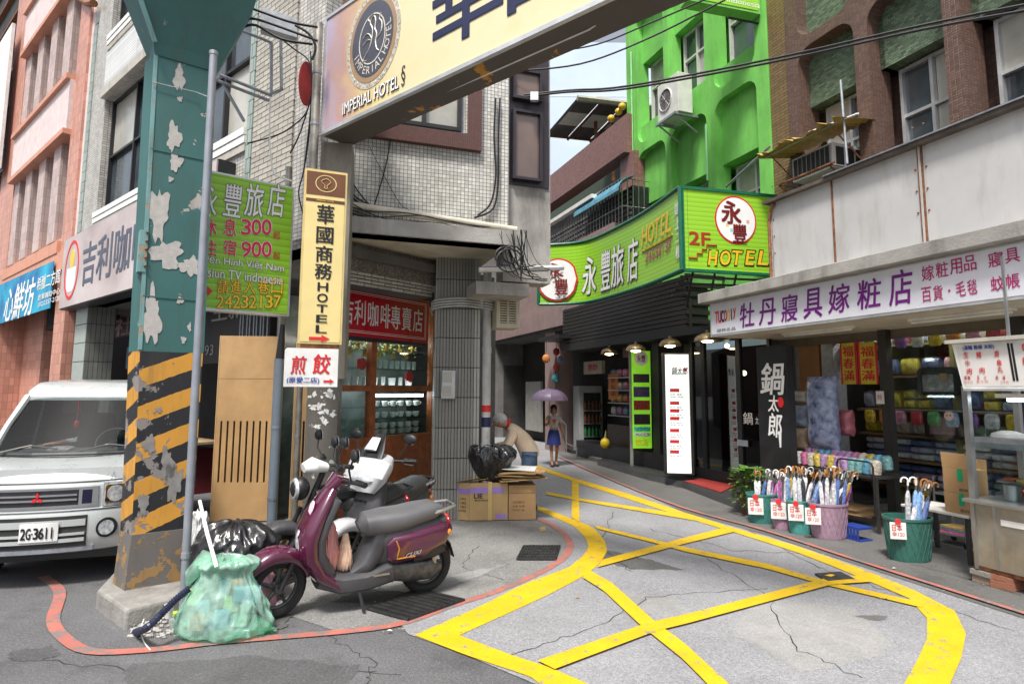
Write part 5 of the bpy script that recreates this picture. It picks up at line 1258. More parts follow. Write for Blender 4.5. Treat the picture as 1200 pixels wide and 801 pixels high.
dome = MB().lathe([(.13, 0), (.12, .03), (.06, .055), (.01, .06)], seg=20).build('plate_cover', porc, smooth=True); dome.location = FS.at(s0+.2, zsh+.027, -.25); tag(dome, 'upturned white dish at the left end of the stall shelf', 'dish')
box_ = bx('tissue_box', mat('printed_paper_box', (.6, .58, .5), .6, var=.2), None, FS, s0+.42, s0+.52, zsh+.027, zsh+.3, -.5, -.35); tag(box_, 'pale printed box behind the bowls on the stall shelf', 'box')
for i, (du, r_, h, m_, lb) in enumerate(((.20, .065, .13, M['steel'], 'steel pot on the stall counter behind the glass'), (.40, .085, .16, porc, 'white enamel pot on the stall counter behind the glass'), (.62, .08, .12, M['steel'], 'second steel pot right of the white enamel pot'))):
 t = thing('pot', lb, 'pot', FS.at(s0+du, zc_+.03, -.25)); MB().lathe([(r_*.9, 0), (r_, .02), (r_, h), (r_*1.08, h+.004), (r_*.95, h), (r_*.92, .03)], FS.at(s0+du, zc_+.031, -.25), 20).build('body', m_, t, smooth=True)
 MB().tube([FS.at(s0+du-r_, zc_+h*.9, -.25), FS.at(s0+du-r_-.03, zc_+h*.8, -.25), FS.at(s0+du-r_, zc_+h*.6, -.25)], .006, 5).build('handle', m_, t)
for i, c in enumerate(((.5, .1, .03), (.6, .45, .05), (.1, .2, .5), (.5, .5, .5))):
 o = bx('sauce_packet', mat('packet_%d' % i, c, .4), None, FS, s0+.1+.11*i, s0+.19+.11*i, zc_+.19+.0, zc_+.21, -.44, -.3); tag(o, ['orange', 'yellow', 'blue', 'white'][i]+' packet on the rack behind the pots of the stall', 'packet')
o = bx('packet_rack', M['steel'], None, FS, s0+.06, s0+.6, zc_+.17, zc_+.188, -.46, -.28); tag(o, 'thin steel rack behind the pots on the stall counter', 'rack')
for du in (.08, .57): bx('rack_leg', M['steel'], o, FS, s0+du, s0+du+.015, zc_+.031, zc_+.169, -.38, -.36)
for i, (c, nm) in enumerate((((.5, .06, .03), 'red'), ((.55, .4, .05), 'yellow'), ((.08, .06, .05), 'dark brown'), ((.6, .6, .55), 'white'), ((.15, .3, .1), 'green'))):
 u = s0+.12+.15*i; t = thing('sauce_jar', '%s sauce jar at the back of the stall counter' % nm, 'jar', FS.at(u, zc_+.03, -.6)); MB().lathe([(.04, 0), (.045, .02), (.045, .12), (.035, .14)], FS.at(u, zc_+.031, -.6), 14).build('jar', mat('sauce_%d' % i, c, .2), t, smooth=True); MB().cyl(FS.at(u, zc_+.172, -.6), FS.at(u, zc_+.19, -.6), .038, 14).build('lid', M['steel'], t)
t = thing('soup_ladle', 'long handled steel ladle hanging from the stall shelf', 'ladle', FS.at(s0+.5, zsh, -.08)); MB().tube([FS.at(s0+.5, zsh-.08, -.075), FS.at(s0+.52, zsh-.3, -.085)], .006, 6).build('handle', M['steel'], t); MB().sphere(FS.at(s0+.525, zsh-.33, -.09), .035, 12, 7, (1, 1, .7)).build('bowl', M['steel'], t, smooth=True)
FM = RF(6.05)
mn = thing('stall_menu_sign', 'white slanted menu box with red and blue handwritten characters over the food stall', 'sign', FM.at(FM.px(1160, 430)[0], 2, 0))
m0, m1 = FM.px(1117, 430)[0], FM.px(1290, 430)[0]; za, zb2 = FM.px(1127, 455)[1], FM.px(1116, 403)[1]
MB().plate(FM, [(m0+.07, za), (m1, za), (m1, zb2), (m0, zb2)], [], -.3, -.004).build('box', M['white'], mn)
MB().plate(FM, [(m0+.09, za+.02), (m1, za+.02), (m1, zb2-.03), (m0+.035, zb2-.03)], [], -.004, 0).build('face', mat('menu_face', (.66, .64, .62), .35, var=.04), mn)
bx('top_cover', mat('greyed_cover', (.45, .43, .38), .5, grime=.3), mn, FM, m0-.03, m1, zb2+.002, zb2+.035, -.35, .05)
bx('bottom_trim', M['alu'], mn, FM, m0+.08, m1, za-.02, za-.001, -.1, .012)
t1, t2 = MB(), MB()
textpx('(湯麵 粄條 米粉)', FM, 1128, 404, 1165, 410, .004, None, None, bold=.02, keep=t2); t2.build('lettering', mat('blue_marker', (.01, .03, .35), .5), mn)
for ch, x, y, s in (('生', 1129, 412, 6), ('牛', 1131, 422, 6), ('肉', 1133, 431, 6), ('豬', 1144, 412, 6), ('肉', 1148, 430, 6), ('貢', 1165, 411, 6), ('魚', 1168, 421, 6), ('丸', 1169, 429, 6), ('湯', 1130, 440, 3), ('麵', 1134, 440, 3), ('五', 1145, 440, 3), ('十', 1153, 440, 3), ('乾', 1167, 440, 3), ('湯', 1175, 440, 3), ('魯', 1197, 402, 8), ('飯', 1198, 418, 8)):
 textpx(ch, FM, x, y, x+s, y+s+1, .004, None, None, bold=.012, keep=t1)
for s_, x0, x1, y in (('四十元', 1130, 1140, 446), ('五十元', 1144, 1158, 445), ('三十元', 1172, 1182, 446)): textpx(s_, FM, x0, y, x1, y+3.5, .004, None, None, keep=t1)
t1.build('lettering', M['red'], mn)
for x in (1181.5, 1185.5): MB().plate(FM, [(FM.px(x+6, 446)[0], FM.px(x+6, 446)[1]), (FM.px(x+8.5, 446)[0], FM.px(x+6, 446)[1]), (FM.px(x+1, 402)[0], FM.px(x, 402)[1]), (FM.px(x-1.5, 402)[0], FM.px(x, 402)[1])], [], 0, .004).build('black_bar', M['black_l'], mn)
for s in (0,): bx('hanger', M['steel'], mn, FM, m0+.35, m0+.37, zb2+.03, 2.9, -.2, -.18)
RH = RF(7.25)
rest = thing('hotpot_restaurant', 'black fronted restaurant with glass doors and a black louvred screen', 'restaurant', RH.at(RH.px(790, 480)[0], 0, -.5))
h0, h1 = RH.px(668, 400)[0]-.3, RH.px(902, 450)[0]
lz = lambda x, y, f=RH: f.px(x, y)[1]
RG = RF(7.7)
blk = mat('black_stained_timber', (.022, .02, .019), .5, var=.3, scale=12)
l0, l1 = RH.px(660, 360)[0], RH.px(803, 330)[0]
zl0, zl1 = lz(803, 385), lz(803, 322)
bx('screen_backing', M['black'], rest, RH, l0, l1, zl0, zl1-.15, -.5, -.12)
for k in range(11):
 z = zl0+(zl1-zl0)*k/11; bx('slat', blk, rest, RH, l0, l1, z, z+.075, -.05, .02)
for k in range(7):
 u = l0+(l1-l0)*k/6; bx('batten', blk, rest, RH, u-.03, u+.03, zl0, zl1+.02, -.11, -.051)
RH2 = Fr(RH.at(l1, 0, 0).x, RH.at(l1, 0, 0).y, -RH.n.x, -RH.n.y)
for k in range(6): bx('side_slat', blk, rest, RH2, .0, .9, zl0+.1+.17*k, zl0+.18+.17*k, -.02, .02)
bx('ceiling', M['black'], rest, RH, l0, h1, zl0-.12, zl0-.001, -1.6, .02)
zce = zl0-.12
bx('awning_fin', M['black'], rest, RH, l0-.9, l0+.5, zl0+.2, zl0+.3, -.8, .35)
for x0, x1 in ((812, 826), (826, 868), (868, 906)):
 a, b = RG.px(x0, 500)[0], RG.px(x1, 500)[0]
 t = MB().plate(RG, rr(a, b, .12, zce), [rr(a+.05, b-.05, .3, zce-.1)], -.05, .02).build('door_frame', M['black'], rest)
 bx('door_glass', M['glass_d'], t, RG, a+.04, b-.04, .28, zce-.08, -.02, -.012)
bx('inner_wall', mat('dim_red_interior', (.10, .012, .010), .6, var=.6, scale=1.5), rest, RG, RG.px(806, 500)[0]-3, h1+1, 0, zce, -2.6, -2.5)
bx('inner_floor', M['dark'], rest, RG, RG.px(660, 500)[0], h1+.5, .0, .1, -2.5, -.06)
bx('red_curtain', mat('red_curtain', (.22, .015, .012), .8, var=.3), rest, RG, RG.px(830, 450)[0], RG.px(890, 450)[0], lz(850, 470, RG), lz(850, 425, RG), -1.2, -1.18)
bx('left_pillar', M['black'], rest, RG, RG.px(770, 500)[0], RG.px(778, 500)[0], 0, zce, -.4, .1)
bx('plinth', M['black'], rest, RG, RG.px(680, 500)[0], RG.px(812, 500)[0]-.05, 0.012, .42, -.4, .12)
bx('threshold', M['concrete_dark'], rest, RG, RG.px(700, 500)[0], h1+.2, .012, .1, -.4, .25)
M['warm'] = mat('lamp_glow', (1, .78, .45), .5, emit=14, var=0)
for i, (x, y) in enumerate(((852, 405), (872, 437))):
 u, z = RG.px(x, y, -1.5); MB().sphere(RG.at(u, z, -1.5), .05).build('ceiling_lamp', M['warm'], rest)
RK = RF(7.0)
cb = thing('calligraphy_board', 'black upright board with large white brush characters and a red dot beside the plant', 'sign', RK.at(RK.px(903, 480)[0], .9, 0))
k0_, k1_ = RK.px(888, 470)[0], RK.px(924, 470)[0]
zk0, zk1 = lz(903, 548, RK), lz(903, 405, RK)
bx('board', M['black'], cb, RK, k0_, k1_, zk0, zk1, -.12, -.004)
bx('lower_wall', M['concrete_dark'], cb, RK, k0_, k1_, 0.012, zk0-.002, -.12, -.02)
t_ = MB()
for ch, x0, y0, x1, y1 in (('鍋', 891, 425, 919, 462), ('太', 900, 463, 913, 482), ('郎', 900, 484, 917, 512)): textpx(ch, RK, x0, y0, x1, y1, .004, None, None, bold=.03, shear=.15, keep=t_)
t_.build('lettering', M['white_l'], cb)
MB().plate(RK, [(RK.px(912, 500)[0], lz(914, 505, RK)), (RK.px(915.5, 500)[0], lz(914, 505, RK)), (RK.px(914.5, 500)[0], lz(914, 524, RK)), (RK.px(913, 500)[0], lz(914, 524, RK))], [], 0, .004).build('brush_stroke', M['white_l'], cb)
cu_, cz_ = RK.px(915, 471); MB().plate(RK, disc(cu_, cz_, .055, .075), [], .001, .006).build('red_dot', M['red'], cb)
dg = thing('door_lettering', 'small white brush lettering with a red dot on the restaurant glass door', 'lettering', RG.at(*RG.px(880, 490, .03), .03))
textpx('鍋', RG, 871, 483, 882, 497, .03, M['white_l'], dg, bold=.02); textpx('太郎', RG, 885, 488, 894, 497, .03, M['white_l'], dg, bold=.02)
cu_, cz_ = RG.px(891, 486, .03); MB().plate(RG, disc(cu_, cz_, .05, .05, 14), [], .026, .03).build('red_dot', M['red'], dg)
dt = thing('door_tag', 'pale tag hung on the restaurant glass door', 'tag', RG.at(*RG.px(870, 518, .04), .04)); a_, b_ = RG.px(864, 518, .04)[0], RG.px(876, 518, .04)[0]
bx('card', mat('pale_blue_card', (.35, .42, .48), .5), dt, RG, a_, b_, lz(870, 522, RG), lz(870, 515, RG), .03, .035)
LB = Fr(*(ray(795, 457).xy*(10.9/ray(795, 457).y)), .985, -.17)
lb = thing('menu_light_box', 'tall white lit menu board standing at the restaurant door', 'sign', LB.at(0, .05))
a0, a1 = LB.px(781, 500)[0], LB.px(809, 500)[0]; z0, z1 = LB.px(795, 556)[1], LB.px(795, 415)[1]
bx('frame', M['black'], lb, LB, a0-.05, a1+.05, z0, z1+.03, -.14, -.004)
bx('lit_face', mat('lit_white_face', (.85, .88, .87), .5, emit=.35, var=.02), lb, LB, a0, a1, z0+.03, z1, -.004, 0)
textpx('鍋太郎', LB, 787, 430, 806, 439, .003, M['black_l'], lb, bold=.02, shear=.2)
cu_, cz_ = LB.px(803, 433); MB().plate(LB, disc(cu_, cz_, .03, .03, 12), [], .001, .005).build('red_dot', M['red'], lb)
for k, y in enumerate((457, 472, 481, 490, 504, 517, 529)):
 a, b = LB.px(785, y)[0], LB.px(796, y)[0]
 bx('red_heading', M['red'], lb, LB, a, b, LB.px(790, y+2)[1], LB.px(790, y-2)[1], 0, .003)
 textpx('鍋物 湯底', LB, 785, y+4, 799, y+6.2, .003, M['black_l'], lb)
 textpx('海鮮 肉品', LB, 785, y+7, 801, y+9, .003, M['black_l'], lb)
gb = thing('green_menu_banner', 'narrow lime green menu banner with food pictures left of the lit menu board', 'banner', RG.at(*RG.px(752, 470, .2), .2))
GB = Fr(*RG.at(RG.px(752, 470, .2)[0], 0, .2).xy, .97, .1)
a0, a1 = GB.px(741, 470)[0], GB.px(763, 470)[0]; z0, z1 = GB.px(752, 525)[1], GB.px(752, 411)[1]
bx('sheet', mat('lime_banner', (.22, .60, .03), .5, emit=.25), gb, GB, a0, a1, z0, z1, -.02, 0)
MB().plate(GB, disc((a0+a1)/2, GB.px(752, 420)[1], .15), [], 0, .004).build('emblem_disc', M['white_l'], gb)
text('永豐', GB, (a0+a1)/2-.09, (a0+a1)/2+.09, GB.px(752, 424)[1], GB.px(752, 416)[1], .007, M['black_l'], gb, bold=.02)
for k, (y0, y1, c) in enumerate(((438, 448, (.03, .03, .04)), (453, 465, (.06, .05, .14)), (469, 480, (.25, .03, .02)), (485, 497, (.03, .02, .03)), (500, 505, (.05, .5, .5)), (507, 511, (.6, .6, .6)))):
 bx('food_picture', mat('food_print_%d' % k, c, .5, var=.7, scale=25), gb, GB, a0+.03, a1-.03, GB.px(752, y1)[1], GB.px(752, y0)[1], 0, .003)
textpx('旅店', GB, 744, 514, 760, 522, .004, M['yellow_l'], gb, bold=.02)
for i, (x, y, lbn) in enumerate(((714, 412, 'leftmost brass dome lamp under the black louvre'), (745, 408, 'second dome lamp hanging above the green banner'), (785, 402, 'dome lamp hanging above the lit menu board'), (829, 396, 'rightmost dome lamp tucked under the canopy end'))):
 f = RF(6.95 if i else 7.3); u, z = f.px(x, y)
 c = f.at(u, z-.05, 0); t = thing('pendant_lamp', lbn, 'lamp', c, group='dome lamps over the restaurant front')
 r_ = .20 if i != 3 else .22
 MB().lathe([(r_, 0), (r_*.97, .045), (r_*.8, .09), (r_*.45, .13), (.03, .145), (.03, .18), (.02, .14), (r_*.42, .12), (r_*.77, .08), (r_*.95, .01)], c, 22).build('shade', mat('brass_shade', (.42, .30, .16), .35, metal=.7), t, smooth=True)
 MB().sphere(c+Vector((0, 0, .02)), .11, sc=(1, 1, .45)).build('bulb', M['warm'], t, smooth=True)
 MB().tube([c+Vector((0, 0, .17)), c+Vector((0, 0, .17+max(.05, (zce-c.z-.17))))], .008, 5).build('cord', M['black'], t)
mt_ = thing('red_doormat', 'dark red doormat on the dark step in front of the restaurant doors', 'doormat', G(832, 571))
MB().sheet([G(x, y, .125) for x, y in ((802, 563), (845, 576), (862, 568), (822, 560))]).build('mat', mat('red_mat', (.25, .02, .015), .9, bump=.6, bscale=200), mt_, solid=.012)
P = [G(x, y, .0) for x, y in ((700, 545), (760, 563), (800, 572), (846, 590), (872, 600), (884, 588), (850, 566), (800, 552), (740, 533))]
st_ = MB(); n = len(P); st_.v = [p+Vector((0, 0, .012)) for p in P]+[p*1.01+Vector((0, 0, .11)) for p in P]
st_.f = [tuple(range(n, 2*n))]+[(i, (i+1) % n, (i+1) % n+n, i+n) for i in range(n)]
tag(st_.build('doorstep', ground_mat('wet_dark_step', (.02, .02, .021), (.05, .05, .05), .2, 0, .45, .3), kind='structure'))
def leafplant(name, label, c, r, h, n, leaf, m, seed, pot=None):
 t = thing(name, label, 'plant', c); rn = random.Random(seed)
 lf = MB()
 for i in range(n):
  a = rn.random()*6.28; e = rn.random(); p = c+Vector((r*math.sqrt(rn.random())*math.cos(a), r*math.sqrt(rn.random())*math.sin(a), h*(.25+.75*rn.random())))
  d = Vector((math.cos(a), math.sin(a), rn.uniform(-.3, .9))).normalized(); s = d.cross(Vector((0, 0, 1))).normalized(); l = leaf*rn.uniform(.6, 1.3)
  lf.add([p, p+d*l*.5+s*l*.3, p+d*l-Vector((0, 0, l*.2)), p+d*l*.5-s*l*.3], [(0, 1, 2), (0, 2, 3)])
 lf.build('foliage', m, t)
 for i in range(6):
  a = i; MB().tube([c+Vector((0, 0, .02)), c+Vector((r*.3*math.cos(a), r*.3*math.sin(a), h*.5)), c+Vector((r*.7*math.cos(a), r*.7*math.sin(a), h*.9))], .006, 4).build('stem', mat('green_stem', (.08, .12, .03), .6), t)
 if pot: MB().lathe([(pot*.75, 0), (pot, pot*1.5), (pot*1.1, pot*1.5), (pot*1.1, pot*1.75), (pot*.9, pot*1.7)], c+Vector((0, 0, -.0)), 18).build('pot', mat('brown_pot', (.10, .05, .03), .6), t, smooth=True)
 return t
gleaf = mat('glossy_green_leaf', (.07, .16, .025), .35, var=.6, scale=14, col2=(.13, .27, .04))
c = G(880, 603); pt = leafplant('potted_shrub', 'bushy green potted shrub at the foot of the calligraphy board', c, .26, .62, 520, .075, gleaf, 4, .16)
bl_ = MB()
for i in range(9):
 a = i*.7+.3; p = c+Vector((0, 0, .5)); d = Vector((math.cos(a), math.sin(a)*.6, .55)).normalized(); s = d.cross(Vector((0, 0, 1))).normalized(); l = .34
 m1_ = p+d*l*.5+Vector((0, 0, .03)); e = p+d*l-Vector((0, 0, .06)); bl_.add([p, m1_+s*.07, e, m1_-s*.07, m1_], [(0, 4, 1), (1, 4, 2), (2, 4, 3), (3, 4, 0)])
bl_.build('large_leaves', gleaf, pt, smooth=True)
hg = [('crimson', (.5, .03, .05)), ('yellow', (.62, .45, .03)), ('pale blue', (.25, .4, .6)), ('pink', (.6, .25, .35)), ('white', (.6, .6, .6)), ('green', (.1, .35, .12)), ('orange', (.6, .22, .03)), ('violet', (.25, .1, .4))]
for i in range(26):
 c_ = hg[(i*5) % 8]; row = i // 13; u = RS.px(985, 480)[0]+.02+(i % 13)*.235+.05*row
 if u > RS.px(1180, 480)[0]: continue
 key = 'hung_%s' % c_[0].replace(' ', '_'); m_ = bpy.data.materials.get(key) or mat(key, c_[1], .35, var=.5, scale=22, coat=.5)
 z_ = (2.3, 1.25)[row]; n_ = (-.35, -.5)[row]
 place('hanging_packet', 'bag', m_, RS, u, z_, n_, .16, .2, .07, '%s packet hanging in the %s row inside the bedding shop' % (c_[0], ('upper', 'lower')[row]), 'packet', 'packets hanging inside the bedding shop')
for j, (z_, n_, nm) in enumerate(((2.51, -.35, 'upper'), (1.46, -.5, 'lower'))): tag(MB().tube([RS.at(RS.px(980, 480)[0], z_, n_), RS.at(RS.px(1190, 480)[0], z_, n_)], .012, 6).build('hanging_rail', M['steel']), '%s steel rail for hanging packets inside the bedding shop' % nm, 'rail')
def pbox(name, label, cat, f, x0, y0, x1, y1, d, m, **k):
 a, b = f.px(x0, (y0+y1)/2)[0], f.px(x1, (y0+y1)/2)[0]; z0_, z1_ = f.px((x0+x1)/2, y1)[1], f.px((x0+x1)/2, y0)[1]
 o = MB().box(f, a, b, z0_, z1_, -d, 0).build(name, m, **k); return tag(o, label, cat)
FA = Fr(*G(692, 533).xy, .97, .22)
fr_ = thing('drinks_fridge', 'glass fronted drinks fridge with green bottles behind the woman with the umbrella', 'fridge', G(692, 533))
o = pbox('fridge_body', None, None, FA, 679, 452, 706, 532, .5, mat('fridge_white', (.28, .29, .29), .5))
o.data.transform(INV[fr_.name]); o.parent = fr_
a0, a1 = FA.px(684, 500)[0], FA.px(704, 500)[0]
bx('door_glass', mat('dark_fridge_glass', (.02, .03, .03), .1, spec=.9), fr_, FA, a0, a1, FA.px(694, 528)[1], FA.px(694, 460)[1], .001, .01)
botm = MB().lathe([(.03, 0), (.035, .02), (.035, .16), (.014, .22), (.014, .26)], seg=8).mesh('bottle', mat('green_bottle', (.03, .14, .05), .2, spec=.8, var=.5, scale=20), smooth=True)
botr = MB().lathe([(.03, 0), (.035, .02), (.035, .16), (.014, .22), (.014, .26)], seg=8).mesh('bottle', mat('brown_bottle', (.14, .06, .04), .2, spec=.8, var=.5, scale=20), smooth=True)
for r in range(4):
 z = FA.px(694, 526)[1]+r*.34
 for i in range(5):
  o = _link(bpy.data.objects.new('bottle', botm if r < 2 else botr)); o.location = FA.at(a0+.03+(a1-a0-.06)*i/4, z, .05); tag(o, ('green' if r < 2 else 'brown')+' bottle in a row on the drinks fridge front', 'bottle', 'green bottles at the drinks fridge' if r < 2 else 'brown bottles at the drinks fridge')
 bx('bottle_shelf', M['steel'], fr_, FA, a0, a1, z-.02, z-.001, .0, .1)
dp_ = RF(8.0)
pbox('shop_notice', 'small cream notice box with red characters hanging in the shaded shop', 'notice', dp_, 684, 423, 705, 438, .1, mat('cream_notice', (.45, .42, .32), .5))
o = bpy.data.objects['shop_notice']; bq_ = textpx('熱炒', dp_, 689, 426, 700, 434, .004, M['red'], None, bold=.03); bq_.parent = o
pbox('orange_strip_banner', 'slanted orange strip banner in the shaded shop', 'banner', RF(7.9), 713, 438, 724, 468, .02, mat('orange_strip', (.50, .17, .03), .6))
o = bpy.data.objects['orange_strip_banner']; q = textpx('飲料店', RF(7.9), 716, 442, 721, 464, .005, M['brown'], None, vert=True); q.parent = o
tl = thing('white_notice_board', 'white board leaning in the shade left of the pink column', 'board', dp_.at(dp_.px(632, 480)[0], 0, -.3))
fwh = RF(8.4); bx('board', mat('dull_white_board', (.30, .30, .28), .6, grime=.3), tl, fwh, fwh.px(619, 480)[0], fwh.px(637, 480)[0], .35, fwh.px(628, 447)[1], .02, .1)
for k, (x, y, r_, c, lb) in enumerate(((640, 420, 4.5, (.5, .18, .04), 'orange paper lantern fish at the lane corner'), (652, 412, 4, (.45, .06, .05), 'red cloth toy on top of the hanging toys at the lane corner'), (652, 430, 4, (.42, .08, .06), 'red cloth toy in the middle of the hanging toys'), (651, 443, 4.5, (.05, .2, .25), 'teal cloth toy at the bottom of the hanging toys'), (657, 420, 3, (.1, .2, .4), 'blue cloth toy right of the orange one'))):
 f = RF(7.3); u, z = f.px(x, y); s = r_*f.at(u, z).y/FPX
 t = thing('hanging_toy', lb, 'hanging toy', f.at(u, z+s), group='cloth toys hanging at the lane corner')
 MB().sphere(f.at(u, z), s, 10, 7, (1, .6, 1.15)).build('body', mat('toy_cloth_%d' % k, c, .8, var=.3), t, smooth=True)
 MB().tube([f.at(u, z+s), f.at(u+.02, z+s+.5)], .006, 4).build('string', M['black'], t)
 for q in (-1, 1): MB().sphere(f.at(u+q*s*.8, z-s*.7), s*.35, 8, 5).build('fin', bpy.data.materials['toy_cloth_%d' % k], t, smooth=True)
yl = thing('yellow_balloon', 'yellow balloon shaped toy hanging in front of the dark shop', 'balloon', RF(7.5).at(*RF(7.5).px(709, 518)))
u, z = RF(7.5).px(709, 519); MB().sphere(RF(7.5).at(u, z), .115, sc=(1, 1, 1.1)).build('body', mat('yellow_rubber', (.60, .42, .02), .4), yl, smooth=True); MB().tube([RF(7.5).at(u, z+.1), RF(7.5).at(u+.05, z+.3)], [.03, .01], 6).build('neck', mat('yellow_rubber2', (.5, .45, .2), .4), yl)
ct = thing('shop_counter', 'dark counter along the shaded shop front between the fridge and the green banner', 'counter', RF(7.8).at(RF(7.8).px(722, 520)[0], 0, 0))
f = RF(7.8); bx('body', mat('dark_brown_counter', (.05, .035, .03), .5), ct, f, f.px(712, 520)[0], f.px(738, 520)[0], .1, .9, -.4, 0)
for k in range(4): bx('shelf_board', M['steel'], ct, f, f.px(712, 520)[0], f.px(738, 520)[0], 1.1+.3*k, 1.12+.3*k, -.35, -.02)
random.seed(9)
for k in range(16):
 c = random.choice([(.4, .1, .05), (.35, .3, .1), (.1, .2, .3), (.35, .35, .35), (.3, .12, .25)]); key = 'snack_%d' % int(sum(c)*100)
 m_ = bpy.data.materials.get(key) or mat(key, c, .4, var=.5, scale=20)
 place('snack_packet', 'bag', m_, f, f.px(714, 520)[0]+(k % 4)*.28, 1.125+.3*(k//4), -.15, .2, .2, .1, 'small coloured packet on the shelf behind the dark counter', 'packet', 'packets on the dark counter shelf')
bx('post', M['concrete'], rest, RF(7.4), RF(7.4).px(739, 480)[0]-.05, RF(7.4).px(739, 480)[0], .1, zce, -.05, 0)
rl = thing('curb_railing', 'low curved metal railing beside the woman with the umbrella', 'railing', G(664, 532))
p = [G(664, 530), G(664, 530)+Vector((0, 0, .75)), G(662, 530)+Vector((-.05, 0, .85)), G(660, 530)+Vector((-.15, .3, .85)), G(660, 530)+Vector((-.2, .8, .8))]
MB().tube(p, .025, 8).build('hoop', M['steel'], rl, smooth=True)
g1_, g2_ = G(664, 530), G(676, 536); MB().tube([g1_+Vector((0, 0, .25)), g2_+Vector((0, 0, .25)), g2_], .018, 6).build('lower_rail', M['steel'], rl)
lime2 = None
def ribbed_lime():
 m, nt, N, L_, P_ = _base('ribbed_lime_face'); tc = N.new('ShaderNodeTexCoord')
 sx = N.new('ShaderNodeSeparateXYZ'); L_.new(tc.outputs['UV'], sx.inputs[0])
 w = _math(N, L_, 'FRACT', _math(N, L_, 'DIVIDE', sx.outputs[1], .075))
 c = _mix(N, L_, _ramp(N, L_, w, .0, .9), (.23, .50, .025), (.34, .64, .045)); c = _mix(N, L_, _ramp(N, L_, w, .92, .94), c, (.16, .38, .015))
 L_.new(c, P_.inputs['Base Color']); P_.inputs['Roughness'].default_value = .35; return m
M['lime'] = ribbed_lime(); M['dgreen'] = mat('dark_green_trim', (.01, .13, .07), .4)
class Curve:
 def __init__(s, pts, z0, z1):
  s.p = [Vector((a, b, 0)) for a, b in smooth(pts, 8)]; s.d = [0]
  for i in range(1, len(s.p)): s.d.append(s.d[-1]+(s.p[i]-s.p[i-1]).length)
  s.L = s.d[-1]; s.z0, s.z1 = z0, z1
 def at(s, u, z, n=0):
  u = max(0, min(s.L-1e-6, u)); i = 1
  while s.d[i] < u: i += 1
  t = (u-s.d[i-1])/(s.d[i]-s.d[i-1]); p = s.p[i-1].lerp(s.p[i], t); T = (s.p[i]-s.p[i-1]).normalized()
  q = p+Vector((T.y, -T.x, 0))*n; q.z = z; return q
 def find(s, px):
  best = None
  for k in range(400):
   u = s.L*k/399; p = s.at(u, 4.1); v = p-Vector((0, 0, CAM_H)); c = CAM_R.transposed() @ v; x = 600+FPX*c.x/-c.z
   if best is None or abs(x-px) < best[0]: best = (abs(x-px), u)
  return best[1]
def GP(x, Y): d = ray(x, 457); return (d.x/d.y*Y, Y)
CV = Curve([GP(631, 13.2), GP(655, 13.15), GP(690, 12.8), GP(730, 11.6), GP(765, 10.5), GP(803, 9.3)], 0, 0)
zc0 = Fr(0, 9.3, 1, 0).px(803, 316)[1]; zc1 = Fr(0, 9.3, 1, 0).px(803, 219)[1]
cvs = thing('curved_hotel_sign', 'long curved lime green hotel sign with white characters and yellow HOTEL lettering', 'sign', CV.at(CV.L*.5, zc0))
mb = MB(); n = 40
for i in range(n):
 a, b = CV.L*i/n, CV.L*(i+1)/n
 mb.add([CV.at(a, zc0, 0), CV.at(b, zc0, 0), CV.at(b, zc1, 0), CV.at(a, zc1, 0)], [(0, 1, 2, 3)])
mb.build('face', M['lime'], cvs, smooth=True)
mb = MB()
for zz_ in (zc0, zc1): mb.tube([CV.at(CV.L*i/n, zz_, .0) for i in range(n+1)], .035, 6)
for uu_ in (0, CV.L): mb.tube([CV.at(uu_, zc0, 0), CV.at(uu_, zc1, 0)], .04, 6)
mb.build('trim', M['dgreen'], cvs)
mb = MB()
for i in range(n):
 a, b = CV.L*i/n, CV.L*(i+1)/n; mb.add([CV.at(a, zc0, -.12), CV.at(b, zc0, -.12), CV.at(b, zc1, -.12), CV.at(a, zc1, -.12)], [(3, 2, 1, 0)])
mb.build('back', M['dgreen'], cvs)
def ctext(s, xs, zf0, zf1, m, bold, shear=0, n=.02, slope=0):
 t = MB(); H = zc1-zc0
 for ch, (xa, xb) in zip(s, xs):
  ua, ub = CV.find(xa), CV.find(xb); text(ch, CV, ua, ub, zc0+H*zf0, zc0+H*zf1, n, None, None, bold=bold, shear=shear, keep=t)
 return t.build('lettering', m, cvs)
xs4 = ((683, 699), (705, 716), (717, 732), (736, 749))
ctext('永豐旅店', xs4, .12, .72, M['navy'], .06, .1, .012); ctext('永豐旅店', xs4, .12, .72, M['white_l'], .025, .1, .02)
hx = ((753, 760.5), (761.5, 768), (769, 775), (776, 781), (782, 788))
ctext('HOTEL', hx, .54, .80, M['yellow_l'], .03, .2)
ctext('24232137', tuple((757+i*3.9, 760.6+i*3.9) for i in range(8)), .30, .43, M['magenta_l'], .02, .1)
ua, ub = CV.find(753), CV.find(789); H = zc1-zc0
for zz_ in (.47, .49): MB().tube([CV.at(ua+(ub-ua)*i/10, zc0+H*zz_, .012) for i in range(11)], .008, 4).build('underline', M['yellow_l'], cvs)
ua, ub = CV.find(792.5), CV.find(799)
text('請上二樓', CV, ua, ub, zc0+H*.14, zc0+H*.85, .015, M['white_l'], cvs, bold=.03, vert=True)
uc = CV.find(654); rr_ = H*.36; zc = zc0+H*.40
def cdisc(r, n_, m, nm, r2=None):
 mb = MB(); n0 = max(0, uc-r); nq = 12; mb.v = []
 for q in range(nq+1):
  du = -r+2*r*q/nq; h_ = math.sqrt(max(0, r*r-du*du)); mb.v += [CV.at(uc+du, zc-h_, n_), CV.at(uc+du, zc+h_, n_)]
 mb.f = [(2*q, 2*q+2, 2*q+3, 2*q+1) for q in range(nq)]; mb.build(nm, m, cvs)
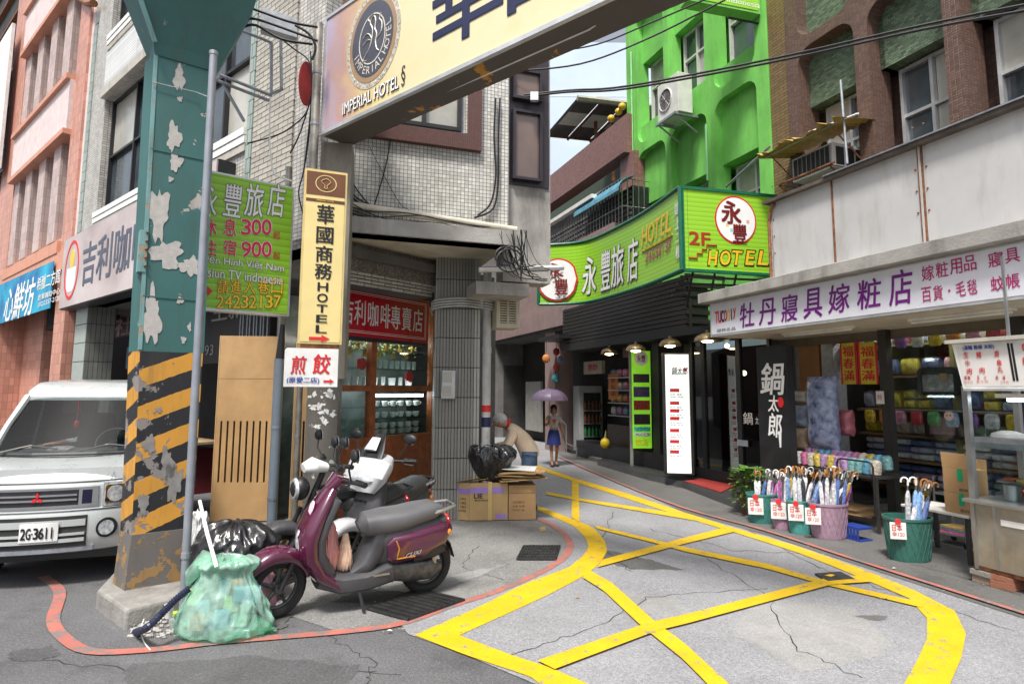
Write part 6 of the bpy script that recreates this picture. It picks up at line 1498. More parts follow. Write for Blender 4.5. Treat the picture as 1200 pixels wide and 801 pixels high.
cdisc(rr_, .04, M['red'], 'emblem_ring'); cdisc(rr_*.92, .052, M['white_l'], 'emblem_disc')
text('永', CV, uc-rr_*.5, uc+rr_*.3, zc+rr_*.05, zc+rr_*.75, .10, mat('dark_red_lettering', (.16, .01, .01), .5), cvs, bold=.04); text('豐', CV, uc-rr_*.1, uc+rr_*.5, zc-rr_*.7, zc, .10, bpy.data.materials['dark_red_lettering'], cvs, bold=.04)
e = CV.at(CV.L, 0, 0)
FH = Fr(e.x, e.y, .97, .243)
f0, f1 = .03, FH.px(912, 270)[0]
za, zb2 = zc0, zc1
hs_ = thing('flat_hotel_sign', 'flat lime green hotel sign with 2F, a stair mark and a round emblem', 'sign', FH.at((f0+f1)/2, za))
bx('face', M['lime'], hs_, FH, f0, f1, za, zb2, -.06, 0)
bx('back', M['dgreen'], hs_, FH, f0, f1, za, zb2, -.12, -.061)
MB().plate(FH, rr(f0-.02, f1, za-.02, zb2+.02), [rr(f0+.02, f1-.03, za+.025, zb2-.025)], -.05, .02).build('trim', M['dgreen'], hs_)
textpx('2F', FH, 808, 272, 832, 287, .006, mat('brick_red_lettering', (.35, .03, .01), .5), hs_, bold=.04)
uc_, zc_2 = FH.px(862, 258); ru_ = FH.px(886, 258)[0]-uc_; rz_ = FH.px(862, 230)[1]-zc_2
MB().plate(FH, disc(uc_, zc_2, ru_, rz_), [], .001, .006).build('emblem_ring', M['red'], hs_)
MB().plate(FH, disc(uc_, zc_2, ru_*.93, rz_*.93), [], .006, .010).build('emblem_disc', M['white_l'], hs_)
for i in range(7):
 for j in range(4):
  if (i+j) % 2 == 0 and abs(i-3)+j < 5: bx('emblem_square', mat('pastel_%d' % (i % 3), ((.7, .35, .25), (.7, .55, .2), (.3, .6, .5))[i % 3], .5) if not bpy.data.materials.get('pastel_%d' % (i % 3)) else bpy.data.materials['pastel_%d' % (i % 3)], hs_, FH, uc_-ru_*.7+i*ru_*.2, uc_-ru_*.56+i*ru_*.2, zc_2-rz_*(.1+.2*j), zc_2-rz_*(-.04+.2*j), .010, .012)
textpx('永', FH, 846, 236, 868, 262, .015, bpy.data.materials['dark_red_lettering'], hs_, bold=.05); textpx('豐', FH, 859, 263, 875, 284, .015, bpy.data.materials['dark_red_lettering'], hs_, bold=.04)
tq = MB()
for i, ch in enumerate('HOTEL'): textpx(ch, FH, 829+i*14.5, 293, 842+i*14.5, 311.5, .006, None, None, bold=.06, shear=.2, keep=tq)
tq.build('lettering_outline', M['black_l'], hs_)
tq = MB()
for i, ch in enumerate('HOTEL'): textpx(ch, FH, 829.8+i*14.5, 294, 841.2+i*14.5, 310.5, .010, None, None, bold=.03, shear=.2, keep=tq)
tq.build('lettering', M['yellow_l'], hs_)
stp = [(807, 302), (817, 302.5), (817, 297), (823, 297.5), (823, 292), (828, 292.5), (828, 287), (840, 287.5)]
MB().tube([FH.at(*FH.px(x, y, .01), .01) for x, y in stp], .014, 4).build('stair_mark', bpy.data.materials['brick_red_lettering'], hs_)
br = thing('sign_support_rails', 'black support rails under the flat hotel sign', 'bracket', FH.at(.5, za-.2))
for k in range(4): MB().tube([FH.at(.05, za-.08-.09*k, -.15-.1*k), FH.at(f1+.1, za-.06-.09*k, -.15-.1*k)], .02, 5).build('rail', M['black'], br)
for k in range(3): MB().tube([FH.at(.3+.4*k, za+.1, -.15), FH.at(.3+.4*k, za-.5, -.4)], .02, 5).build('upright', M['black'], br)
# ======================= TEAL PILLAR, POLES AND SIGNS ON THE LEFT =======================
M['teal'] = paint_mat('flaking_teal_paint', (.035, .125, .12), (.40, .38, .35), .6, 2.6, .64)
M['teal_l'] = paint_mat('pale_teal_edge', (.17, .33, .33), (.30, .26, .2), .6, 9, .58)
M['hazard'] = paint_mat('flaking_hazard_paint', (.56, .27, .035), (.22, .20, .19), .65, 3.4, .56, stripe=((.012, .013, .016), .30, .42))
M['pbase'] = paint_mat('worn_pillar_foot', (.30, .18, .07), (.13, .12, .11), .8, 6, .46)
pc = G(176, 706);
pil2 = thing('steel_pillar', 'teal painted steel pillar with peeling patches and yellow and black hazard stripes', 'pillar', pc)
FPi = Fr(pc.x, pc.y, .80, .60)
Yc = pc.y
def puz(x, y): return FPi.px(x, y)
def prow(y, xl, xr): u0, z = puz(xl, y); u1, _ = puz(xr, y); return z, u0, u1
rows_ = [prow(700, 150, 214), prow(560, 158, 229), prow(411, 164, 238), prow(62, 183, 254)]
dep = .24
def prism(secs, n1=0.0, dd=dep, side=.0):
 mb = MB(); R = []
 for z, a, b in secs: R.append([FPi.at(a, z, n1), FPi.at(b, z, n1), FPi.at(b-.0, z, n1-dd), FPi.at(a-.06, z, n1-dd)])
 return mb.rings(R)
z_a, z_b, z_c, z_d = rows_[0], rows_[1], rows_[2], rows_[3]
def lerp_row(z):
 for i in range(len(rows_)-1):
  if rows_[i][0] <= z <= rows_[i+1][0]:
   t = (z-rows_[i][0])/(rows_[i+1][0]-rows_[i][0]); return (z, rows_[i][1]+(rows_[i+1][1]-rows_[i][1])*t, rows_[i][2]+(rows_[i+1][2]-rows_[i][2])*t)
 return (z, rows_[0][1], rows_[0][2]) if z < rows_[0][0] else (z, rows_[-1][1], rows_[-1][2])
zf = puz(190, 622)[1]
prism([(.12, rows_[0][1]-.03, rows_[0][2]+.02), (zf, lerp_row(zf)[1], lerp_row(zf)[2])], .012, dep+.02).build('foot_casing', M['pbase'], pil2)
prism([lerp_row(zf), lerp_row((zf+z_c[0])/2), z_c]).build('striped_shaft', M['hazard'], pil2)
prism([(z_c[0], z_c[1], z_c[2]), z_d]).build('teal_shaft', M['teal'], pil2)
for s, (e, w) in (('l', (1, .014)), ('r', (2, .006))):
 R = []
 for z in (z_c[0]+.01, (z_c[0]+z_d[0])/2, z_d[0]):
  r_ = lerp_row(z); u = r_[1] if s == 'l' else r_[2]; R.append([FPi.at(u-w, z, .006), FPi.at(u+w, z, .006), FPi.at(u+w, z, -.03), FPi.at(u-w, z, -.03)])
 MB().rings(R).build('corner_flange', M['teal_l'] if s == 'l' else M['teal'], pil2)
zmid_ = puz(200, 322)[1]; r_ = lerp_row(zmid_)
bx('splice_plate', M['teal_l'], pil2, FPi, r_[1]-.05, r_[1]+.01, zmid_+.0, zmid_+.35, -.12, .012)
for k in range(5): MB().sphere(FPi.at(r_[1]-.0, zmid_+.05+.07*k, .02), .012, 8, 5).build('bolt', M['rust'], pil2)
for z in (puz(200, 180)[1], puz(200, 350)[1]): q = lerp_row(z); bx('weld_seam', M['teal'], pil2, FPi, q[1], q[2], z, z+.012, -.0, .006)
zt0 = z_d[0]; hz = [(zt0-.02, z_d[1]-.01, z_d[2]+.01), (zt0+.08, z_d[1]-.03, z_d[2]+.05), (zt0+.55, z_d[1]-.24, z_d[2]+.24), (zt0+.9, z_d[1]-.42, z_d[2]+.3)]
MB().rings([[FPi.at(a, z, .01+.35*max(0, (z-zt0))), FPi.at(b, z, .01+.35*max(0, (z-zt0))), FPi.at(b, z, -dep-.1), FPi.at(a, z, -dep-.1)] for z, a, b in hz]).build('flared_head', M['teal'], pil2)
bx('head_girder', M['teal'], pil2, FPi, z_d[1]-.5, z_d[2]+.32, zt0+.9, zt0+1.3, -.6, .34)
MB().tube([FPi.at(z_d[1]-.02, zt0+.05, .08), FPi.at(z_d[1]-.24, zt0+.55, .2)], .02, 5).build('bracket_edge', M['teal_l'], pil2)
M['chip'] = mat('bare_primer', (.44, .42, .40), .8, var=.15, scale=20)
def chip(cx, cy, rx, ry, seed, m='chip', tail=0):
 rn = random.Random(seed); pts = []
 for k in range(34):
  a = 2*math.pi*k/34; q = 1+.22*math.sin(3*a+seed)+.15*math.sin(7*a+seed*2)+rn.uniform(-.14, .14)
  pts.append((cx+rx*q*math.cos(a), cy+ry*q*math.sin(a)))
 return MB().sheet([FPi.at(*FPi.px(x, y, .004), .004) for x, y in reversed(pts)]).build('bare_patch', M[m], pil2)
for i, a in enumerate(((210, 92, 6, 14), (204, 160, 8, 16), (206, 190, 7, 10), (186, 250, 11, 28), (196, 298, 18, 15), (222, 312, 12, 10), (178, 372, 10, 30), (211, 352, 4, 4), (200, 210, 3, 3), (215, 398, 3, 4), (211, 116, 3, 3), (222, 383, 2, 5))): chip(*a, seed=i)
M['chip_g'] = mat('bare_grey_undercoat', (.22, .21, .20), .8, var=.2, scale=15); M['chip_t'] = mat('fresh_teal_undercoat', (.05, .33, .36), .6)
for i, a in enumerate(((196, 545, 8, 20), (203, 565, 9, 22), (168, 590, 6, 12), (186, 480, 4, 3), (175, 520, 7, 10))): chip(*a, seed=20+i, m='chip_g')
fb = MB(); cs_ = [G(112, 712), G(145, 738), G(222, 716), G(244, 704), G(205, 664), G(150, 664)]
rn = random.Random(3); n = 6
fb.v = [p+Vector((0, 0, .0)) for p in cs_]+[p*1.0+Vector((rn.uniform(-.02, .02), .02, .135+rn.uniform(-.02, .01))) for p in cs_]
fb.f = [tuple(range(n, 2*n))]+[(i, (i+1) % n, (i+1) % n+n, i+n) for i in range(n)]
fb.build('concrete_footing', mat('rough_concrete', (.23, .22, .205), .9, var=.3, scale=5, bump=1.0, bscale=25, grime=.6), pil2, bevel=.02)
rub = MB(); rn = random.Random(8)
for i in range(130):
 x, y = rn.uniform(150, 215), rn.uniform(722, 748); g = G(x, y); s = rn.uniform(.004, .018)
 rub.obox(g+Vector((0, 0, s*.6)), (s, s*.3, 0), (-s*.3, s*.8, s*.2), (0, -s*.2, s*.7))
tag(rub.build('rubble', M['concrete'], kind='stuff'), 'small crumbs of broken concrete at the foot of the teal pillar', 'rubble')
gp = thing('grey_pole', 'slim grey metal pole standing in front of the teal pillar', 'pole', G(213, 728))
p0 = G(214, 726); Fg = Fr(p0.x, p0.y, 1, 0); tp = Fg.at(*Fg.px(250.5, 62))
MB().tube([p0, p0.lerp(tp, .5), tp], .030, 14).build('pole', mat('bluish_galvanised', (.27, .29, .33), .45, metal=.3, var=.15, grime=.15), gp, smooth=True)
mm = p0.lerp(tp, .1); MB().cyl(mm, mm+(tp-p0).normalized()*.04, .036, 12).build('collar', M['galv'], gp)
mm = tp-(tp-p0).normalized()*.02; MB().cyl(mm, mm+(tp-p0).normalized()*.03, .034, 12).build('cap', M['galv'], gp)
wr2 = thing('pillar_wire', 'thin pale wire tied across the teal pillar to the grey pole', 'wire', FPi.at(.2, 4.4, .03))
MB().tube([FPi.at(*FPi.px(178, 96, .02), .02), FPi.at(*FPi.px(230, 108, .03), .03), Fg.at(*Fg.px(250, 116))], .004, 5).build('wire', M['alu'], wr2)
PL = [thing('sign_pole', 'slim rusty steel pole at the right edge of the green hotel sign', 'pole', (0, 0, 0))]
def pole(x, y0, y1, Y, r, label, m, name='sign_pole'):
 f = Fr(0, Y, 1, 0); u, zt = f.px(x, y0); _, zb = f.px(x, y1)
 b = f.at(u, max(zb, 0)); t = thing(name, label, 'pole', b); MB().tube([b, f.at(u, zt)], r, 12).build('shaft', m, t, smooth=True)
 for k in range(2): zz = b.z+(zt-b.z)*(.3+.35*k); MB().cyl(f.at(u, zz), f.at(u, zz+.03), r*1.12, 12).build('clamp', M['galv'], t)
 return t
COL_rm = PL[0]; bpy.data.objects.remove(COL_rm)
M['rpole'] = mat('weathered_steel', (.34, .32, .28), .45, metal=.6, var=.35, scale=8, grime=.5, gcol=(.15, .08, .04))
pole(339, 196, 800, 6.3, .035, 'weathered steel pole at the right edge of the green hotel sign', M['rpole'])
pole(327, 420, 800, 6.1, .045, 'blue grey plastic pipe with a black tapered top beside the wooden screen', mat('blue_grey_pvc', (.22, .27, .32), .5, grime=.2), 'drain_pipe')
fq = Fr(0, 6.1, 1, 0); u, z = fq.px(328, 420); MB().tube([fq.at(u, z), fq.at(u+.01, z+.35)], [.045, .02], 10).build('black_top', M['black'], bpy.data.objects['drain_pipe'])
pole(352, 440, 800, 6.35, .032, 'pale steel pole between the wooden screen and the flaking grey pier', M['rpole'])
pole(374, 28, 200, 6.05, .045, 'short stained steel pole holding the left end of the big overhead sign', M['rpole'], 'sign_mast')
FK = Fr(*G(372, 655).xy, .985, .17)
fpier = thing('flaking_pier', 'narrow dark grey pier with flaking white paint behind the scooters', 'pier', G(378, 655))
a0, a1 = FK.px(358, 500)[0], FK.px(395, 500)[0]; zt_ = FK.px(375, 165)[1]
bx('pier', paint_mat('flaking_grey_paint', (.12, .11, .095), (.55, .54, .5), .5, 9, .62), fpier, FK, a0, a1, 0, FK.px(375, 455)[1]+.1, -.35, 0)
bx('upper_pier', mat('stained_steel_box', (.26, .24, .2), .6, grime=.5), fpier, FK, a0+.04, a1+.05, FK.px(375, 455)[1]+.101, zt_, -.35, -.02)
rn = random.Random(2)
for i in range(26):
 x, y = rn.uniform(362, 393), 458+abs(rn.gauss(0, 22));
 if y > 540: continue
 sx_, sy_ = rn.uniform(1, 4), rn.uniform(.8, 3.5)
 MB().sheet([FK.at(*FK.px(x+sx_*(1+.4*math.sin(5*a+i))*math.cos(a), y+sy_*(1+.4*math.sin(4*a+i))*math.sin(a), .004), .004) for a in [2*math.pi*k/12 for k in range(12)]]).build('paint_flake', M['white'], fpier)
M['ply'] = mat('plywood', (.44, .27, .12), .6, var=.16, scale=2.2, grime=.25, bump=.15, gcol=(.2, .09, .03))
def grooved(name, label, fr, x0, x1, ytl, ytr, yb, gx, gy0, gy1):
 t = thing(name, label, 'screen', fr.at(fr.px((x0+x1)/2, 500)[0], 0))
 a, b = fr.px(x0, 500)[0], fr.px(x1, 500)[0]; zt_ = fr.px((x0+x1)/2, (ytl+ytr)/2)[1]
 hl = []
 for x in gx:
  u = fr.px(x, 520)[0]; hl.append(rr(u-.012, u+.012, fr.px(x, gy1)[1], fr.px(x, gy0)[1]))
 MB().plate(fr, rr(a, b, .02, zt_), hl, -.03, 0, back=True).build('board', M['ply'], t)
 bx('backing', M['black'], t, fr, a+.02, b-.02, .05, zt_-.05, -.06, -.035)
 bx('edge_strip', mat('pale_edge_%d' % x0, (.5, .34, .17), .6), t, fr, a-.012, a-.001, .02, zt_, -.03, .004)
 zj = fr.px(x0, 443)[1]; bx('joint_line', mat('brown_joint_%d' % x0, (.22, .12, .05), .7), t, fr, a, b, zj-.004, zj, 0, .002)
 return t
fw = Fr(*G(290, 612).xy, .995, .10)
grooved('wooden_screen', 'tall plywood screen with ten vertical slots left of the drain pipe', fw, 253, 329, 393, 394, 612, [258+7.6*i for i in range(10)], 493, 565)
fw2 = Fr(*G(360, 620).xy, .995, .10)
grooved('wooden_screen', 'narrow plywood strip seen between the two poles beside the flaking pier', fw2, 344, 362, 400, 400, 620, [355], 493, 560)
fs_ = Fr(0, 0, 1, 0)
pg = Fr(0, 6.05, 1, 0).px(343, 280)[0]
FGn = Fr(pg, 6.05, .80, .60)
gs = thing('green_price_sign', 'lime green hotel price sign with white red and yellow lettering on the steel pole', 'sign', FGn.at(-.4, 2.6))
z1_, z0_ = FGn.px(343, 219)[1], FGn.px(343, 371)[1]; a0, a1 = FGn.px(196, 290)[0], 0.0
z1b = z1_
bx('box', M['alu'], gs, FGn, a0, a1, z0_, z1b, -.12, -.004)
bx('face', M['lime'], gs, FGn, a0+.02, a1-.02, z0_+.025, z1b-.02, -.004, 0)
def gl_(s, xs, y0, y1, m, bold=.02, shear=0, n=.004):
 t = MB()
 for ch, (xa, xb) in zip(s, xs): textpx(ch, FGn, xa, y0, xb, y1, n, None, None, bold=bold, shear=shear, keep=t)
 return t.build('lettering', m, gs)
for m_, n_, b_ in ((M['navy'], .004, .06), (M['white_l'], .009, .02)): gl_('永豐旅店', ((236, 254), (262, 283), (287, 309), (314, 334)), 216, 254, m_, b_, .08, n_)
rd = mat('price_red', (.65, .01, .05), .4)
for m_, n_, b_ in ((M['white_l'], .004, .055), (rd, .009, .016)):
 gl_('休息', ((238, 254), (262, 277)), 256, 276, m_, b_, 0, n_); gl_('300', ((283, 294), (295, 306), (307, 318)), 257, 275, m_, b_, 0, n_)
 gl_('住宿', ((238, 254), (262, 277)), 281, 299, m_, b_, 0, n_); gl_('900', ((283, 294), (295, 306), (307, 318)), 283, 301, m_, b_, 0, n_)
gl_('起', ((320, 328),), 271, 280, rd, .01); gl_('起', ((320, 328),), 295, 303, rd, .01)
for m_, n_, b_ in ((M['black_l'], .004, .05), (M['white_l'], .009, .01)):
 textpx('Truyền Hình Việt Nam', FGn, 220, 301, 333, 314, n_, m_, gs, bold=b_)
 textpx('Siaran siun TV indonesia', FGn, 206, 316, 332, 327, n_, m_, gs, bold=b_)
for m_, n_, b_ in ((M['black_l'], .004, .06), (M['yellow_l'], .009, .02)):
 gl_('請進入巷口', ((255, 268), (270, 283), (286, 299), (302, 315), (318, 331)), 328, 344, m_, b_, 0, n_)
 gl_('24232137', tuple((254+9.5*i, 262.5+9.5*i) for i in range(8)), 346, 361, m_, b_, 0, n_)
MB().plate(FGn, [FGn.px(238, 338), FGn.px(243, 338), FGn.px(243, 335), FGn.px(249, 341), FGn.px(243, 347), FGn.px(243, 344), FGn.px(238, 344)][::-1], [], 0, .006).build('red_arrow', M['red'], gs)
of = thing('empty_sign_frame', 'empty galvanised sign frame projecting above the green price sign', 'frame', FGn.at(-.3, 4))
fo_ = Fr(0, 5.9, 1, 0)
def fp(x, y, Y=5.9): f = Fr(0, Y, 1, 0); return f.at(*f.px(x, y))
for a, b in (((258, 88), (318, 112)), ((256, 95), (315, 118)), ((318, 50), (318, 110)), ((329, 46), (330, 104)), ((283, 36), (318, 50)), ((262, 100), (286, 142)), ((314, 112), (332, 104))):
 MB().tube([fp(*a), fp(*b)], .017, 4).build('frame_bar', M['galv'], of)
vc = thing('white_drop_cable', 'white cable hanging from the empty sign frame to the price sign', 'cable', fp(320, 160, 5.85)); MB().tube([fp(x, y, 5.85) for x, y in smooth([(317, 114), (316, 160), (320, 200), (330, 208), (342, 212)])], .008, 5).build('cable', M['white'], vc, smooth=True)
jb = thing('junction_box', 'grey steel junction box hung among black cables beside the pillar head', 'junction box', fp(328, 28, 5.95))
FJ = Fr(fp(328, 28, 5.95).x, fp(328, 28, 5.95).y, .93, .36)
MB().plate(FJ, [FJ.px(305, 31), FJ.px(348, 44), FJ.px(348, 22), FJ.px(306, 8)][::1], [], -.15, 0).build('box', M['galv'], jb)
for pts in ([(262, 0), (300, 12), (340, 26), (372, 32)], [(285, 32), (300, 30), (330, 46), (366, 52)], [(258, 50), (280, 36), (292, 20), (292, 0)], [(290, 22), (305, 24), (345, 38), (372, 48)], [(346, 30), (362, 40), (370, 55), (366, 70)]):
 MB().tube([fp(x, y, 5.8) for x, y in smooth(pts)], .014, 5).build('cable', M['cable'], jb, smooth=True)
for pts in ([(322, 40), (345, 58), (362, 72), (366, 100), (362, 150)], [(364, 60), (366, 120), (362, 160), (358, 190)], [(368, 90), (360, 130), (340, 150), (320, 160), (290, 168)], [(362, 150), (356, 200), (350, 225), (355, 250)], [(366, 110), (352, 155), (340, 180)]):
 t = tag(MB().tube([fp(x, y, 6.12) for x, y in smooth(pts)], .008, 5).build('loose_cable', M['cable'], smooth=True), 'thin black cable trailing down the wall between the sign mast and the window', 'cable', 'black cables by the sign mast')
ro = thing('red_plate', 'small faded red oval plate on the wall left of the sign mast', 'plate', fp(360, 100, 6.2)); f_ = Fr(fp(359, 98, 6.15).x, fp(359, 98, 6.15).y, .5, .87)
MB().plate(f_, disc(0, fp(359, 98, 6.15).z, .10, .25), [], -.01, 0, back=True).build('plate', mat('faded_red', (.45, .06, .06), .5, var=.2), ro)
bb_ = thing('brown_wall_box', 'small dark brown box above the green price sign', 'box', fp(274, 188, 6.5)); f_ = LF(4.0); bx('box', M['brown'], bb_, f_, f_.px(261, 188, .3)[0], f_.px(286, 188, .3)[0], f_.px(274, 202, .3)[1], f_.px(274, 177, .3)[1], .1, .3)
pb_ = thing('broken_red_pipe', 'broken brown clay pipe end at the top of the coral building corner', 'pipe', L.at(*L.px(105, 3, .1), .1)); MB().tube([L.at(*L.px(92, 0, .1), .1), L.at(*L.px(103, 5, .12), .12), L.at(*L.px(110, 4, .14), .14)], [.03, .06, .08], 8).build('pipe', M['rust'], pb_)
py = Fr(0, 5.75, 1, 0).px(404, 300)[0]
FY = Fr(py, 5.75, .93, .37)
ys = thing('yellow_upright_sign', 'tall cream yellow upright hotel sign with black characters and a red arrow', 'sign', FY.at(-.2, 2))
a0, a1 = FY.px(353, 300)[0], FY.px(404, 300)[0]; z0_, z1_ = FY.px(378, 403)[1], FY.px(378, 199)[1]
cream = mat('cream_sign_face', (.74, .60, .26), .4, var=.04)
bx('frame', mat('cream_frame', (.6, .47, .2), .5), ys, FY, a0, a1, z0_, z1_, -.1, -.004); bx('face', cream, ys, FY, a0+.02, a1-.02, z0_+.02, z1_-.02, -.004, 0)
zt2 = FY.px(378, 229)[1]; bx('brown_header', mat('header_brown', (.14, .05, .018), .5), ys, FY, a0+.02, a1-.02, zt2, z1_-.025, 0, .003)
zt3 = FY.px(378, 237)[1]; bx('dark_band', M['brown'], ys, FY, a0+.02, a1-.02, zt3, zt3+.03, 0, .003)
text('IMPERIAL HOTEL', FY, a0+.12, a1-.12, zt3+.008, zt3+.022, .006, M['yellow_l'], ys)
uc_, zc_2 = (a0+a1)/2, FY.px(378, 215)[1]
MB().plate(FY, disc(uc_, zc_2, .10, .085), [disc(uc_, zc_2, .092, .078)], .003, .006).build('emblem_ring', cream, ys)
MB().tube([FY.at(uc_+.05*math.cos(a)*(.6+.4*math.sin(3*a)), zc_2+.05*math.sin(a), .007) for a in [k*math.pi/8 for k in range(17)]], .003, 4).build('emblem_figure', cream, ys)
gy = lambda y0, y1: (FY.px(378, y1)[1], FY.px(378, y0)[1])
t_ = MB(); ua_, ub_ = FY.px(370, 300)[0]+.0, FY.px(389.5, 300)[0]
for ch, y0, y1 in (('華', 240, 262), ('國', 266, 285), ('商', 288, 307), ('務', 309, 327)): za, zb3 = gy(y0, y1); text(ch, FY, ua_, ub_, za, zb3, .004, None, None, bold=.03, keep=t_)
for ch, y0, y1 in (('H', 331, 341), ('O', 344, 354), ('T', 357, 366), ('E', 369, 378), ('L', 381, 390)): za, zb3 = gy(y0, y1); text(ch, FY, ua_+.03, ub_-.03, za, zb3, .004, None, None, bold=.03, keep=t_)
t_.build('lettering', M['black_l'], ys)
def arrow(fr, x0, x1, yc, h, m, par, n=.006):
 a, b = fr.px(x0, yc)[0], fr.px(x1, yc)[0]; z = fr.px((x0+x1)/2, yc)[1]; d = fr.px(x0, yc-h)[1]-fr.px(x0, yc+h)[1]; k = (b-a)
 MB().plate(fr, [(a, z-d*.2), (b-k*.4, z-d*.2), (b-k*.4, z-d*.5), (b, z), (b-k*.4, z+d*.5), (b-k*.4, z+d*.2), (a, z+d*.2)], [], 0, n).build('red_arrow', m, par)
arrow(FY, 362, 386, 396.5, 4.5, M['red'], ys)
bx('bracket', M['rust'], ys, FY, a0+.03, a1-.02, z0_-.05, z0_-.002, -.1, -.02)
ds = thing('dumpling_sign', 'white board with red brush characters and a red arrow below the yellow sign', 'sign', FY.at(-.3, 1.7))
FD = FY.off(.02); a0, a1 = FD.px(333, 430)[0], FD.px(396, 430)[0]; z0_, z1_ = FD.px(365, 453)[1], FD.px(365, 408)[1]
MB().plate(FD, rr(a0, a1, z0_, z1_, (.03, 0, 0, 0)), [], -.03, 0).build('board', M['white'], ds)
t_ = MB(); textpx('煎', FD, 341, 417, 359, 438, .004, None, None, bold=.035, shear=.1, keep=t_); textpx('餃', FD, 367, 415, 387, 438, .004, None, None, bold=.035, shear=.1, keep=t_); t_.build('lettering', M['red'], ds)
textpx('(原愛二店)', FD, 336, 441.5, 374, 449.5, .004, mat('blue_lettering', (.02, .05, .35), .4), ds, bold=.02); arrow(FD, 379, 391, 446.5, 3, M['red'], ds)
IS = LF(3.37)
bs = thing('overhead_hotel_sign', 'huge cream overhead hotel sign with a lion emblem seen from below', 'sign', IS.at(IS.px(378, 100)[0]+1.5, 4.2))
i0 = IS.px(379, 100)[0]; i1 = i0+5.2; iz0 = IS.px(380, 157)[1]; iz1 = iz0+1.32
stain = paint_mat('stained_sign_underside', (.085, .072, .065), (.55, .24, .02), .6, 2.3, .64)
cf = mat('cream_gradient_face', (.70, .58, .28), .35, var=.03)
def grad_face():
 m, nt, N, L_, P_ = _base('printed_hotel_face'); tc = N.new('ShaderNodeTexCoord'); sx = N.new('ShaderNodeSeparateXYZ'); L_.new(tc.outputs['UV'], sx.inputs[0])
 ue = abs(IS.at(i0, 0).dot(Vector((-IS.n.y, IS.n.x, 0))))
 g = N.new('ShaderNodeMapRange'); L_.new(sx.outputs[0], g.inputs[0]); s_ = IS.at(i0, 0, 0).dot(Vector((-IS.n.y, IS.n.x, 0)))
 g.inputs[1].default_value = s_; g.inputs[2].default_value = s_+1.25
 nz = _noise(N, L_, tc.outputs['Object'], 3.5, 3)
 gg = _math(N, L_, 'ADD', g.outputs[0], _math(N, L_, 'MULTIPLY_ADD', nz, .5, -.25))
 cr = N.new('ShaderNodeValToRGB'); L_.new(gg, cr.inputs[0]); e = cr.color_ramp.elements
 e[0].position = 0; e[0].color = (.42, .36, .48, 1); e[1].position = 1; e[1].color = (.70, .63, .40, 1)
 for p_, c_ in ((.25, (.45, .28, .25, 1)), (.5, (.60, .43, .22, 1)), (.75, (.68, .56, .28, 1))): x = e.new(p_); x.color = c_
 L_.new(cr.outputs[0], P_.inputs['Base Color']); P_.inputs['Roughness'].default_value = .3; return m
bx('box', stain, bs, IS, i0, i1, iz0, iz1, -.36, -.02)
bx('face', grad_face(), bs, IS, i0+.03, i1-.03, iz0+.035, iz1-.03, -.02, 0)
for a, b, c, d in ((i0, i1, iz0-.004, iz0+.034), (i0, i1, iz1-.03, iz1+.004), (i0-.004, i0+.03, iz0+.034, iz1-.03)): bx('trim', M['alu'], bs, IS, a, b, c, d, -.03, .012)
ec, ez = IS.px(437, 46); er = IS.px(466, 40)[0]-ec; ezr = .42
ezr = abs(IS.px(437, 46)[1]-IS.px(437, 96)[1])
sil = mat('silver_ring_print', (.55, .50, .42), .3, metal=.2, var=.3, scale=20)
MB().plate(IS, disc(ec, ez, er*1.12, ezr*1.12, 44), [], .0, .004).build('emblem_ring', sil, bs)
MB().plate(IS, disc(ec, ez, er*.98, ezr*.98, 44), [], .004, .007).build('emblem_band', mat('bronze_print', (.33, .22, .13), .4), bs)
MB().plate(IS, disc(ec, ez, er*.85, ezr*.85, 44), [], .007, .010).build('emblem_disc', mat('dark_slate_print', (.07, .075, .10), .4), bs)
for k in range(40):
 a = 2*math.pi*k/40; MB().plate(IS, disc(ec+er*1.05*math.cos(a), ez+ezr*1.05*math.sin(a), er*.035, ezr*.035, 6), [], .004, .007).build('emblem_bead', sil, bs)
wl_ = mat('pale_print', (.62, .58, .50), .4)
MB().plate(IS, disc(ec, ez, er*.55, ezr*.58, 30), [disc(ec, ez, er*.52, ezr*.55, 30)], .010, .013).build('emblem_circle', wl_, bs)
for k, ch in enumerate('IMPERIAL'):
 a = rad(200+k*15); cx_, cz_ = ec+er*.68*math.cos(a), ez+ezr*.70*math.sin(a)
 w = .045; V_, F_ = glyphs(ch, 0, 0); xs_ = [v[0] for v in V_]; ys_ = [v[1] for v in V_]; th = a+math.pi/2; mb = MB(); P_ = []
 for v in V_:
  p_ = (v[0]-(min(xs_)+max(xs_))/2)*.11; q_ = (v[1]-.35)*.11; P_.append(IS.at(cx_+p_*math.cos(th)-q_*math.sin(th), cz_+p_*math.sin(th)+q_*math.cos(th), .012))
 mb.add(P_, F_).build('emblem_letter', wl_, bs)
for k, ch in enumerate('HOTEL'):
 a = rad(322+k*13); cx_, cz_ = ec+er*.68*math.cos(a), ez+ezr*.70*math.sin(a); V_, F_ = glyphs(ch, 0, 0); xs_ = [v[0] for v in V_]; th = a+math.pi/2; mb = MB(); P_ = []
 for v in V_:
  p_ = (v[0]-(min(xs_)+max(xs_))/2)*.11; q_ = (v[1]-.35)*.11; P_.append(IS.at(cx_+p_*math.cos(th)-q_*math.sin(th), cz_+p_*math.sin(th)+q_*math.cos(th), .012))
 mb.add(P_, F_).build('emblem_letter', wl_, bs)
def pt(x, y): return IS.at(ec+er*x, ez+ezr*y, .013)
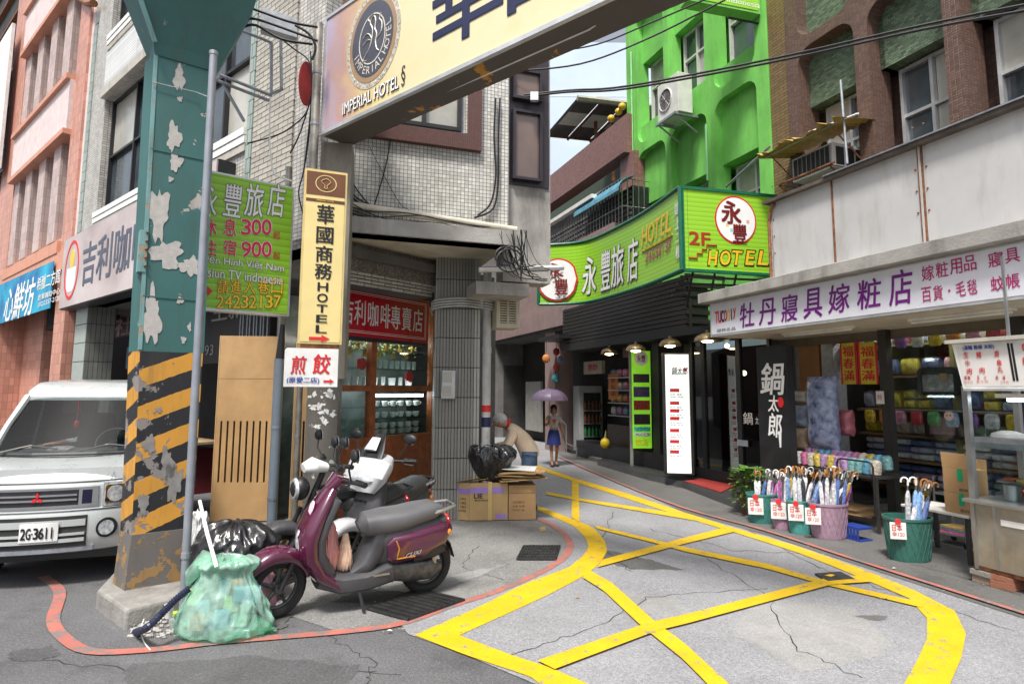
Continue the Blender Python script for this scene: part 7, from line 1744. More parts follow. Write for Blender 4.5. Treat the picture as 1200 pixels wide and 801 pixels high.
for pts in ([(-.3, -.35), (-.1, -.2), (.0, .0), (.02, .22), (-.08, .38), (-.02, .5), (.1, .48), (.14, .36), (.12, .2), (.2, .05), (.16, -.12), (.22, -.3), (.32, -.38)], [(-.38, .12), (-.24, .18), (-.1, .12), (0, .0)], [(-.36, -.05), (-.2, .02), (-.05, -.02)], [(.2, -.05), (.38, .05), (.4, .25), (.3, .36), (.36, .48)], [(-.3, -.35), (-.34, -.42), (-.2, -.45)], [(-.1, .42), (-.16, .5), (-.06, .55), (.06, .56)]):
 MB().tube([pt(*p) for p in smooth(pts, 4)], .007, 4).build('emblem_figure', wl_, bs)
vz = IS.px(404, 120)
tb_ = MB(); t0_, t1_ = IS.px(403, 120)[0], IS.px(468, 95)[0]; zz_ = iz0+.10
text('IMPERIAL HOTEL', IS, t0_, t1_, zz_, zz_+.125, .006, M['dkframe'], bs, bold=.07); text('IMPERIAL HOTEL', IS, t0_, t1_, zz_, zz_+.125, .011, M['white_l'], bs, bold=.02)
text('§', IS, t1_+.03, t1_+.09, zz_-.0, zz_+.2, .006, M['dkframe'], bs)
za = IS.px(534, 50)[1]
hzz = iz1-iz0
for ch, xa, xb, yb in (('華', 508, 575, 50), ('國', 596, 700, 10)):
 u0_, u1_ = IS.px(xa, 20)[0], IS.px(xb, 0)[0]; text(ch, IS, u0_, u0_+.82, iz0+.26, iz1-.18, .006, M['navy'], bs, bold=.02)
text('商', IS, IS.px(596, 0)[0]+1.0, IS.px(596, 0)[0]+1.82, iz0+.26, iz1-.18, .006, M['navy'], bs, bold=.02)
hd = thing('sag_wire', 'pale wire sagging along the underside of the overhead sign', 'wire', IS.at(i0, iz0-.1, -.2))
MB().tube([IS.at(*IS.px(x, y, -.2), -.2) for x, y in ((360, 158), (400, 157), (460, 135), (560, 92), (690, 35), (742, 0))], .007, 5).build('wire', M['white'], hd, smooth=True)
def span(name, pts, r, label):
 P_ = []
 for x, y, Y in pts: f = Fr(0, Y, 1, 0); P_.append(tuple(f.at(*f.px(x, y))))
 t = thing('overhead_cable', label, 'cable', P_[0]); MB().tube(smooth(P_, 6), r, 6).build('cable', M['cable'], t, smooth=True)
span('a', [(581, 116, 7.5), (610, 112, 7.5), (665, 106, 7.4), (735, 101, 7.1), (900, 70, 6.2), (1080, 30, 5.2), (1205, 5, 4.6)], .013, 'upper strand of the thick black cable crossing from the tile wall to the right')
span('b', [(584, 118, 7.5), (612, 114, 7.5), (665, 108, 7.4), (735, 104, 7.1), (900, 74, 6.2), (1080, 35, 5.2), (1205, 12, 4.6)], .013, 'lower strand of the thick black cable crossing from the tile wall to the right')
span('c', [(595, 84, 7.3), (680, 75, 7.2), (760, 45, 7), (850, 0, 6.6)], .011, 'lower thin black cable rising to the top past the green building')
span('d', [(640, 62, 7.3), (700, 52, 7.2), (760, 28, 7), (830, -2, 6.6)], .010, 'upper thin black cable rising to the top past the green building')
cl = thing('cable_clamp', 'small clear cable clamp on the crossing cables', 'clamp', (0, 7.4, 5)); f_ = Fr(0, 7.38, 1, 0); u, z = f_.px(626, 114); bx('clamp', M['alu'], cl, f_, u-.05, u+.05, z-.06, z+.05, -.02, .05)
cl.location = f_.at(u, z); INV[cl.name] = Matrix.Translation(f_.at(u, z)).inverted()
for c_ in list(cl.children): c_.data.transform(Matrix.Translation(-(f_.at(u, z)-Vector((0, 7.4, 5)))))
# ======================= RUBBISH =======================
def bag(name, label, c, prof, seed, m, sx=1, sy=1, wr=.08, top=None, seg=80, rows=22, lean=(0, 0), fold=7):
 """a crumpled plastic bag; prof = [(radius, z)]"""
 mb = MB(); R = []; P = smooth(prof, 9); rn = random.Random(seed)
 for i, (r, z) in enumerate(P):
  ring = []
  for k in range(seg*2):
   a = 2*math.pi*k/(seg*2); p = Vector((math.cos(a), math.sin(a), z*2))
   w = noise.noise(p*2.3+Vector((seed, 0, 0)))*wr*1.4+abs(noise.noise(Vector((math.cos(a)*fold*.6, math.sin(a)*fold*.6, z*5+seed))))*wr*1.1+noise.noise(p*11)*wr*.15+((1-abs(noise.noise(p*3.1+Vector((seed, 3, 0))))*2.2)**2-.5)*wr*.55+((1-abs(noise.noise(p*7.3+Vector((seed, 7, 0))))*2.2)**2-.5)*wr*.28
   q = r*(1+w); ring.append(c+Vector((math.cos(a)*q*sx+lean[0]*z, math.sin(a)*q*sy+lean[1]*z, max(.008, z+noise.noise(p*3+Vector((0, 9, seed)))*wr*.3*(r > .05)))))
  R.append(ring)
 o = mb.rings(R).build(name, m, smooth=True, ang=180); return tag(o, label, 'bag')
def plastic(name, col, rough, trans=0.0, var=.2):
 m, nt, N, L_, P_ = _base(name); tc = N.new('ShaderNodeTexCoord').outputs['Object']
 nz = _noise(N, L_, tc, 6, 6)
 L_.new(_mix(N, L_, _ramp(N, L_, nz, .35, .65), sc(col, 1-var), sc(col, 1+var)), P_.inputs['Base Color'])
 P_.inputs['Roughness'].default_value = rough; P_.inputs['Coat Weight'].default_value = .4
 b = N.new('ShaderNodeBump'); b.inputs['Strength'].default_value = .9; b.inputs['Distance'].default_value = .03
 v = N.new('ShaderNodeTexVoronoi'); v.feature = 'SMOOTH_F1'; v.inputs['Scale'].default_value = 9; mp = N.new('ShaderNodeMapping'); mp.inputs['Scale'].default_value = (1.5, 1.5, .7); L_.new(tc, mp.inputs[0])
 mx = N.new('ShaderNodeMixRGB'); mx.inputs[0].default_value = .3; L_.new(mp.outputs[0], mx.inputs[1]); nn = N.new('ShaderNodeTexNoise'); nn.inputs['Scale'].default_value = 3; L_.new(tc, nn.inputs['Vector']); L_.new(nn.outputs['Color'], mx.inputs[2]); L_.new(mx.outputs[0], v.inputs['Vector'])
 L_.new(v.outputs['Distance'], b.inputs['Height']); L_.new(b.outputs[0], P_.inputs['Normal'])
 if trans:
  t = N.new('ShaderNodeBsdfTransparent'); t.inputs[0].default_value = (*sc(col, 1.3), 1); ms = N.new('ShaderNodeMixShader')
  n2 = _noise(N, L_, tc, 4, 5); L_.new(_ramp(N, L_, n2, .3, .7), ms.inputs[0])
  f = _math(N, L_, 'MULTIPLY_ADD', _ramp(N, L_, n2, .35, .7), trans*.6, trans*.5); L_.new(f, ms.inputs[0]); L_.new(P_.outputs[0], ms.inputs[1]); L_.new(t.outputs[0], ms.inputs[2]); L_.new(ms.outputs[0], N['Material Output'].inputs[0])
 return m
blkp = plastic('black_bin_liner', (.012, .012, .014), .25)
g = G(272, 705); bag('rubbish_bag', 'big black rubbish bag behind the green bag beside the grey pole', g, [(.05, .01), (.27, .03), (.33, .2), (.34, .38), (.29, .52), (.18, .61), (.02, .64)], 3, blkp, 1.0, .8, .13)
grn = plastic('mint_green_plastic', (.46, .70, .59), .28, .8, .15)
g = G(262, 742); gb_ = bag('green_bag', 'translucent mint green bag stuffed with litter in front of the black bag', g, [(.05, .01), (.28, .02), (.33, .06), (.30, .16), (.25, .27), (.19, .36), (.17, .42), (.21, .48), (.13, .52), (.08, .47)], 8, grn, 1.0, .62, .10, fold=8)
ea = MB();
for k in range(1): ea.tube([g+Vector((-.05, .02, .46)), g+Vector((-.16, .0, .50)), g+Vector((-.24, -.02, .40)), g+Vector((-.26, -.03, .33))], [.05, .07, .05, .01], 10); ea.tube([g+Vector((.2, 0, .06)), g+Vector((.31, .0, .04)), g+Vector((.37, 0, .03))], [.07, .03, .005], 10)
ea.build('bag_ears', grn, gb_, smooth=True, local=False)
rn = random.Random(4)
for k in range(14):
 a = rn.random()*6.28; q = .1+rn.random()*.14; c_ = rn.choice([(.6, .6, .55), (.6, .2, .15), (.2, .3, .5), (.65, .55, .3)]); key = 'litter_%d' % int(sum(c_)*100); m_ = bpy.data.materials.get(key) or mat(key, c_, .6)
 p = g+Vector((q*math.cos(a), q*math.sin(a)*.6, .06+.25*rn.random())); t = MB().obox(p, (.045, .01, .0), (-.01, .02, .01), (0, .005, .04)).build('litter', m_, gb_)
wb = plastic('clear_white_plastic', (.66, .66, .66), .25, .25, .1)
g = G(222, 712); bag('white_bag', 'small crumpled white plastic bag tied to the grey pole', g+Vector((-.03, .12, .36)), [(.02, .0), (.08, .02), (.10, .10), (.07, .2), (.06, .26), (.07, .31), (.03, .35)], 12, wb, 1, .8, .2)
g = G(305, 722); bag('pink_bag', 'small pink and white plastic bag between the green bag and the scooter wheel', g, [(.02, .01), (.09, .02), (.11, .12), (.09, .24), (.05, .31)], 15, plastic('pink_plastic', (.70, .35, .40), .3, .1, .5), 1, .7, .2)
sk = thing('white_stick', 'white plastic strap leaning from the pole down into the green bag', 'stick', G(250, 728)); MB().tube([fp(234, 586, 4.4), fp(243, 625, 4.3), fp(254, 664, 4.2)], [.012, .014, .013], 6).build('strap', M['white'], sk)
hs_2 = thing('ribbed_hose', 'dark blue ribbed hose lying against the concrete footing', 'hose', G(190, 735))
hp_ = smooth([tuple(fp(222, 689, 4.28)), tuple(fp(205, 703, 4.22)), tuple(fp(190, 718, 4.16)), tuple(fp(172, 735, 4.1)), tuple(G(158, 744)+Vector((0, 0, .02)))], 14)
MB().tube(hp_, [.026 if i % 2 else .020 for i in range(len(hp_))], 10).build('hose', mat('navy_hose', (.015, .02, .05), .4), hs_2)
jr = thing('glass_jar', 'small glass jar with a yellow green lid beside the hose', 'jar', G(204, 738)); g = G(204, 738)
MB().lathe([(.025, 0), (.032, .01), (.034, .07), (.028, .095), (.028, .1)], g+Vector((0, 0, .004)), 18).build('jar', mat('cloudy_glass', (.35, .4, .38), .1, var=.4, scale=20, spec=1), jr, smooth=True); MB().cyl(g+Vector((0, 0, .101)), g+Vector((0, 0, .122)), .031, 18).build('lid', mat('lime_lid', (.45, .5, .08), .4), jr, smooth=True)
cp_ = thing('paper_cup', 'white paper cup standing on the concrete footing', 'cup', fp(199, 700, 4.35)); g = fp(199, 700, 4.3); g.z = .135
MB().lathe([(.022, 0), (.030, .085), (.032, .088), (.028, .086), (.021, .01)], g, 18).build('cup', M['white'], cp_, smooth=True)
ws = thing('white_string', 'loose white string trailing from the hose end over the red line', 'string', G(170, 755)); MB().tube(smooth([tuple(G(x, y)+Vector((0, 0, z))) for x, y, z in ((168, 735, .06), (165, 742, .03), (168, 752, .01), (176, 764, .016))]), .004, 5).build('string', M['white'], ws)
def cbox(name, label, fr, a, b, z0_, z1_, d, m=None, tape=None):
 t = thing(name, label, 'box', fr.at((a+b)/2, z0_)); hl = []
 bx('box', m or M['card'], t, fr, a, b, z0_, z1_, -d, 0, bevel=.004); return t
gB = G(530, 611); FBx = Fr(gB.x, gB.y, .97, .1)
a0, a1, am = FBx.px(530, 600)[0], FBx.px(595, 600)[0], FBx.px(550, 600)[0]; z1_ = FBx.px(560, 566)[1]
M['kraft'] = mat('pale_cardboard', (.43, .29, .13), .8, var=.1, scale=4, bump=.1)
cbx = cbox('cardboard_box', 'large brown cardboard box with a lilac tape band beside the tile pillar', FBx, am, a1, .012, z1_, .34, M['kraft'])
FBl = Fr(FBx.at(a0, 0, -.12).x, FBx.at(a0, 0, -.12).y, *(FBx.at(am, 0, 0)-FBx.at(a0, 0, -.12)).xy); wl2 = (FBx.at(am, 0, 0)-FBx.at(a0, 0, -.12)).length
bx('box_side', M['kraft'], cbx, FBl, 0, wl2-.004, .012, z1_, -.25, 0)
lil = mat('lilac_tape', (.30, .20, .50), .4)
zt_ = z1_-.09; bx('lilac_band', lil, cbx, FBx, am+.002, a1-.05, zt_-.04, zt_+.04, 0.0005, .003); bx('lilac_band', lil, cbx, FBl, 0.01, wl2-.01, zt_-.05, zt_+.02, .0005, .003)
bx('lilac_patch', lil, cbx, FBx, a1-.16, a1-.02, .03, .09, .0005, .003)
bx('buff_strap', mat('buff_strap', (.55, .40, .16), .5), cbx, FBx, a1-.26, a1-.21, .012, z1_+.02, .003, .008)
text('LIE', FBx, am+.06, am+.17, z1_-.19, z1_-.13, .004, M['black_l'], cbx, bold=.03); text('易碎物品', FBx, am+.06, am+.24, z1_-.23, z1_-.205, .004, M['black_l'], cbx)
for k in range(4): text(('QTY:12 PCS', 'N.W. 14KG', 'G.W. 15KG', 'MADE IN TAIWAN')[k], FBl, .03, wl2-.05, z1_-.22-.05*k, z1_-.19-.05*k, .004, M['black_l'], cbx)
for u0_, tl in ((am+.02, .3), (a0+.05, .2)):
 MB().obox(FBx.at(u0_+.15, z1_+.03, -.1), FBx.u*.15+Vector((0, 0, .02)), FBx.n*.09+Vector((0, 0, .02)), (0, 0, .003)).build('top_flap', M['kraft'], cbx)
b2 = cbox('cardboard_box', 'smaller darker brown cardboard box right of the lilac taped one', FBx, a1+.01, FBx.px(628, 600)[0], .012, z1_-.03, .3)
for k in range(3): text(('THIS SIDE UP', '注意 防潮', 'C/NO. 36')[k], FBx, a1+.06, a1+.22, z1_-.26-.05*k, z1_-.235-.05*k, .002, M['brown'], b2)
bx('seam', M['brown'], b2, FBx, a1+.02, a1+.36, z1_-.13, z1_-.125, .0005, .002)
rn = random.Random(5)
cen_ = FBx.at(FBx.px(608, 580)[0], 0, -.15); zc_ = z1_+.0
for k in range(9):
 w, d_ = rn.uniform(.24, .36), rn.uniform(.16, .22); an = rn.uniform(-.35, .35); tl = rn.uniform(-.08, .06); uu_ = Vector((math.cos(an), math.sin(an), tl)); vv = Vector((-math.sin(an), math.cos(an), rn.uniform(-.03, .03)))
 zc_ += .016+.008*abs(tl); mm_ = M['white'] if k == 8 else (M['kraft'] if k % 3 == 0 else M['card'])
 t = MB().obox(cen_+Vector((rn.uniform(-.03, .05), 0, zc_+.03)), uu_*w, vv*d_, (0, 0, .005)).build('flattened_carton', mm_)
 tag(t, ('topmost white sheet' if k == 8 else ['lowest', 'second', 'third', 'fourth', 'fifth', 'sixth', 'seventh', 'eighth'][k]+' flattened brown carton')+' of the pile on the smaller box', 'cardboard', 'flattened cartons on the boxes')
MB_ = bag('rubbish_bag', 'black rubbish bag heaped on the cardboard box in front of the bent man', FBx.at(FBx.px(575, 560)[0], z1_+.005, -.12), [(.03, .01), (.12, .02), (.21, .14), (.28, .28), (.30, .37), (.26, .45), (.2, .48), (.15, .45)], 21, blkp, 1, .75, .13)
# ======================= VAN =======================
class Lo:
 def __init__(s, f): s.f = f
 def at(s, u, z, n=0): return s.f(u, z, n)
def car_paint(name, col, rough=.28, coat=.8, metal=.0):
 return mat(name, col, rough, metal=metal, var=.04, coat=coat)
vf = Vector((-4.07, 5.27, 0)); va = math.atan2(-.951, .309)
van = thing('parked_van', 'silver white van parked nose out at the left edge', 'van', mat4=Matrix.Translation(vf) @ Matrix.Rotation(va, 4, 'Z') @ Matrix.Diagonal((1, .86, 1, 1)))
vp = car_paint('silver_white_paint', (.50, .53, .53), .3, .8, .25); chrome = mat('chrome', (.7, .7, .72), .12, metal=1, var=.05)
def cv(u): return -.17*(abs(u)/.76)**2.6
FV = Lo(lambda u, z, n=0: Vector((n+cv(u), u, z)))
prof = [(-.06, .27), (.0, .29), (.035, .34), (.045, .42), (.045, .60), (.03, .635), (-.015, .65), (-.01, .80), (-.02, .845), (-.07, .875), (-.25, .96), (-.45, 1.03), (-.62, 1.075)]
sk_ = MB(); NU = 24
for (n, z) in prof:
 for i in range(NU+1):
  u = -.76+1.52*i/NU; sk_.v.append(Vector((n+cv(u)*(1 if z < .9 else max(.15, 1-(z-.87)*4.5)), u, z-(.03*(abs(u)/.76)**3 if z > .86 else 0))))
for j in range(len(prof)-1):
 for i in range(NU): a = j*(NU+1)+i; sk_.f.append((a, a+1, a+NU+2, a+NU+1))
sk_.build('front_panel', vp, van, smooth=True, local=True)
def vring(x, hw, z0, z1, r=.08, top=None):
 top = top or hw; P = []
 for (cy, cz_, a0) in ((top-r, z1-r, 0), (-top+r, z1-r, 90), (-hw+r, z0+r, 180), (hw-r, z0+r, 270)):
  for k in range(4): a = rad(a0+30*k); P.append(Vector((x, cy+r*math.cos(a), cz_+r*math.sin(a))))
 return P
MB().rings([vring(-.2, .755, .3, .98, .05), vring(-.62, .76, .28, 1.07, .05), vring(-3.4, .76, .28, 1.07, .05), vring(-3.6, .72, .3, 1.05, .05)]).build('side_body', vp, van, smooth=True, local=True)
roof = MB().rings([vring(-1.00, .60, 1.575, 1.61, .015), vring(-1.08, .64, 1.60, 1.68, .035), vring(-1.3, .66, 1.62, 1.755, .05), vring(-2.0, .67, 1.62, 1.80, .06), vring(-3.2, .66, 1.62, 1.78, .06), vring(-3.5, .62, 1.6, 1.72, .05)]).build('roof', vp, van, smooth=True, local=True)
gv = glass('windscreen_glass', (.45, .52, .52), .06)
MB().add([(-.60, -.70, 1.085), (-.52, -.3, 1.085), (-.50, 0, 1.085), (-.52, .3, 1.085), (-.60, .70, 1.085), (-1.01, .58, 1.585), (-.97, .3, 1.6), (-.96, 0, 1.6), (-.97, -.3, 1.6), (-1.01, -.58, 1.585)], [(0, 1, 8, 9), (1, 2, 7, 8), (2, 3, 6, 7), (3, 4, 5, 6)]).build('windscreen', gv, van, smooth=True, local=True)
MB().tube([(-.61, -.71, 1.08), (-.52, -.3, 1.078), (-.50, 0, 1.078), (-.52, .3, 1.078), (-.61, .71, 1.08)], .018, 6).build('cowl_seal', M['black'], van, local=True)
for s in (-1, 1):
 MB().tube([(-.60, s*.725, 1.06), (-.8, s*.675, 1.34), (-1.03, s*.61, 1.61)], [.04, .032, .04], 8).build('windscreen_pillar', vp, van, smooth=True, local=True)
 MB().add([(-.72, s*.735, 1.08), (-3.4, s*.735, 1.08), (-3.3, s*.66, 1.62), (-1.12, s*.655, 1.62)], [(0, 1, 2, 3)]).build('side_window', M['pane'], van, local=True)
 MB().tube([(-1.5, s*.745, 1.06), (-1.55, s*.665, 1.64)], .025, 6).build('door_pillar', vp, van, local=True)
MB().add([(-3.58, -.6, 1.05), (-3.58, .6, 1.05), (-3.5, .6, 1.62), (-3.5, -.6, 1.62)], [(0, 1, 2, 3)]).build('rear_window', M['pane'], van, local=True)
din = mat('grey_interior', (.10, .10, .105), .7)
MB().ab(-1.0, -.6, -.66, .66, .95, 1.10).build('dashboard', din, van, local=True, bevel=.03)
for s in (-1, 1):
 MB().sweep([(-1.3, .9), (-1.38, 1.15), (-1.45, 1.42)], [.22, .22, .16], [.06, .06, .05]).build('seat_back', din, van, smooth=True, local=True)
 bpy.data.objects[-1 if 0 else [o.name for o in van.children][-1]].location = (0, s*.33, 0)
 MB().sweep([(-1.46, 1.44), (-1.48, 1.58)], [.11, .10], [.04, .04]).build('headrest', din, van, smooth=True, local=True).location = (0, s*.33, 0)
MB().tube([Vector((-.86-.12*math.sin(a), .34+.17*math.cos(a), 1.16+.12*math.sin(a))) for a in [k*math.pi/12 for k in range(24)]], .013, 6, closed=True).build('steering_wheel', M['black'], van, smooth=True, local=True)
MB().cyl((-.86, .34, 1.16), (-.75, .34, 1.05), .03, 8).build('steering_column', M['black'], van, local=True)
MB().sweep([(-.62, 1.105), (-.75, 1.12)], [.10, .12], [.01, .015]).build('dash_papers', mat('pink_papers', (.55, .4, .42), .6, var=.4, scale=20), van, local=True).location = (0, -.12, 0)
MB().tube([(-.9, -.05, 1.55), (-.88, -.05, 1.36)], .004, 4).build('charm_cord', M['red'], van, local=True); MB().sphere((-.88, -.05, 1.34), .028, 10, 6, (1, 1, 1.4)).build('red_charm', M['red'], van, local=True)
for s, u0 in ((1, .12), (1, -.62)):
 MB().tube([(-.55, u0, 1.10), (-.60, u0+.26, 1.155), (-.575+(-.04 if u0 > 0 else 0), u0+.52, 1.125)], .009, 5).build('wiper', M['black'], van, local=True)
def vb(name, m, u0, u1, z0, z1, n0, n1, par=van, **k):
 mb = MB(); N_ = max(1, int(abs(u1-u0)/.08)); R = []
 for i in range(N_+1): u = u0+(u1-u0)*i/N_; R.append([FV.at(u, z0, n0), FV.at(u, z0, n1), FV.at(u, z1, n1), FV.at(u, z1, n0)])
 return mb.rings(R).build(name, m, par, local=True, **k)
vb('grille_surround', chrome, -.50, .50, .665, .835, -.03, -.0)
gr_ = vb('grille_opening', M['black'], -.34, .34, .685, .815, -.01, .006)
vb('grille_side_lamp', mat('dark_blue_lens', (.01, .012, .04), .1), .37, .45, .69, .81, -.01, .006); vb('grille_side_lamp', bpy.data.materials['dark_blue_lens'], -.45, -.37, .69, .81, -.01, .006)
for z in (.725, .765): vb('grille_bar', chrome, -.33, .33, z, z+.016, .004, .014, gr_)
vb('grille_bar', chrome, -.07, .07, .68, .82, -.005, .004, gr_)
for a in (90, 210, 330):
 c = (math.cos(rad(a))*.026, .75+math.sin(rad(a))*.026); d, e = (math.cos(rad(a)), math.sin(rad(a))), (-math.sin(rad(a)), math.cos(rad(a)))
 MB().plate(FV, [(c[0]+d[0]*.028, c[1]+d[1]*.028), (c[0]+e[0]*.016, c[1]+e[1]*.016), (c[0]-d[0]*.026, c[1]-d[1]*.026), (c[0]-e[0]*.016, c[1]-e[1]*.016)], [], .012, .022).build('diamond_emblem', M['red'], van, local=True)
lens = mat('headlight_lens', (.45, .48, .5), .08, var=.5, scale=30, spec=1, coat=1)
for s in (-1, 1):
 h = vb('headlight', lens, s*.54, s*.755, .655, .86, -.03, .008)
 MB().plate(FV, rr(s*.645-.085, s*.645+.085, .68, .84, (.02, .02, .02, .02)), [], .0, .014).build('reflector', chrome, h, local=True); MB().plate(FV, disc(s*.645, .76, .068, .070, 24), [], .01, .018).build('lens', lens, h, local=True)
 f_ = MB().plate(FV, disc(s*.60, .475, .085, .085, 24), [], .03, .055).build('fog_lamp', M['black'], van, local=True)
 MB().plate(FV, disc(s*.60, .475, .062, .062, 24), [], .045, .065).build('lens', lens, f_, local=True)
 MB().tube([(-.68, s*.76, 1.08), (-.66, s*.86, 1.12)], .02, 6).build('mirror_arm', M['black'], van, local=True)
 MB().sphere((-.64, s*.92, 1.17), .10, 14, 8, (.35, .8, 1.0)).build('side_mirror', mat('dark_grey_mirror', (.08, .08, .085), .35), van, smooth=True, local=True)
 for x in (-.72, -2.9):
  w = MB().tube([Vector((x+.24*math.cos(a), s*.66, .29+.24*math.sin(a))) for a in [2*math.pi*k/24 for k in range(24)]], .07, 8, closed=True).build('wheel', M['black'], van, smooth=True, local=True)
  MB().lathe([(.01, 0), (.17, .0), (.18, .03)], (x, s*.66, .29), 16, (0, s, 0)).build('rim', M['steel'], w, smooth=True, local=True)
vb('bumper_recess', M['dark'], -.44, .44, .345, .60, .03, .052)
vb('bumper_shelf', vp, -.43, .43, .515, .57, .05, .062)
for z, h in ((.385, .03), (.44, .02)): vb('bumper_bar', vp, -.43, .43, z, z+h, .045, .07)
vb('lower_bar', M['galv'], -.5, .5, .30, .335, .03, .05)
pl_ = vb('number_plate', M['white'], .06-.16, .06+.16, .405, .555, .068, .078)
t_ = MB(); x = -.085
FN = Lo(lambda u, z, n=0: Vector((n+cv(.06), u, z)))
for ch in '2G-3611':
 w = .038 if ch != '-' else .012; text(ch, FN, x, x+w if ch != '1' else x+w, .43, .52, .082, None, None, bold=.05, keep=t_); x += w+.006
t_.build('lettering', M['black_l'], pl_, local=True)
MB().ab(-3.4, -.15, -.7, .7, .2, .3).build('underbody', M['black'], van, local=True)
MB().tube([FV.at(-.74+1.48*i/20, .872, -.055) for i in range(21)], .006, 4).build('bonnet_gap', M['black'], van, local=True)
MB().tube([FV.at(-.74+1.48*i/20, .640, .034) for i in range(21)], .005, 4).build('bumper_gap', M['black'], van, local=True)
for s in (-1, 1): MB().tube([(-.08, s*.60, .885), (-.3, s*.56, .985), (-.56, s*.52, 1.06)], .004, 4).build('bonnet_crease', M['galv'], van, local=True)
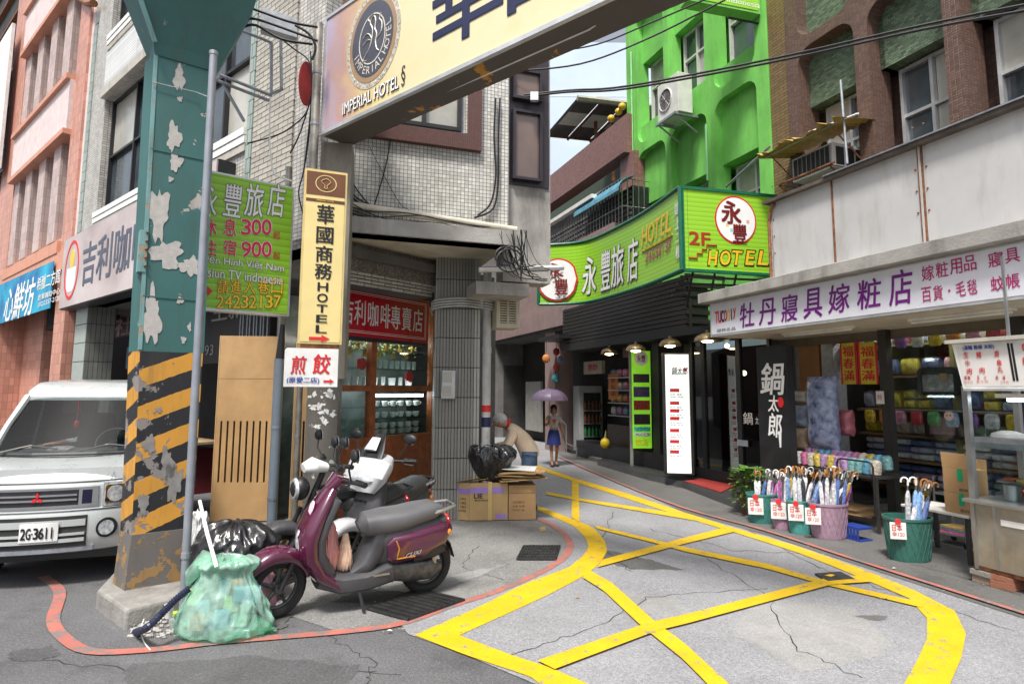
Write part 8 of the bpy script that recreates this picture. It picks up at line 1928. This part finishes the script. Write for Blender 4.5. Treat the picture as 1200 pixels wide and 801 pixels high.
# ======================= SCOOTERS =======================
rub_ = mat('tyre_rubber', (.018, .018, .018), .75, bump=.5, bscale=120); dgy = mat('dark_grey_plastic', (.055, .055, .06), .5, var=.15, scale=12); seatm = mat('grey_vinyl', (.10, .10, .105), .42, bump=.2, bscale=200); eng = mat('engine_metal', (.12, .12, .12), .45, metal=.7, var=.4, scale=20, grime=.4)
def scooter(label, front, rear, col, rimc, seatc, lean=5, steer=12, style='scoot', panel=None, grp='scooters parked by the flaking pier'):
 f, r = G(*front), G(*rear); f.z = r.z = .006; d = (f-r); wb = d.length; d.normalize()
 th = math.atan2(d.y, d.x); k = wb/1.24
 Mx = Matrix.Translation((f+r)/2) @ Matrix.Rotation(th, 4, 'Z') @ Matrix.Rotation(rad(-lean), 4, 'X') @ Matrix.Scale(1, 4)
 t = thing('motor_scooter', label, 'scooter', group=grp, mat4=Mx)
 ax = .62*k
 def B(mb, name, m, par=None, sm=True, **kw): return mb.build(name, m, par or t, smooth=sm, local=True, **kw)
 pnt = mat('paint_'+label.split()[0], col, .22, var=.05, coat=1)
 SP = Matrix.Rotation(rad(steer), 3, 'Z')
 def st(p): p = Vector(p)-Vector((ax-.05, 0, 0)); return SP @ p+Vector((ax-.05, 0, 0))
 def wheel(cx, steered):
  g_ = (lambda p: st(p)) if steered else (lambda p: Vector(p))
  w = B(MB().tube([g_((cx+.185*math.cos(a), 0, .225+.185*math.sin(a))) for a in [2*math.pi*q/28 for q in range(28)]], .042, 10, closed=True), 'wheel', rub_)
  B(MB().tube([g_((cx+.15*math.cos(a), 0, .225+.15*math.sin(a))) for a in [2*math.pi*q/24 for q in range(24)]], .016, 6, closed=True), 'rim', rimc, w)
  for q in range(5):
   a = q*2*math.pi/5+.3; B(MB().tube([g_((cx+.03*math.cos(a), 0, .225+.03*math.sin(a))), g_((cx+.145*math.cos(a+.15), 0, .225+.145*math.sin(a+.15)))], [.018, .012], 6), 'spoke', rimc, w)
  B(MB().cyl(g_((cx, -.05, .225)), g_((cx, .05, .225)), .035, 12), 'hub', eng, w)
  return w
 wheel(ax, True); wheel(-ax, False)
 A_ = [rad(q) for q in range(20, 171, 15)]
 fe = MB().sweep([(ax+.245*math.cos(a)+.02, .225+.25*math.sin(a)) for a in A_], [.05, .075, .09, .10, .10, .10, .10, .095, .085, .07, .05], [.015, .03, .045, .055, .06, .06, .06, .055, .05, .035, .02])
 fe.v = [st(p) for p in fe.v]; B(fe, 'front_fender', pnt if style != 'black' else dgy)
 for s in (-1, 1):
  fk = MB().tube([st((ax, s*.065, .225)), st((ax-.12, s*.06, .48)), (.42*k, s*.05, .62)], [.02, .022, .024], 8); B(fk, 'fork_leg', M['black'])
 B(MB().tube([(.40*k, 0, .55), (.22*k, 0, .93)], .03, 8), 'steering_column', M['black'])
 if style == 'black':
  B(MB().sphere((.46*k, 0, .80), .105, 18, 10, (.8, 1, 1)), 'headlight_shell', M['black']); B(MB().lathe([(.01, .07), (.09, .062), (.098, .04)], (.46*k, 0, .80), 20, (1, 0, 0)), 'headlight', lens)
  B(MB().sweep([(.44*k, .98), (.33*k, 1.0), (.2*k, .98)], [.06, .12, .10], [.04, .07, .04]), 'front_cowl', M['white'])
  B(MB().sweep([(.3*k, .72), (.0, .76), (-.2, .72)], [.08, .13, .1], [.06, .10, .06]), 'tank', M['black'])
 else:
  wd = 1.1 if style == 'scoot' else 1.05
  pth = [(.22*k, .95), (.28*k, .86), (.36*k, .72), (.41*k, .58), (.40*k, .45), (.31*k, .31), (.16*k, .20), (-.02*k, .17)]
  B(MB().sweep(pth, [q*wd for q in (.07, .13, .175, .195, .19, .17, .16, .12)], [.04, .055, .07, .08, .08, .07, .05, .03], 2.4, 24), 'leg_shield', pnt if style == 'scoot' else dgy)
  B(MB().sweep([(p[0]-.07, p[1]) for p in pth[1:6]], [q*wd for q in (.12, .16, .175, .175, .15)], [.04, .045, .05, .05, .045], 3), 'inner_shield', dgy)
  if style == 'scoot':
   B(MB().sphere((.452*k, 0, .545), .085, 18, 10, (.55, 1.25, 1.2)), 'headlight', lens)
   B(MB().plate(Lo(lambda u, z, n=0: Vector((.345*k+n-.28*(z-.80), u, z))), disc(.04, .80, .055), [], .05, .056), 'round_sticker', mat('pink_white_sticker', (.75, .55, .6), .4, var=.3, scale=40))
   for s in (-1, 1): B(MB().sweep([(.33*k, .80), (.40*k, .66), (.435*k, .55)], [.010, .016, .008], [.012, .014, .01]), 'shield_highlight_strip', chrome).location = (.035, s*.06, 0)
  else:
   B(MB().sweep([(.46*k, .74), (.42*k, .86), (.32*k, .98), (.2*k, 1.03)], [.14, .23, .24, .18], [.06, .09, .09, .06]), 'upper_fairing', pnt)
   B(MB().sphere((.50*k, 0, .86), .09, 18, 8, (.5, 1.6, .5)), 'headlight', lens)
   B(MB().sweep([(.40*k, .98), (.30*k, 1.12), (.18*k, 1.26)], [.15, .13, .06], [.02, .015, .01]), 'windshield', mat('smoked_screen', (.02, .02, .022), .1))
   B(MB().sweep([(.36*k, 1.12), (.26*k, 1.23)], [.07, .05], [.014, .01]), 'white_screen_patch', pnt)
   for q in range(3): B(MB().ab(.475*k, .485*k, -.06+.05*q, -.025+.05*q, .66, .675), 'vent', M['black'], sm=False)
 hc = (.20*k, .985)
 if style == 'scoot': B(MB().sweep([(.26*k, .93), (.20*k, 1.0), (.12*k, .98)], [.07, .13, .08], [.04, .05, .03]), 'handlebar_cover', pnt)
 B(MB().tube([(.08*k, -.34, 1.02), (.15*k, -.22, 1.02), (.2*k, 0, 1.0), (.15*k, .22, 1.02), (.08*k, .34, 1.02)], .014, 8), 'handlebar', M['black'])
 for s in (-1, 1):
  B(MB().tube([(.105*k, s*.24, 1.02), (.07*k, s*.36, 1.02)], .022, 10), 'grip', M['black'])
  B(MB().tube([(.13*k, s*.20, 1.02), (.19*k, s*.30, 1.0), (.15*k, s*.37, .99)], .007, 5), 'brake_lever', M['black'])
  B(MB().tube([(.14*k, s*.20, 1.03), (.18*k, s*.27, 1.12), (.16*k, s*.30, 1.2)], .008, 6), 'mirror_stem', M['black'])
  mr = B(MB().sphere((.16*k, s*.32, 1.235), .075, 14, 8, (.3, 1, .65)), 'mirror', M['black']); B(MB().lathe([(.001, .0), (.055, .0), (.055, .004)], (.16*k-.024, s*.32, 1.235), 16, (-1, 0, 0)), 'mirror_glass', chrome, mr)
 B(MB().sweep([(.32*k, .27), (.15*k, .22), (-.05, .22), (-.26, .26)], [.14, .18, .185, .16], [.07, .075, .075, .09], 4), 'floorboard', dgy)
 B(MB().sweep([(.06, .275), (-.06, .33), (-.15, .47), (-.2, .62)], [.12, .15, .14, .12], [.03, .07, .09, .08], 3), 'seat_column', dgy)
 B(MB().sweep([(-.12, .43), (-.24, .45), (-.5, .50), (-.70*k, .55), (-.81*k, .59)], [.12, .15, .15, .12, .05], [.14, .17, .15, .11, .05], 3), 'rear_body', dgy)
 if panel:
  for s in (-1, 1):
   q = MB().sweep([(-.20, .435, s*.145), (-.25, .44, s*.155), (-.47, .465, s*.155), (-.71*k, .52, s*.12), (-.81*k, .56, s*.08)], [.02, .03, .035, .035, .015], [.06, .105, .11, .09, .03], 3); pn = B(q, 'side_panel', pnt)
   if s == 1:
    FT = Lo(lambda u, z, n=0: Vector((-u, .192+n-.11*max(0, u-.5), z-.07+.16*(u-.35))))
    text('CUXI', FT, .33, .48, .485, .515, .004, M['white_l'], pn, shear=.3) if 0 else None
    t_ = MB(); text('CUXI', FT, .34, .47, .455, .485, .004, None, None, shear=.3, bold=.04, keep=t_); B(t_, 'lettering', chrome, pn, sm=False)
    B(MB().tube([(-.26, .187, .52), (-.285, .19, .46), (-.27, .19, .38), (-.42, .192, .385)], .006, 5), 'orange_stripe', mat('orange_stripe', (.55, .25, .03), .4), pn)
 sm_ = [(.0, .60), (-.05, .625), (-.20, .635), (-.34, .645), (-.45, .67), (-.64*k, .695), (-.74*k, .69)]
 so = B(MB().sweep(sm_, [.07, .13, .155, .16, .16, .135, .06], [.05, .09, .10, .095, .085, .075, .03], 2.6, 22), 'seat', seatc)
 if style == 'tour':
  t_ = MB(); text('YAMAHA', Lo(lambda u, z, n=0: Vector((-u, .148+n, z-.055+.12*(u-.5)))), .50, .68, .735, .765, .004, None, None, bold=.03, keep=t_); B(t_, 'lettering', M['white_l'], so, sm=False)
  B(MB().tube([(-.70, .07, .65), (-.80, .07, .69)], .035, 10), 'tail_canister', eng); B(MB().tube([(-.70, -.05, .65), (-.82, -.05, .69)], .035, 10), 'tail_canister', eng)
 B(MB().tube([(-.56*k, .12, .68), (-.70*k, .13, .71), (-.83*k, .08, .73), (-.83*k, -.08, .73), (-.70*k, -.13, .71), (-.56*k, -.12, .68)], .013, 8), 'grab_rail', M['steel'] if style == 'scoot' else M['black'])
 B(MB().sphere((-.79*k, 0, .595), .06, 12, 8, (.5, 1.5, .8)), 'tail_lamp', mat('red_lens', (.4, .01, .01), .15, spec=1))
 for s in (-1, 1): B(MB().sphere((-.77*k, s*.10, .52), .032, 10, 6), 'turn_signal', mat('amber_lens', (.75, .22, .01), .2, spec=1))
 B(MB().sweep([(-.70*k, .52), (-.82*k, .40), (-.87*k, .28)], [.08, .06, .05], [.015, .01, .008], 3), 'rear_mudguard', M['black'])
 B(MB().sweep([(-.18, .26, .07), (-.4, .24, .09), (-ax, .235, .09), (-ax-.1, .24, .09)], [.05, .065, .06, .02], [.07, .085, .085, .03], 3), 'engine_case', eng)
 B(MB().sweep([(-.42, .36, .11), (-.60, .39, .11), (-.70, .40, .11)], [.05, .055, .03], [.05, .055, .03], 4), 'air_filter_box', M['black'])
 B(MB().cyl((-.2, -.07, .3), (-.35, .05, .3), .08, 12), 'cylinder', eng)
 B(MB().tube([(-.35, -.13, .24), (-.6, -.14, .27), (-.85, -.14, .30)], [.03, .05, .045], 10), 'exhaust', eng)
 B(MB().tube([(-.62, .11, .25), (-.60, .12, .5)], .022, 8), 'shock_absorber', M['steel'])
 B(MB().tube([(.02, .14, .20), (.0, .20, .10), (-.01, .24, .012+.24*math.sin(rad(lean))*1.0)], .013, 6), 'side_stand', M['black'])
 B(MB().box(Lo(lambda u, z, n=0: Vector((-u, n, z))), .02, .22, .26, .275, .165, .175), 'footrest_trim', M['steel'], sm=False)
 return t
gold_ = mat('gold_wheel_paint', (.35, .20, .05), .4, metal=.4)
s1_ = scooter('purple scooter with a grey seat parked beside the green bag', (322, 724), (497, 694), (.075, .005, .032), eng, seatm, 5, 14, 'scoot', True)
s2_ = scooter('white scooter with a smoked windshield behind the purple one', (404, 678), (484, 642), (.46, .47, .48), eng, mat('black_vinyl', (.03, .03, .032), .45), 3, -14, 'tour', None)
s3_ = scooter('black motorcycle with gold wheels and a round headlight beside the black bag', (327, 682), (455, 658), (.015, .015, .016), gold_, bpy.data.materials['black_vinyl'], 3, 5, 'black', None)
pbg = s1_.matrix_world @ Vector((.24, .02, .30))
bag('shopping_bag', 'salmon pink shopping bag hanging from the purple scooter hook', pbg, [(.03, 0), (.09, .02), (.11, .12), (.09, .26), (.05, .36)], 30, plastic('salmon_plastic', (.55, .22, .20), .35), .8, 1.1, .12)
pbg = s1_.matrix_world @ Vector((.10, .03, .29))
bag('clear_bag', 'clear bag of orange food on the purple scooter footboard', pbg, [(.03, 0), (.06, .02), (.06, .1), (.04, .2), (.02, .28)], 31, plastic('clear_orange_plastic', (.62, .42, .30), .25, .2, .5), .9, 1, .15)
# ======================= PEOPLE =======================
def skin_mesh(name, nodes, edges, m, parent, sub=2, label=None):
 ks = list(nodes); me = bpy.data.meshes.new(name); me.from_pydata([nodes[k][0] for k in ks], [(ks.index(a), ks.index(b)) for a, b in edges], [])
 o = _link(bpy.data.objects.new(name, me)); md = o.modifiers.new('s', 'SKIN'); md.use_smooth_shade = True
 for i, k in enumerate(ks):
  sv = me.skin_vertices[0].data[i]; r = nodes[k][1]; sv.radius = (r, r) if not isinstance(r, tuple) else r
  sv.use_root = (i == 0)
 s_ = o.modifiers.new('u', 'SUBSURF'); s_.levels = sub; s_.render_levels = sub
 bpy.context.view_layer.update()
 m2 = bpy.data.meshes.new_from_object(o.evaluated_get(bpy.context.evaluated_depsgraph_get()))
 bpy.data.objects.remove(o); m2.name = name; m2.materials.clear(); m2.materials.append(m); m2.polygons.foreach_set('use_smooth', [True]*len(m2.polygons))
 o = _link(bpy.data.objects.new(name, m2)); o.parent = parent; return o
def hand(nodes, edges, root, p, d, side, key, r=.009, L_=.075):
 """palm and five bent fingers growing from the wrist node"""
 p = Vector(p); d = Vector(d).normalized(); side = Vector(side).normalized(); nn = d.cross(side)
 nodes[key+'palm'] = (p+d*.045, (.022, .014)); edges.append((root, key+'palm'))
 for i, (o_, l) in enumerate(((-.026, .85), (-.009, 1), (.009, .95), (.025, .75))):
  a = p+d*.085+side*o_; b = a+d*L_*.45*l+nn*.012; c = b+d*L_*.4*l+nn*.03
  nodes[key+'f%da' % i] = (a, r); nodes[key+'f%db' % i] = (b, r*.9); nodes[key+'f%dc' % i] = (c, r*.75)
  edges += [(key+'palm', key+'f%da' % i), (key+'f%da' % i, key+'f%db' % i), (key+'f%db' % i, key+'f%dc' % i)]
 a = p+d*.03-side*.038; nodes[key+'ta'] = (a, r*1.1); nodes[key+'tb'] = (a+d*.035-side*.015+nn*.012, r*.85); edges += [(key+'palm', key+'ta'), (key+'ta', key+'tb')]
skin = mat('tanned_skin', (.36, .19, .12), .55, var=.08)
wg = G(649, 546); wg.z = .012
wm = thing('person', 'person in a grey printed T-shirt and dark blue skirt walking under a purple umbrella', 'person', wg, rad(4))
N_ = {'pel': ((0, 0, .74), .085), 'sp': ((0, 0, .88), .075), 'ch': ((0, .0, 1.02), .085), 'nk': ((0, 0, 1.14), .038), 'h0': ((0, -.01, 1.20), .052), 'h1': ((0, -.012, 1.265), .066), 'h2': ((0, -.0, 1.33), .05),
      'sl': ((.125, 0, 1.07), .042), 'el': ((.175, .02, .88), .031), 'wl': ((.19, -.03, .70), .022), 'sr': ((-.125, 0, 1.07), .042), 'er': ((-.175, -.0, .89), .031), 'wr_': ((-.13, -.17, .96), .022),
      'hl': ((.075, 0, .68), .07), 'kl': ((.07, -.05, .40), .045), 'al': ((.06, .06, .085), .028), 'tl': ((.065, -.06, .03), .026), 'hr': ((-.075, 0, .68), .07), 'kr': ((-.06, -.02, .40), .045), 'ar': ((-.05, -.05, .075), .028), 'tr': ((-.05, -.18, .03), .026),
      'no': ((0, -.085, 1.255), .012)}
E_ = [('pel', 'sp'), ('sp', 'ch'), ('ch', 'nk'), ('nk', 'h0'), ('h0', 'h1'), ('h1', 'h2'), ('ch', 'sl'), ('sl', 'el'), ('el', 'wl'), ('ch', 'sr'), ('sr', 'er'), ('er', 'wr_'), ('pel', 'hl'), ('hl', 'kl'), ('kl', 'al'), ('al', 'tl'), ('pel', 'hr'), ('hr', 'kr'), ('kr', 'ar'), ('ar', 'tr'), ('h1', 'no')]
hand(N_, E_, 'wl', (.19, -.03, .70), (.05, -.1, -1), (0, 1, 0), 'L'); hand(N_, E_, 'wr_', (-.13, -.17, .96), (.1, -.5, .8), (1, 0, 0), 'R')
skin_mesh('body', N_, E_, skin, wm)
tsh = mat('grey_tshirt', (.42, .41, .40), .8, var=.08)
shirt = skin_mesh('tshirt', {'a': ((0, 0, .80), (.115, .10)), 'b': ((0, 0, .92), (.105, .09)), 'c': ((0, 0, 1.03), (.11, .095)), 'd': ((0, 0, 1.115), .06), 'l': ((.13, 0, 1.065), .058), 'l2': ((.168, .012, .95), .052), 'r': ((-.13, 0, 1.065), .058), 'r2': ((-.168, 0, .95), .052)}, [('a', 'b'), ('b', 'c'), ('c', 'd'), ('c', 'l'), ('l', 'l2'), ('c', 'r'), ('r', 'r2')], tsh, wm)
FS_ = Lo(lambda u, z, n=0: Vector((u, -.105-n+abs(u)*.25, z)))
for nm, c, u, z, a, b in (('red_print', (.5, .04, .06), 0, 1.02, .05, .025), ('red_print', (.5, .04, .06), .0, .975, .03, .02), ('yellow_print', (.55, .35, .08), .0, .93, .05, .018)): MB().plate(FS_, disc(u, z, a, b, 12), [], 0, .006).build(nm, mat('print_%d' % int(z*1000), c, .7), shirt, local=True)
MB().lathe([(.105, .80), (.125, .74), (.15, .60), (.165, .47), (.16, .47), (.12, .7)], (0, 0, 0), 24).build('skirt', mat('blue_skirt', (.012, .025, .16), .8), wm, smooth=True, local=True)
hb = mat('dark_hair', (.02, .013, .01), .6); MB().sphere((0, .02, 1.29), .082, 16, 10, (1, 1, 1.05)).build('hair', hb, wm, smooth=True, local=True); MB().sphere((0, .05, 1.22), .07, 12, 8, (1.1, .7, 1.3)).build('hair_back', hb, wm, smooth=True, local=True)
for s in (-1, 1):
 MB().sphere((s*.025, -.072, 1.272), .008, 8, 5).build('eye', M['black'], wm, local=True); MB().sphere((s*.072, -.005, 1.26), .016, 8, 5, (.4, .8, 1.2)).build('ear', skin, wm, local=True)
 x, y = (.065, -.01) if s == 1 else (-.05, -.12); MB().sweep([(x-.045, .008), (x, .012), (x+.045, .01)], [.1, .12, .09], [.008, .01, .008]).build('sandal', M['black'], wm, local=True).matrix_local = Matrix.Translation((0, y, 0)) @ Matrix.Identity(4)
MB().sphere((0, -.075, 1.222), .013, 8, 5, (1.4, .5, .4)).build('mouth', mat('lips', (.30, .08, .07), .5), wm, local=True)
dk = thing('drink_cup', 'small orange drink cup held by the person under the umbrella', 'cup', wg+Vector((-.17, -.20, .98))); g = wg+Vector((-.175, -.23, .965)); MB().lathe([(.022, 0), (.03, .09), (.026, .09)], g, 12).build('cup', mat('orange_cup', (.6, .28, .12), .5), dk, smooth=True)
um_ = thing('open_umbrella', 'open purple umbrella over the person in the blue skirt', 'umbrella', wg+Vector((-.12, -.19, 1.0)))
uc = wg+Vector((-.10, -.12, 1.46)); pur = mat('purple_nylon', (.12, .085, .14), .4, var=.15)
top = uc+Vector((0.02, 0, .27)); R_ = .42
for k in range(8):
 a0_, a1_ = 2*math.pi*k/8, 2*math.pi*(k+1)/8; mb = MB(); rows__ = []
 for j in range(6):
  t = j/5; rr_ = R_*math.sin(t*math.pi/2*.98); zz_ = .27*math.cos(t*math.pi/2)
  rows__.append([uc+Vector((rr_*math.cos(a0_+(a1_-a0_)*q/4)*(1-.06*math.sin(math.pi*q/4)*t), rr_*math.sin(a0_+(a1_-a0_)*q/4)*(1-.06*math.sin(math.pi*q/4)*t), zz_)) for q in range(5)])
 b_ = 0
 for r_ in rows__: mb.v += r_
 for j in range(5):
  for q in range(4): mb.f.append((j*5+q, j*5+q+1, (j+1)*5+q+1, (j+1)*5+q))
 mb.build('canopy_panel', pur, um_, smooth=True)
 MB().tube([uc+Vector((R_*.98*math.cos(a0_), R_*.98*math.sin(a0_), 0)), uc+Vector((R_*.5*math.cos(a0_), R_*.5*math.sin(a0_), .2)), top-Vector((0, 0, .02))], .004, 4).build('rib', M['steel'], um_)
MB().tube([top+Vector((0, 0, .04)), wg+Vector((-.125, -.22, 1.02)), wg+Vector((-.13, -.235, .93))], .007, 6).build('shaft', M['black'], um_)
mg = Vector((.235, 8.7, .0))
om = thing('person', 'elderly person in a beige jacket and blue jeans bending over the black bag', 'person', mat4=Matrix.Translation(mg) @ Matrix.Scale(1.12, 4))
N_ = {'pel': ((0, 0, .74), .07), 'sp': ((-.07, 0, .90), .075), 'ch': ((-.17, 0, 1.02), .085), 'nk': ((-.27, -.01, 1.08), .045), 'h0': ((-.32, -.02, 1.09), .058), 'h1': ((-.37, -.02, 1.115), .072), 'h2': ((-.385, -.01, 1.165), .055), 'no': ((-.455, -.03, 1.075), .013),
      'sl': ((-.18, -.15, .99), .05), 'el': ((-.26, -.2, .80), .038), 'wl': ((-.42, -.16, .78), .026), 'sr': ((-.18, .15, .99), .05), 'er': ((-.28, .2, .80), .038), 'wr_': ((-.45, .15, .80), .026),
      'hl': ((.02, -.07, .70), .06), 'kl': ((-.06, -.1, .40), .055), 'al': ((.03, -.1, .08), .038), 'tl': ((-.12, -.11, .035), .035), 'hr': ((.02, .07, .70), .06), 'kr': ((-.02, .1, .40), .055), 'ar': ((.08, .1, .08), .038), 'tr': ((-.07, .11, .035), .035)}
hand(N_, E_2 := [e for e in E_[:0]], 'wl', (-.42, -.16, .78), (-1, .1, -.3), (0, 1, 0), 'L') if 0 else None
E2 = [('pel', 'sp'), ('sp', 'ch'), ('ch', 'nk'), ('nk', 'h0'), ('h0', 'h1'), ('h1', 'h2'), ('h1', 'no'), ('ch', 'sl'), ('sl', 'el'), ('el', 'wl'), ('ch', 'sr'), ('sr', 'er'), ('er', 'wr_'), ('pel', 'hl'), ('hl', 'kl'), ('kl', 'al'), ('al', 'tl'), ('pel', 'hr'), ('hr', 'kr'), ('kr', 'ar'), ('ar', 'tr')]
hand(N_, E2, 'wl', (-.42, -.16, .78), (-1, .1, -.3), (0, 1, 0), 'L'); hand(N_, E2, 'wr_', (-.45, .15, .80), (-1, -.1, -.3), (0, 1, 0), 'R')
skin2 = mat('ruddy_skin', (.40, .20, .13), .55, var=.1)
skin_mesh('body', N_, E2, skin2, om)
jk = mat('beige_jacket', (.66, .52, .38), .8, var=.1, scale=8)
skin_mesh('jacket', {'a0': ((.045, 0, .63), (.14, .14)), 'a': ((.02, 0, .74), (.145, .14)), 'b': ((-.05, 0, .87), (.135, .125)), 'c': ((-.16, 0, 1.01), (.13, .125)), 'd': ((-.24, -.01, 1.065), .07), 'l': ((-.18, -.155, .99), .068), 'l2': ((-.26, -.2, .80), .055), 'l3': ((-.38, -.17, .785), .045), 'r': ((-.18, .155, .99), .068), 'r2': ((-.28, .2, .80), .055), 'r3': ((-.41, .155, .80), .045)}, [('a0', 'a'), ('a', 'b'), ('b', 'c'), ('c', 'd'), ('c', 'l'), ('l', 'l2'), ('l2', 'l3'), ('c', 'r'), ('r', 'r2'), ('r2', 'r3')], jk, om)
skin_mesh('jeans', {'p': ((.02, 0, .70), .10), 'hl': ((.02, -.09, .66), .095), 'kl': ((-.06, -.1, .40), .075), 'al': ((.03, -.1, .10), .06), 'hr': ((.02, .09, .66), .095), 'kr': ((-.02, .1, .40), .075), 'ar': ((.08, .1, .10), .06)}, [('p', 'hl'), ('hl', 'kl'), ('kl', 'al'), ('p', 'hr'), ('hr', 'kr'), ('kr', 'ar')], mat('denim', (.08, .13, .22), .85, var=.2, scale=20), om)
MB().sphere((-.355, -.01, 1.145), .088, 16, 10, (1.05, .95, .95)).build('hair', mat('grey_hair', (.50, .49, .47), .8, var=.3, scale=40, bump=.5), om, smooth=True, local=True)
MB().tube([(-.25+.02*math.sin(a), .065*math.cos(a), 1.08+.065*math.sin(a)) for a in [k*math.pi/8 for k in range(16)]], .016, 6, closed=True).build('red_collar', M['red'], om, smooth=True, local=True)
for s in (-1, 1):
 MB().sphere((-.435, s*.028-.02, 1.11), .008, 8, 5).build('eye', M['black'], om, local=True); MB().sphere((-.35, s*.082-.015, 1.10), .02, 8, 5, (1, .4, 1.3)).build('ear', skin2, om, local=True)
 MB().sweep([((.0 if s < 0 else .05)-.12, .03), ((.0 if s < 0 else .05)-.02, .04), ((.0 if s < 0 else .05)+.07, .035)], [.03, .045, .04], [.02, .035, .03]).build('shoe', M['black'], om, smooth=True, local=True).matrix_local = Matrix.Translation((0, s*.1, .0))
MB().sphere((-.435, -.02, 1.045), .013, 8, 5, (.5, 1.4, .4)).build('mouth', bpy.data.materials['lips'], om, local=True)
# ======================= WEAR ON THE ROAD =======================
ckm = mat('road_crack', (.025, .025, .025), .9)
def crack(pts, z, seed, w=.005, nm='road_crack'):
 rn = random.Random(seed); P = [G(x, y) for x, y in pts]; Q = []
 for i in range(len(P)-1):
  for k in range(10):
   q = P[i].lerp(P[i+1], k/10); Q.append(q+Vector((rn.uniform(-.03, .03), rn.uniform(-.03, .03), 0)))
 Q.append(P[-1]); mb = MB(); n = len(Q); L_ = []; R_2 = []
 for i in range(n):
  t = (Q[min(i+1, n-1)]-Q[max(i-1, 0)]).normalized(); s = Vector((-t.y, t.x, 0))*w*rn.uniform(.3, 1.2); L_.append(Q[i]+s+Vector((0, 0, z))); R_2.append(Q[i]-s+Vector((0, 0, z)))
 mb.v = L_+R_2; mb.f = [(i, n+i, n+i+1, i+1) for i in range(n-1)]
 mb.build(nm, ckm, kind='structure')
for i, (p, z) in enumerate((([(590, 770), (700, 735), (760, 700), (900, 690)], .0073), ([(820, 650), (900, 700), (930, 760), (1010, 795)], .0076), ([(760, 620), (860, 645), (960, 650)], .0079), ([(720, 600), (700, 640), (740, 670)], .0082),
      ([(20, 770), (160, 785), (330, 775), (470, 790)], .0013), ([(380, 745), (440, 775), (430, 801)], .0016), ([(560, 640), (540, 665), (590, 680)], .0055), ([(380, 690), (440, 690), (470, 665), (530, 650)], .0058), ([(880, 622), (960, 665), (1060, 700), (1190, 740)], .0085))): crack(p, z, i)
def patch(pts, z, m, seed, nm):
 rn = random.Random(seed); P = []
 for i in range(len(pts)):
  a, b = G(*pts[i]), G(*pts[(i+1) % len(pts)])
  for k in range(8): P.append(a.lerp(b, k/8)+Vector((rn.uniform(-.025, .025), rn.uniform(-.025, .025), z)))
 tri = tessellate_polygon([P]); mb = MB(); mb.v = P; mb.f = [t if (P[t[1]]-P[t[0]]).cross(P[t[2]]-P[t[0]]).z > 0 else (t[0], t[2], t[1]) for t in tri]
 mb.build(nm, m, kind='structure')
pm1 = ground_mat('older_asphalt_patch', (.055, .055, .058), (.09, .09, .093), .5, 0, stain=.5)
pm2 = ground_mat('cement_patch', (.21, .21, .205), (.29, .285, .28), .35, 0, stain=.35)
pm3 = ground_mat('oily_patch', (.06, .058, .056), (.12, .118, .115), .5, 0, stain=.7)
patch([(12, 762), (60, 757), (75, 766), (40, 775), (14, 774)], .0022, pm1, 1, 'asphalt_patch')
patch([(150, 778), (300, 768), (420, 780), (400, 812), (140, 815)], .0022, pm1, 2, 'asphalt_patch')
patch([(880, 700), (1000, 712), (1050, 760), (940, 790), (860, 745)], .0068, pm2, 3, 'cement_patch')
patch([(700, 690), (790, 700), (820, 730), (770, 722), (722, 705)], .0068, pm2, 4, 'cement_patch')
patch([(450, 690), (560, 668), (600, 660), (520, 690), (470, 700)], .0062, pm2, 5, 'cement_patch')
patch([(385, 705), (470, 712), (520, 700), (430, 690)], .0066, pm3, 6, 'oil_stain')
patch([(255, 735), (330, 738), (345, 720), (300, 706), (250, 712)], .0066, pm3, 7, 'oil_stain')
patch([(690, 640), (760, 655), (800, 668), (740, 668), (700, 655)], .0071, pm3, 8, 'worn_patch')
patch([(1085, 640), (1200, 668), (1200, 700), (1110, 672), (1040, 655)], .0125, pm3, 9, 'damp_stain')
rn = random.Random(77); lt_ = MB()
for i in range(170):
 if rn.random() < .5: x, y = rn.uniform(120, 620), rn.uniform(620, 745)
 else: x, y = rn.uniform(700, 1190), rn.uniform(590, 720)
 g_ = G(x, y); s = rn.uniform(.003, .009); a = rn.random()*3; lt_.obox(g_+Vector((0, 0, .024+s*.2)), (s*math.cos(a), s*math.sin(a), 0), (-s*.6*math.sin(a), s*.6*math.cos(a), 0), (0, 0, s*.25))
tag(lt_.build('grit', M['concrete'], kind='stuff'), 'tiny grit and crumbs scattered along the road edges', 'grit')
for i, (x, y, c, lb) in enumerate(((456, 742, (.5, .48, .4), 'small scrap of paper on the asphalt near the red line'), (676, 702, (.35, .2, .08), 'dry brown leaf on the lane between the yellow lines'), (1048, 668, (.5, .5, .45), 'cigarette end near the deep green basket'), (560, 628, (.3, .18, .07), 'dry brown leaf in front of the cardboard boxes'))):
 g_ = G(x, y)+Vector((0, 0, .02)); o = MB().add([g_+Vector((-.02, 0, 0)), g_+Vector((0, -.012, .006)), g_+Vector((.025, .003, .0)), g_+Vector((.002, .014, .008))], [(0, 1, 2), (0, 2, 3)]).build('litter_scrap', mat('scrap_%d' % i, c, .8)); tag(o, lb, 'litter')
rv = MB().sphere((0, 0, 0), .012, 6, 4).mesh('rivet', M['rust'])
for a, b in ((w0, s1), (s1, s2), (s2, w1)):
 for u in (a+.06, b-.06):
  for k in range(5):
   o = _link(bpy.data.objects.new('rivet', rv)); o.parent = wc; o.matrix_local = inv_of(wc) @ Matrix.Translation(RW.at(u, RW.px(1050, 262)[1]+.05+k*.24, .003))
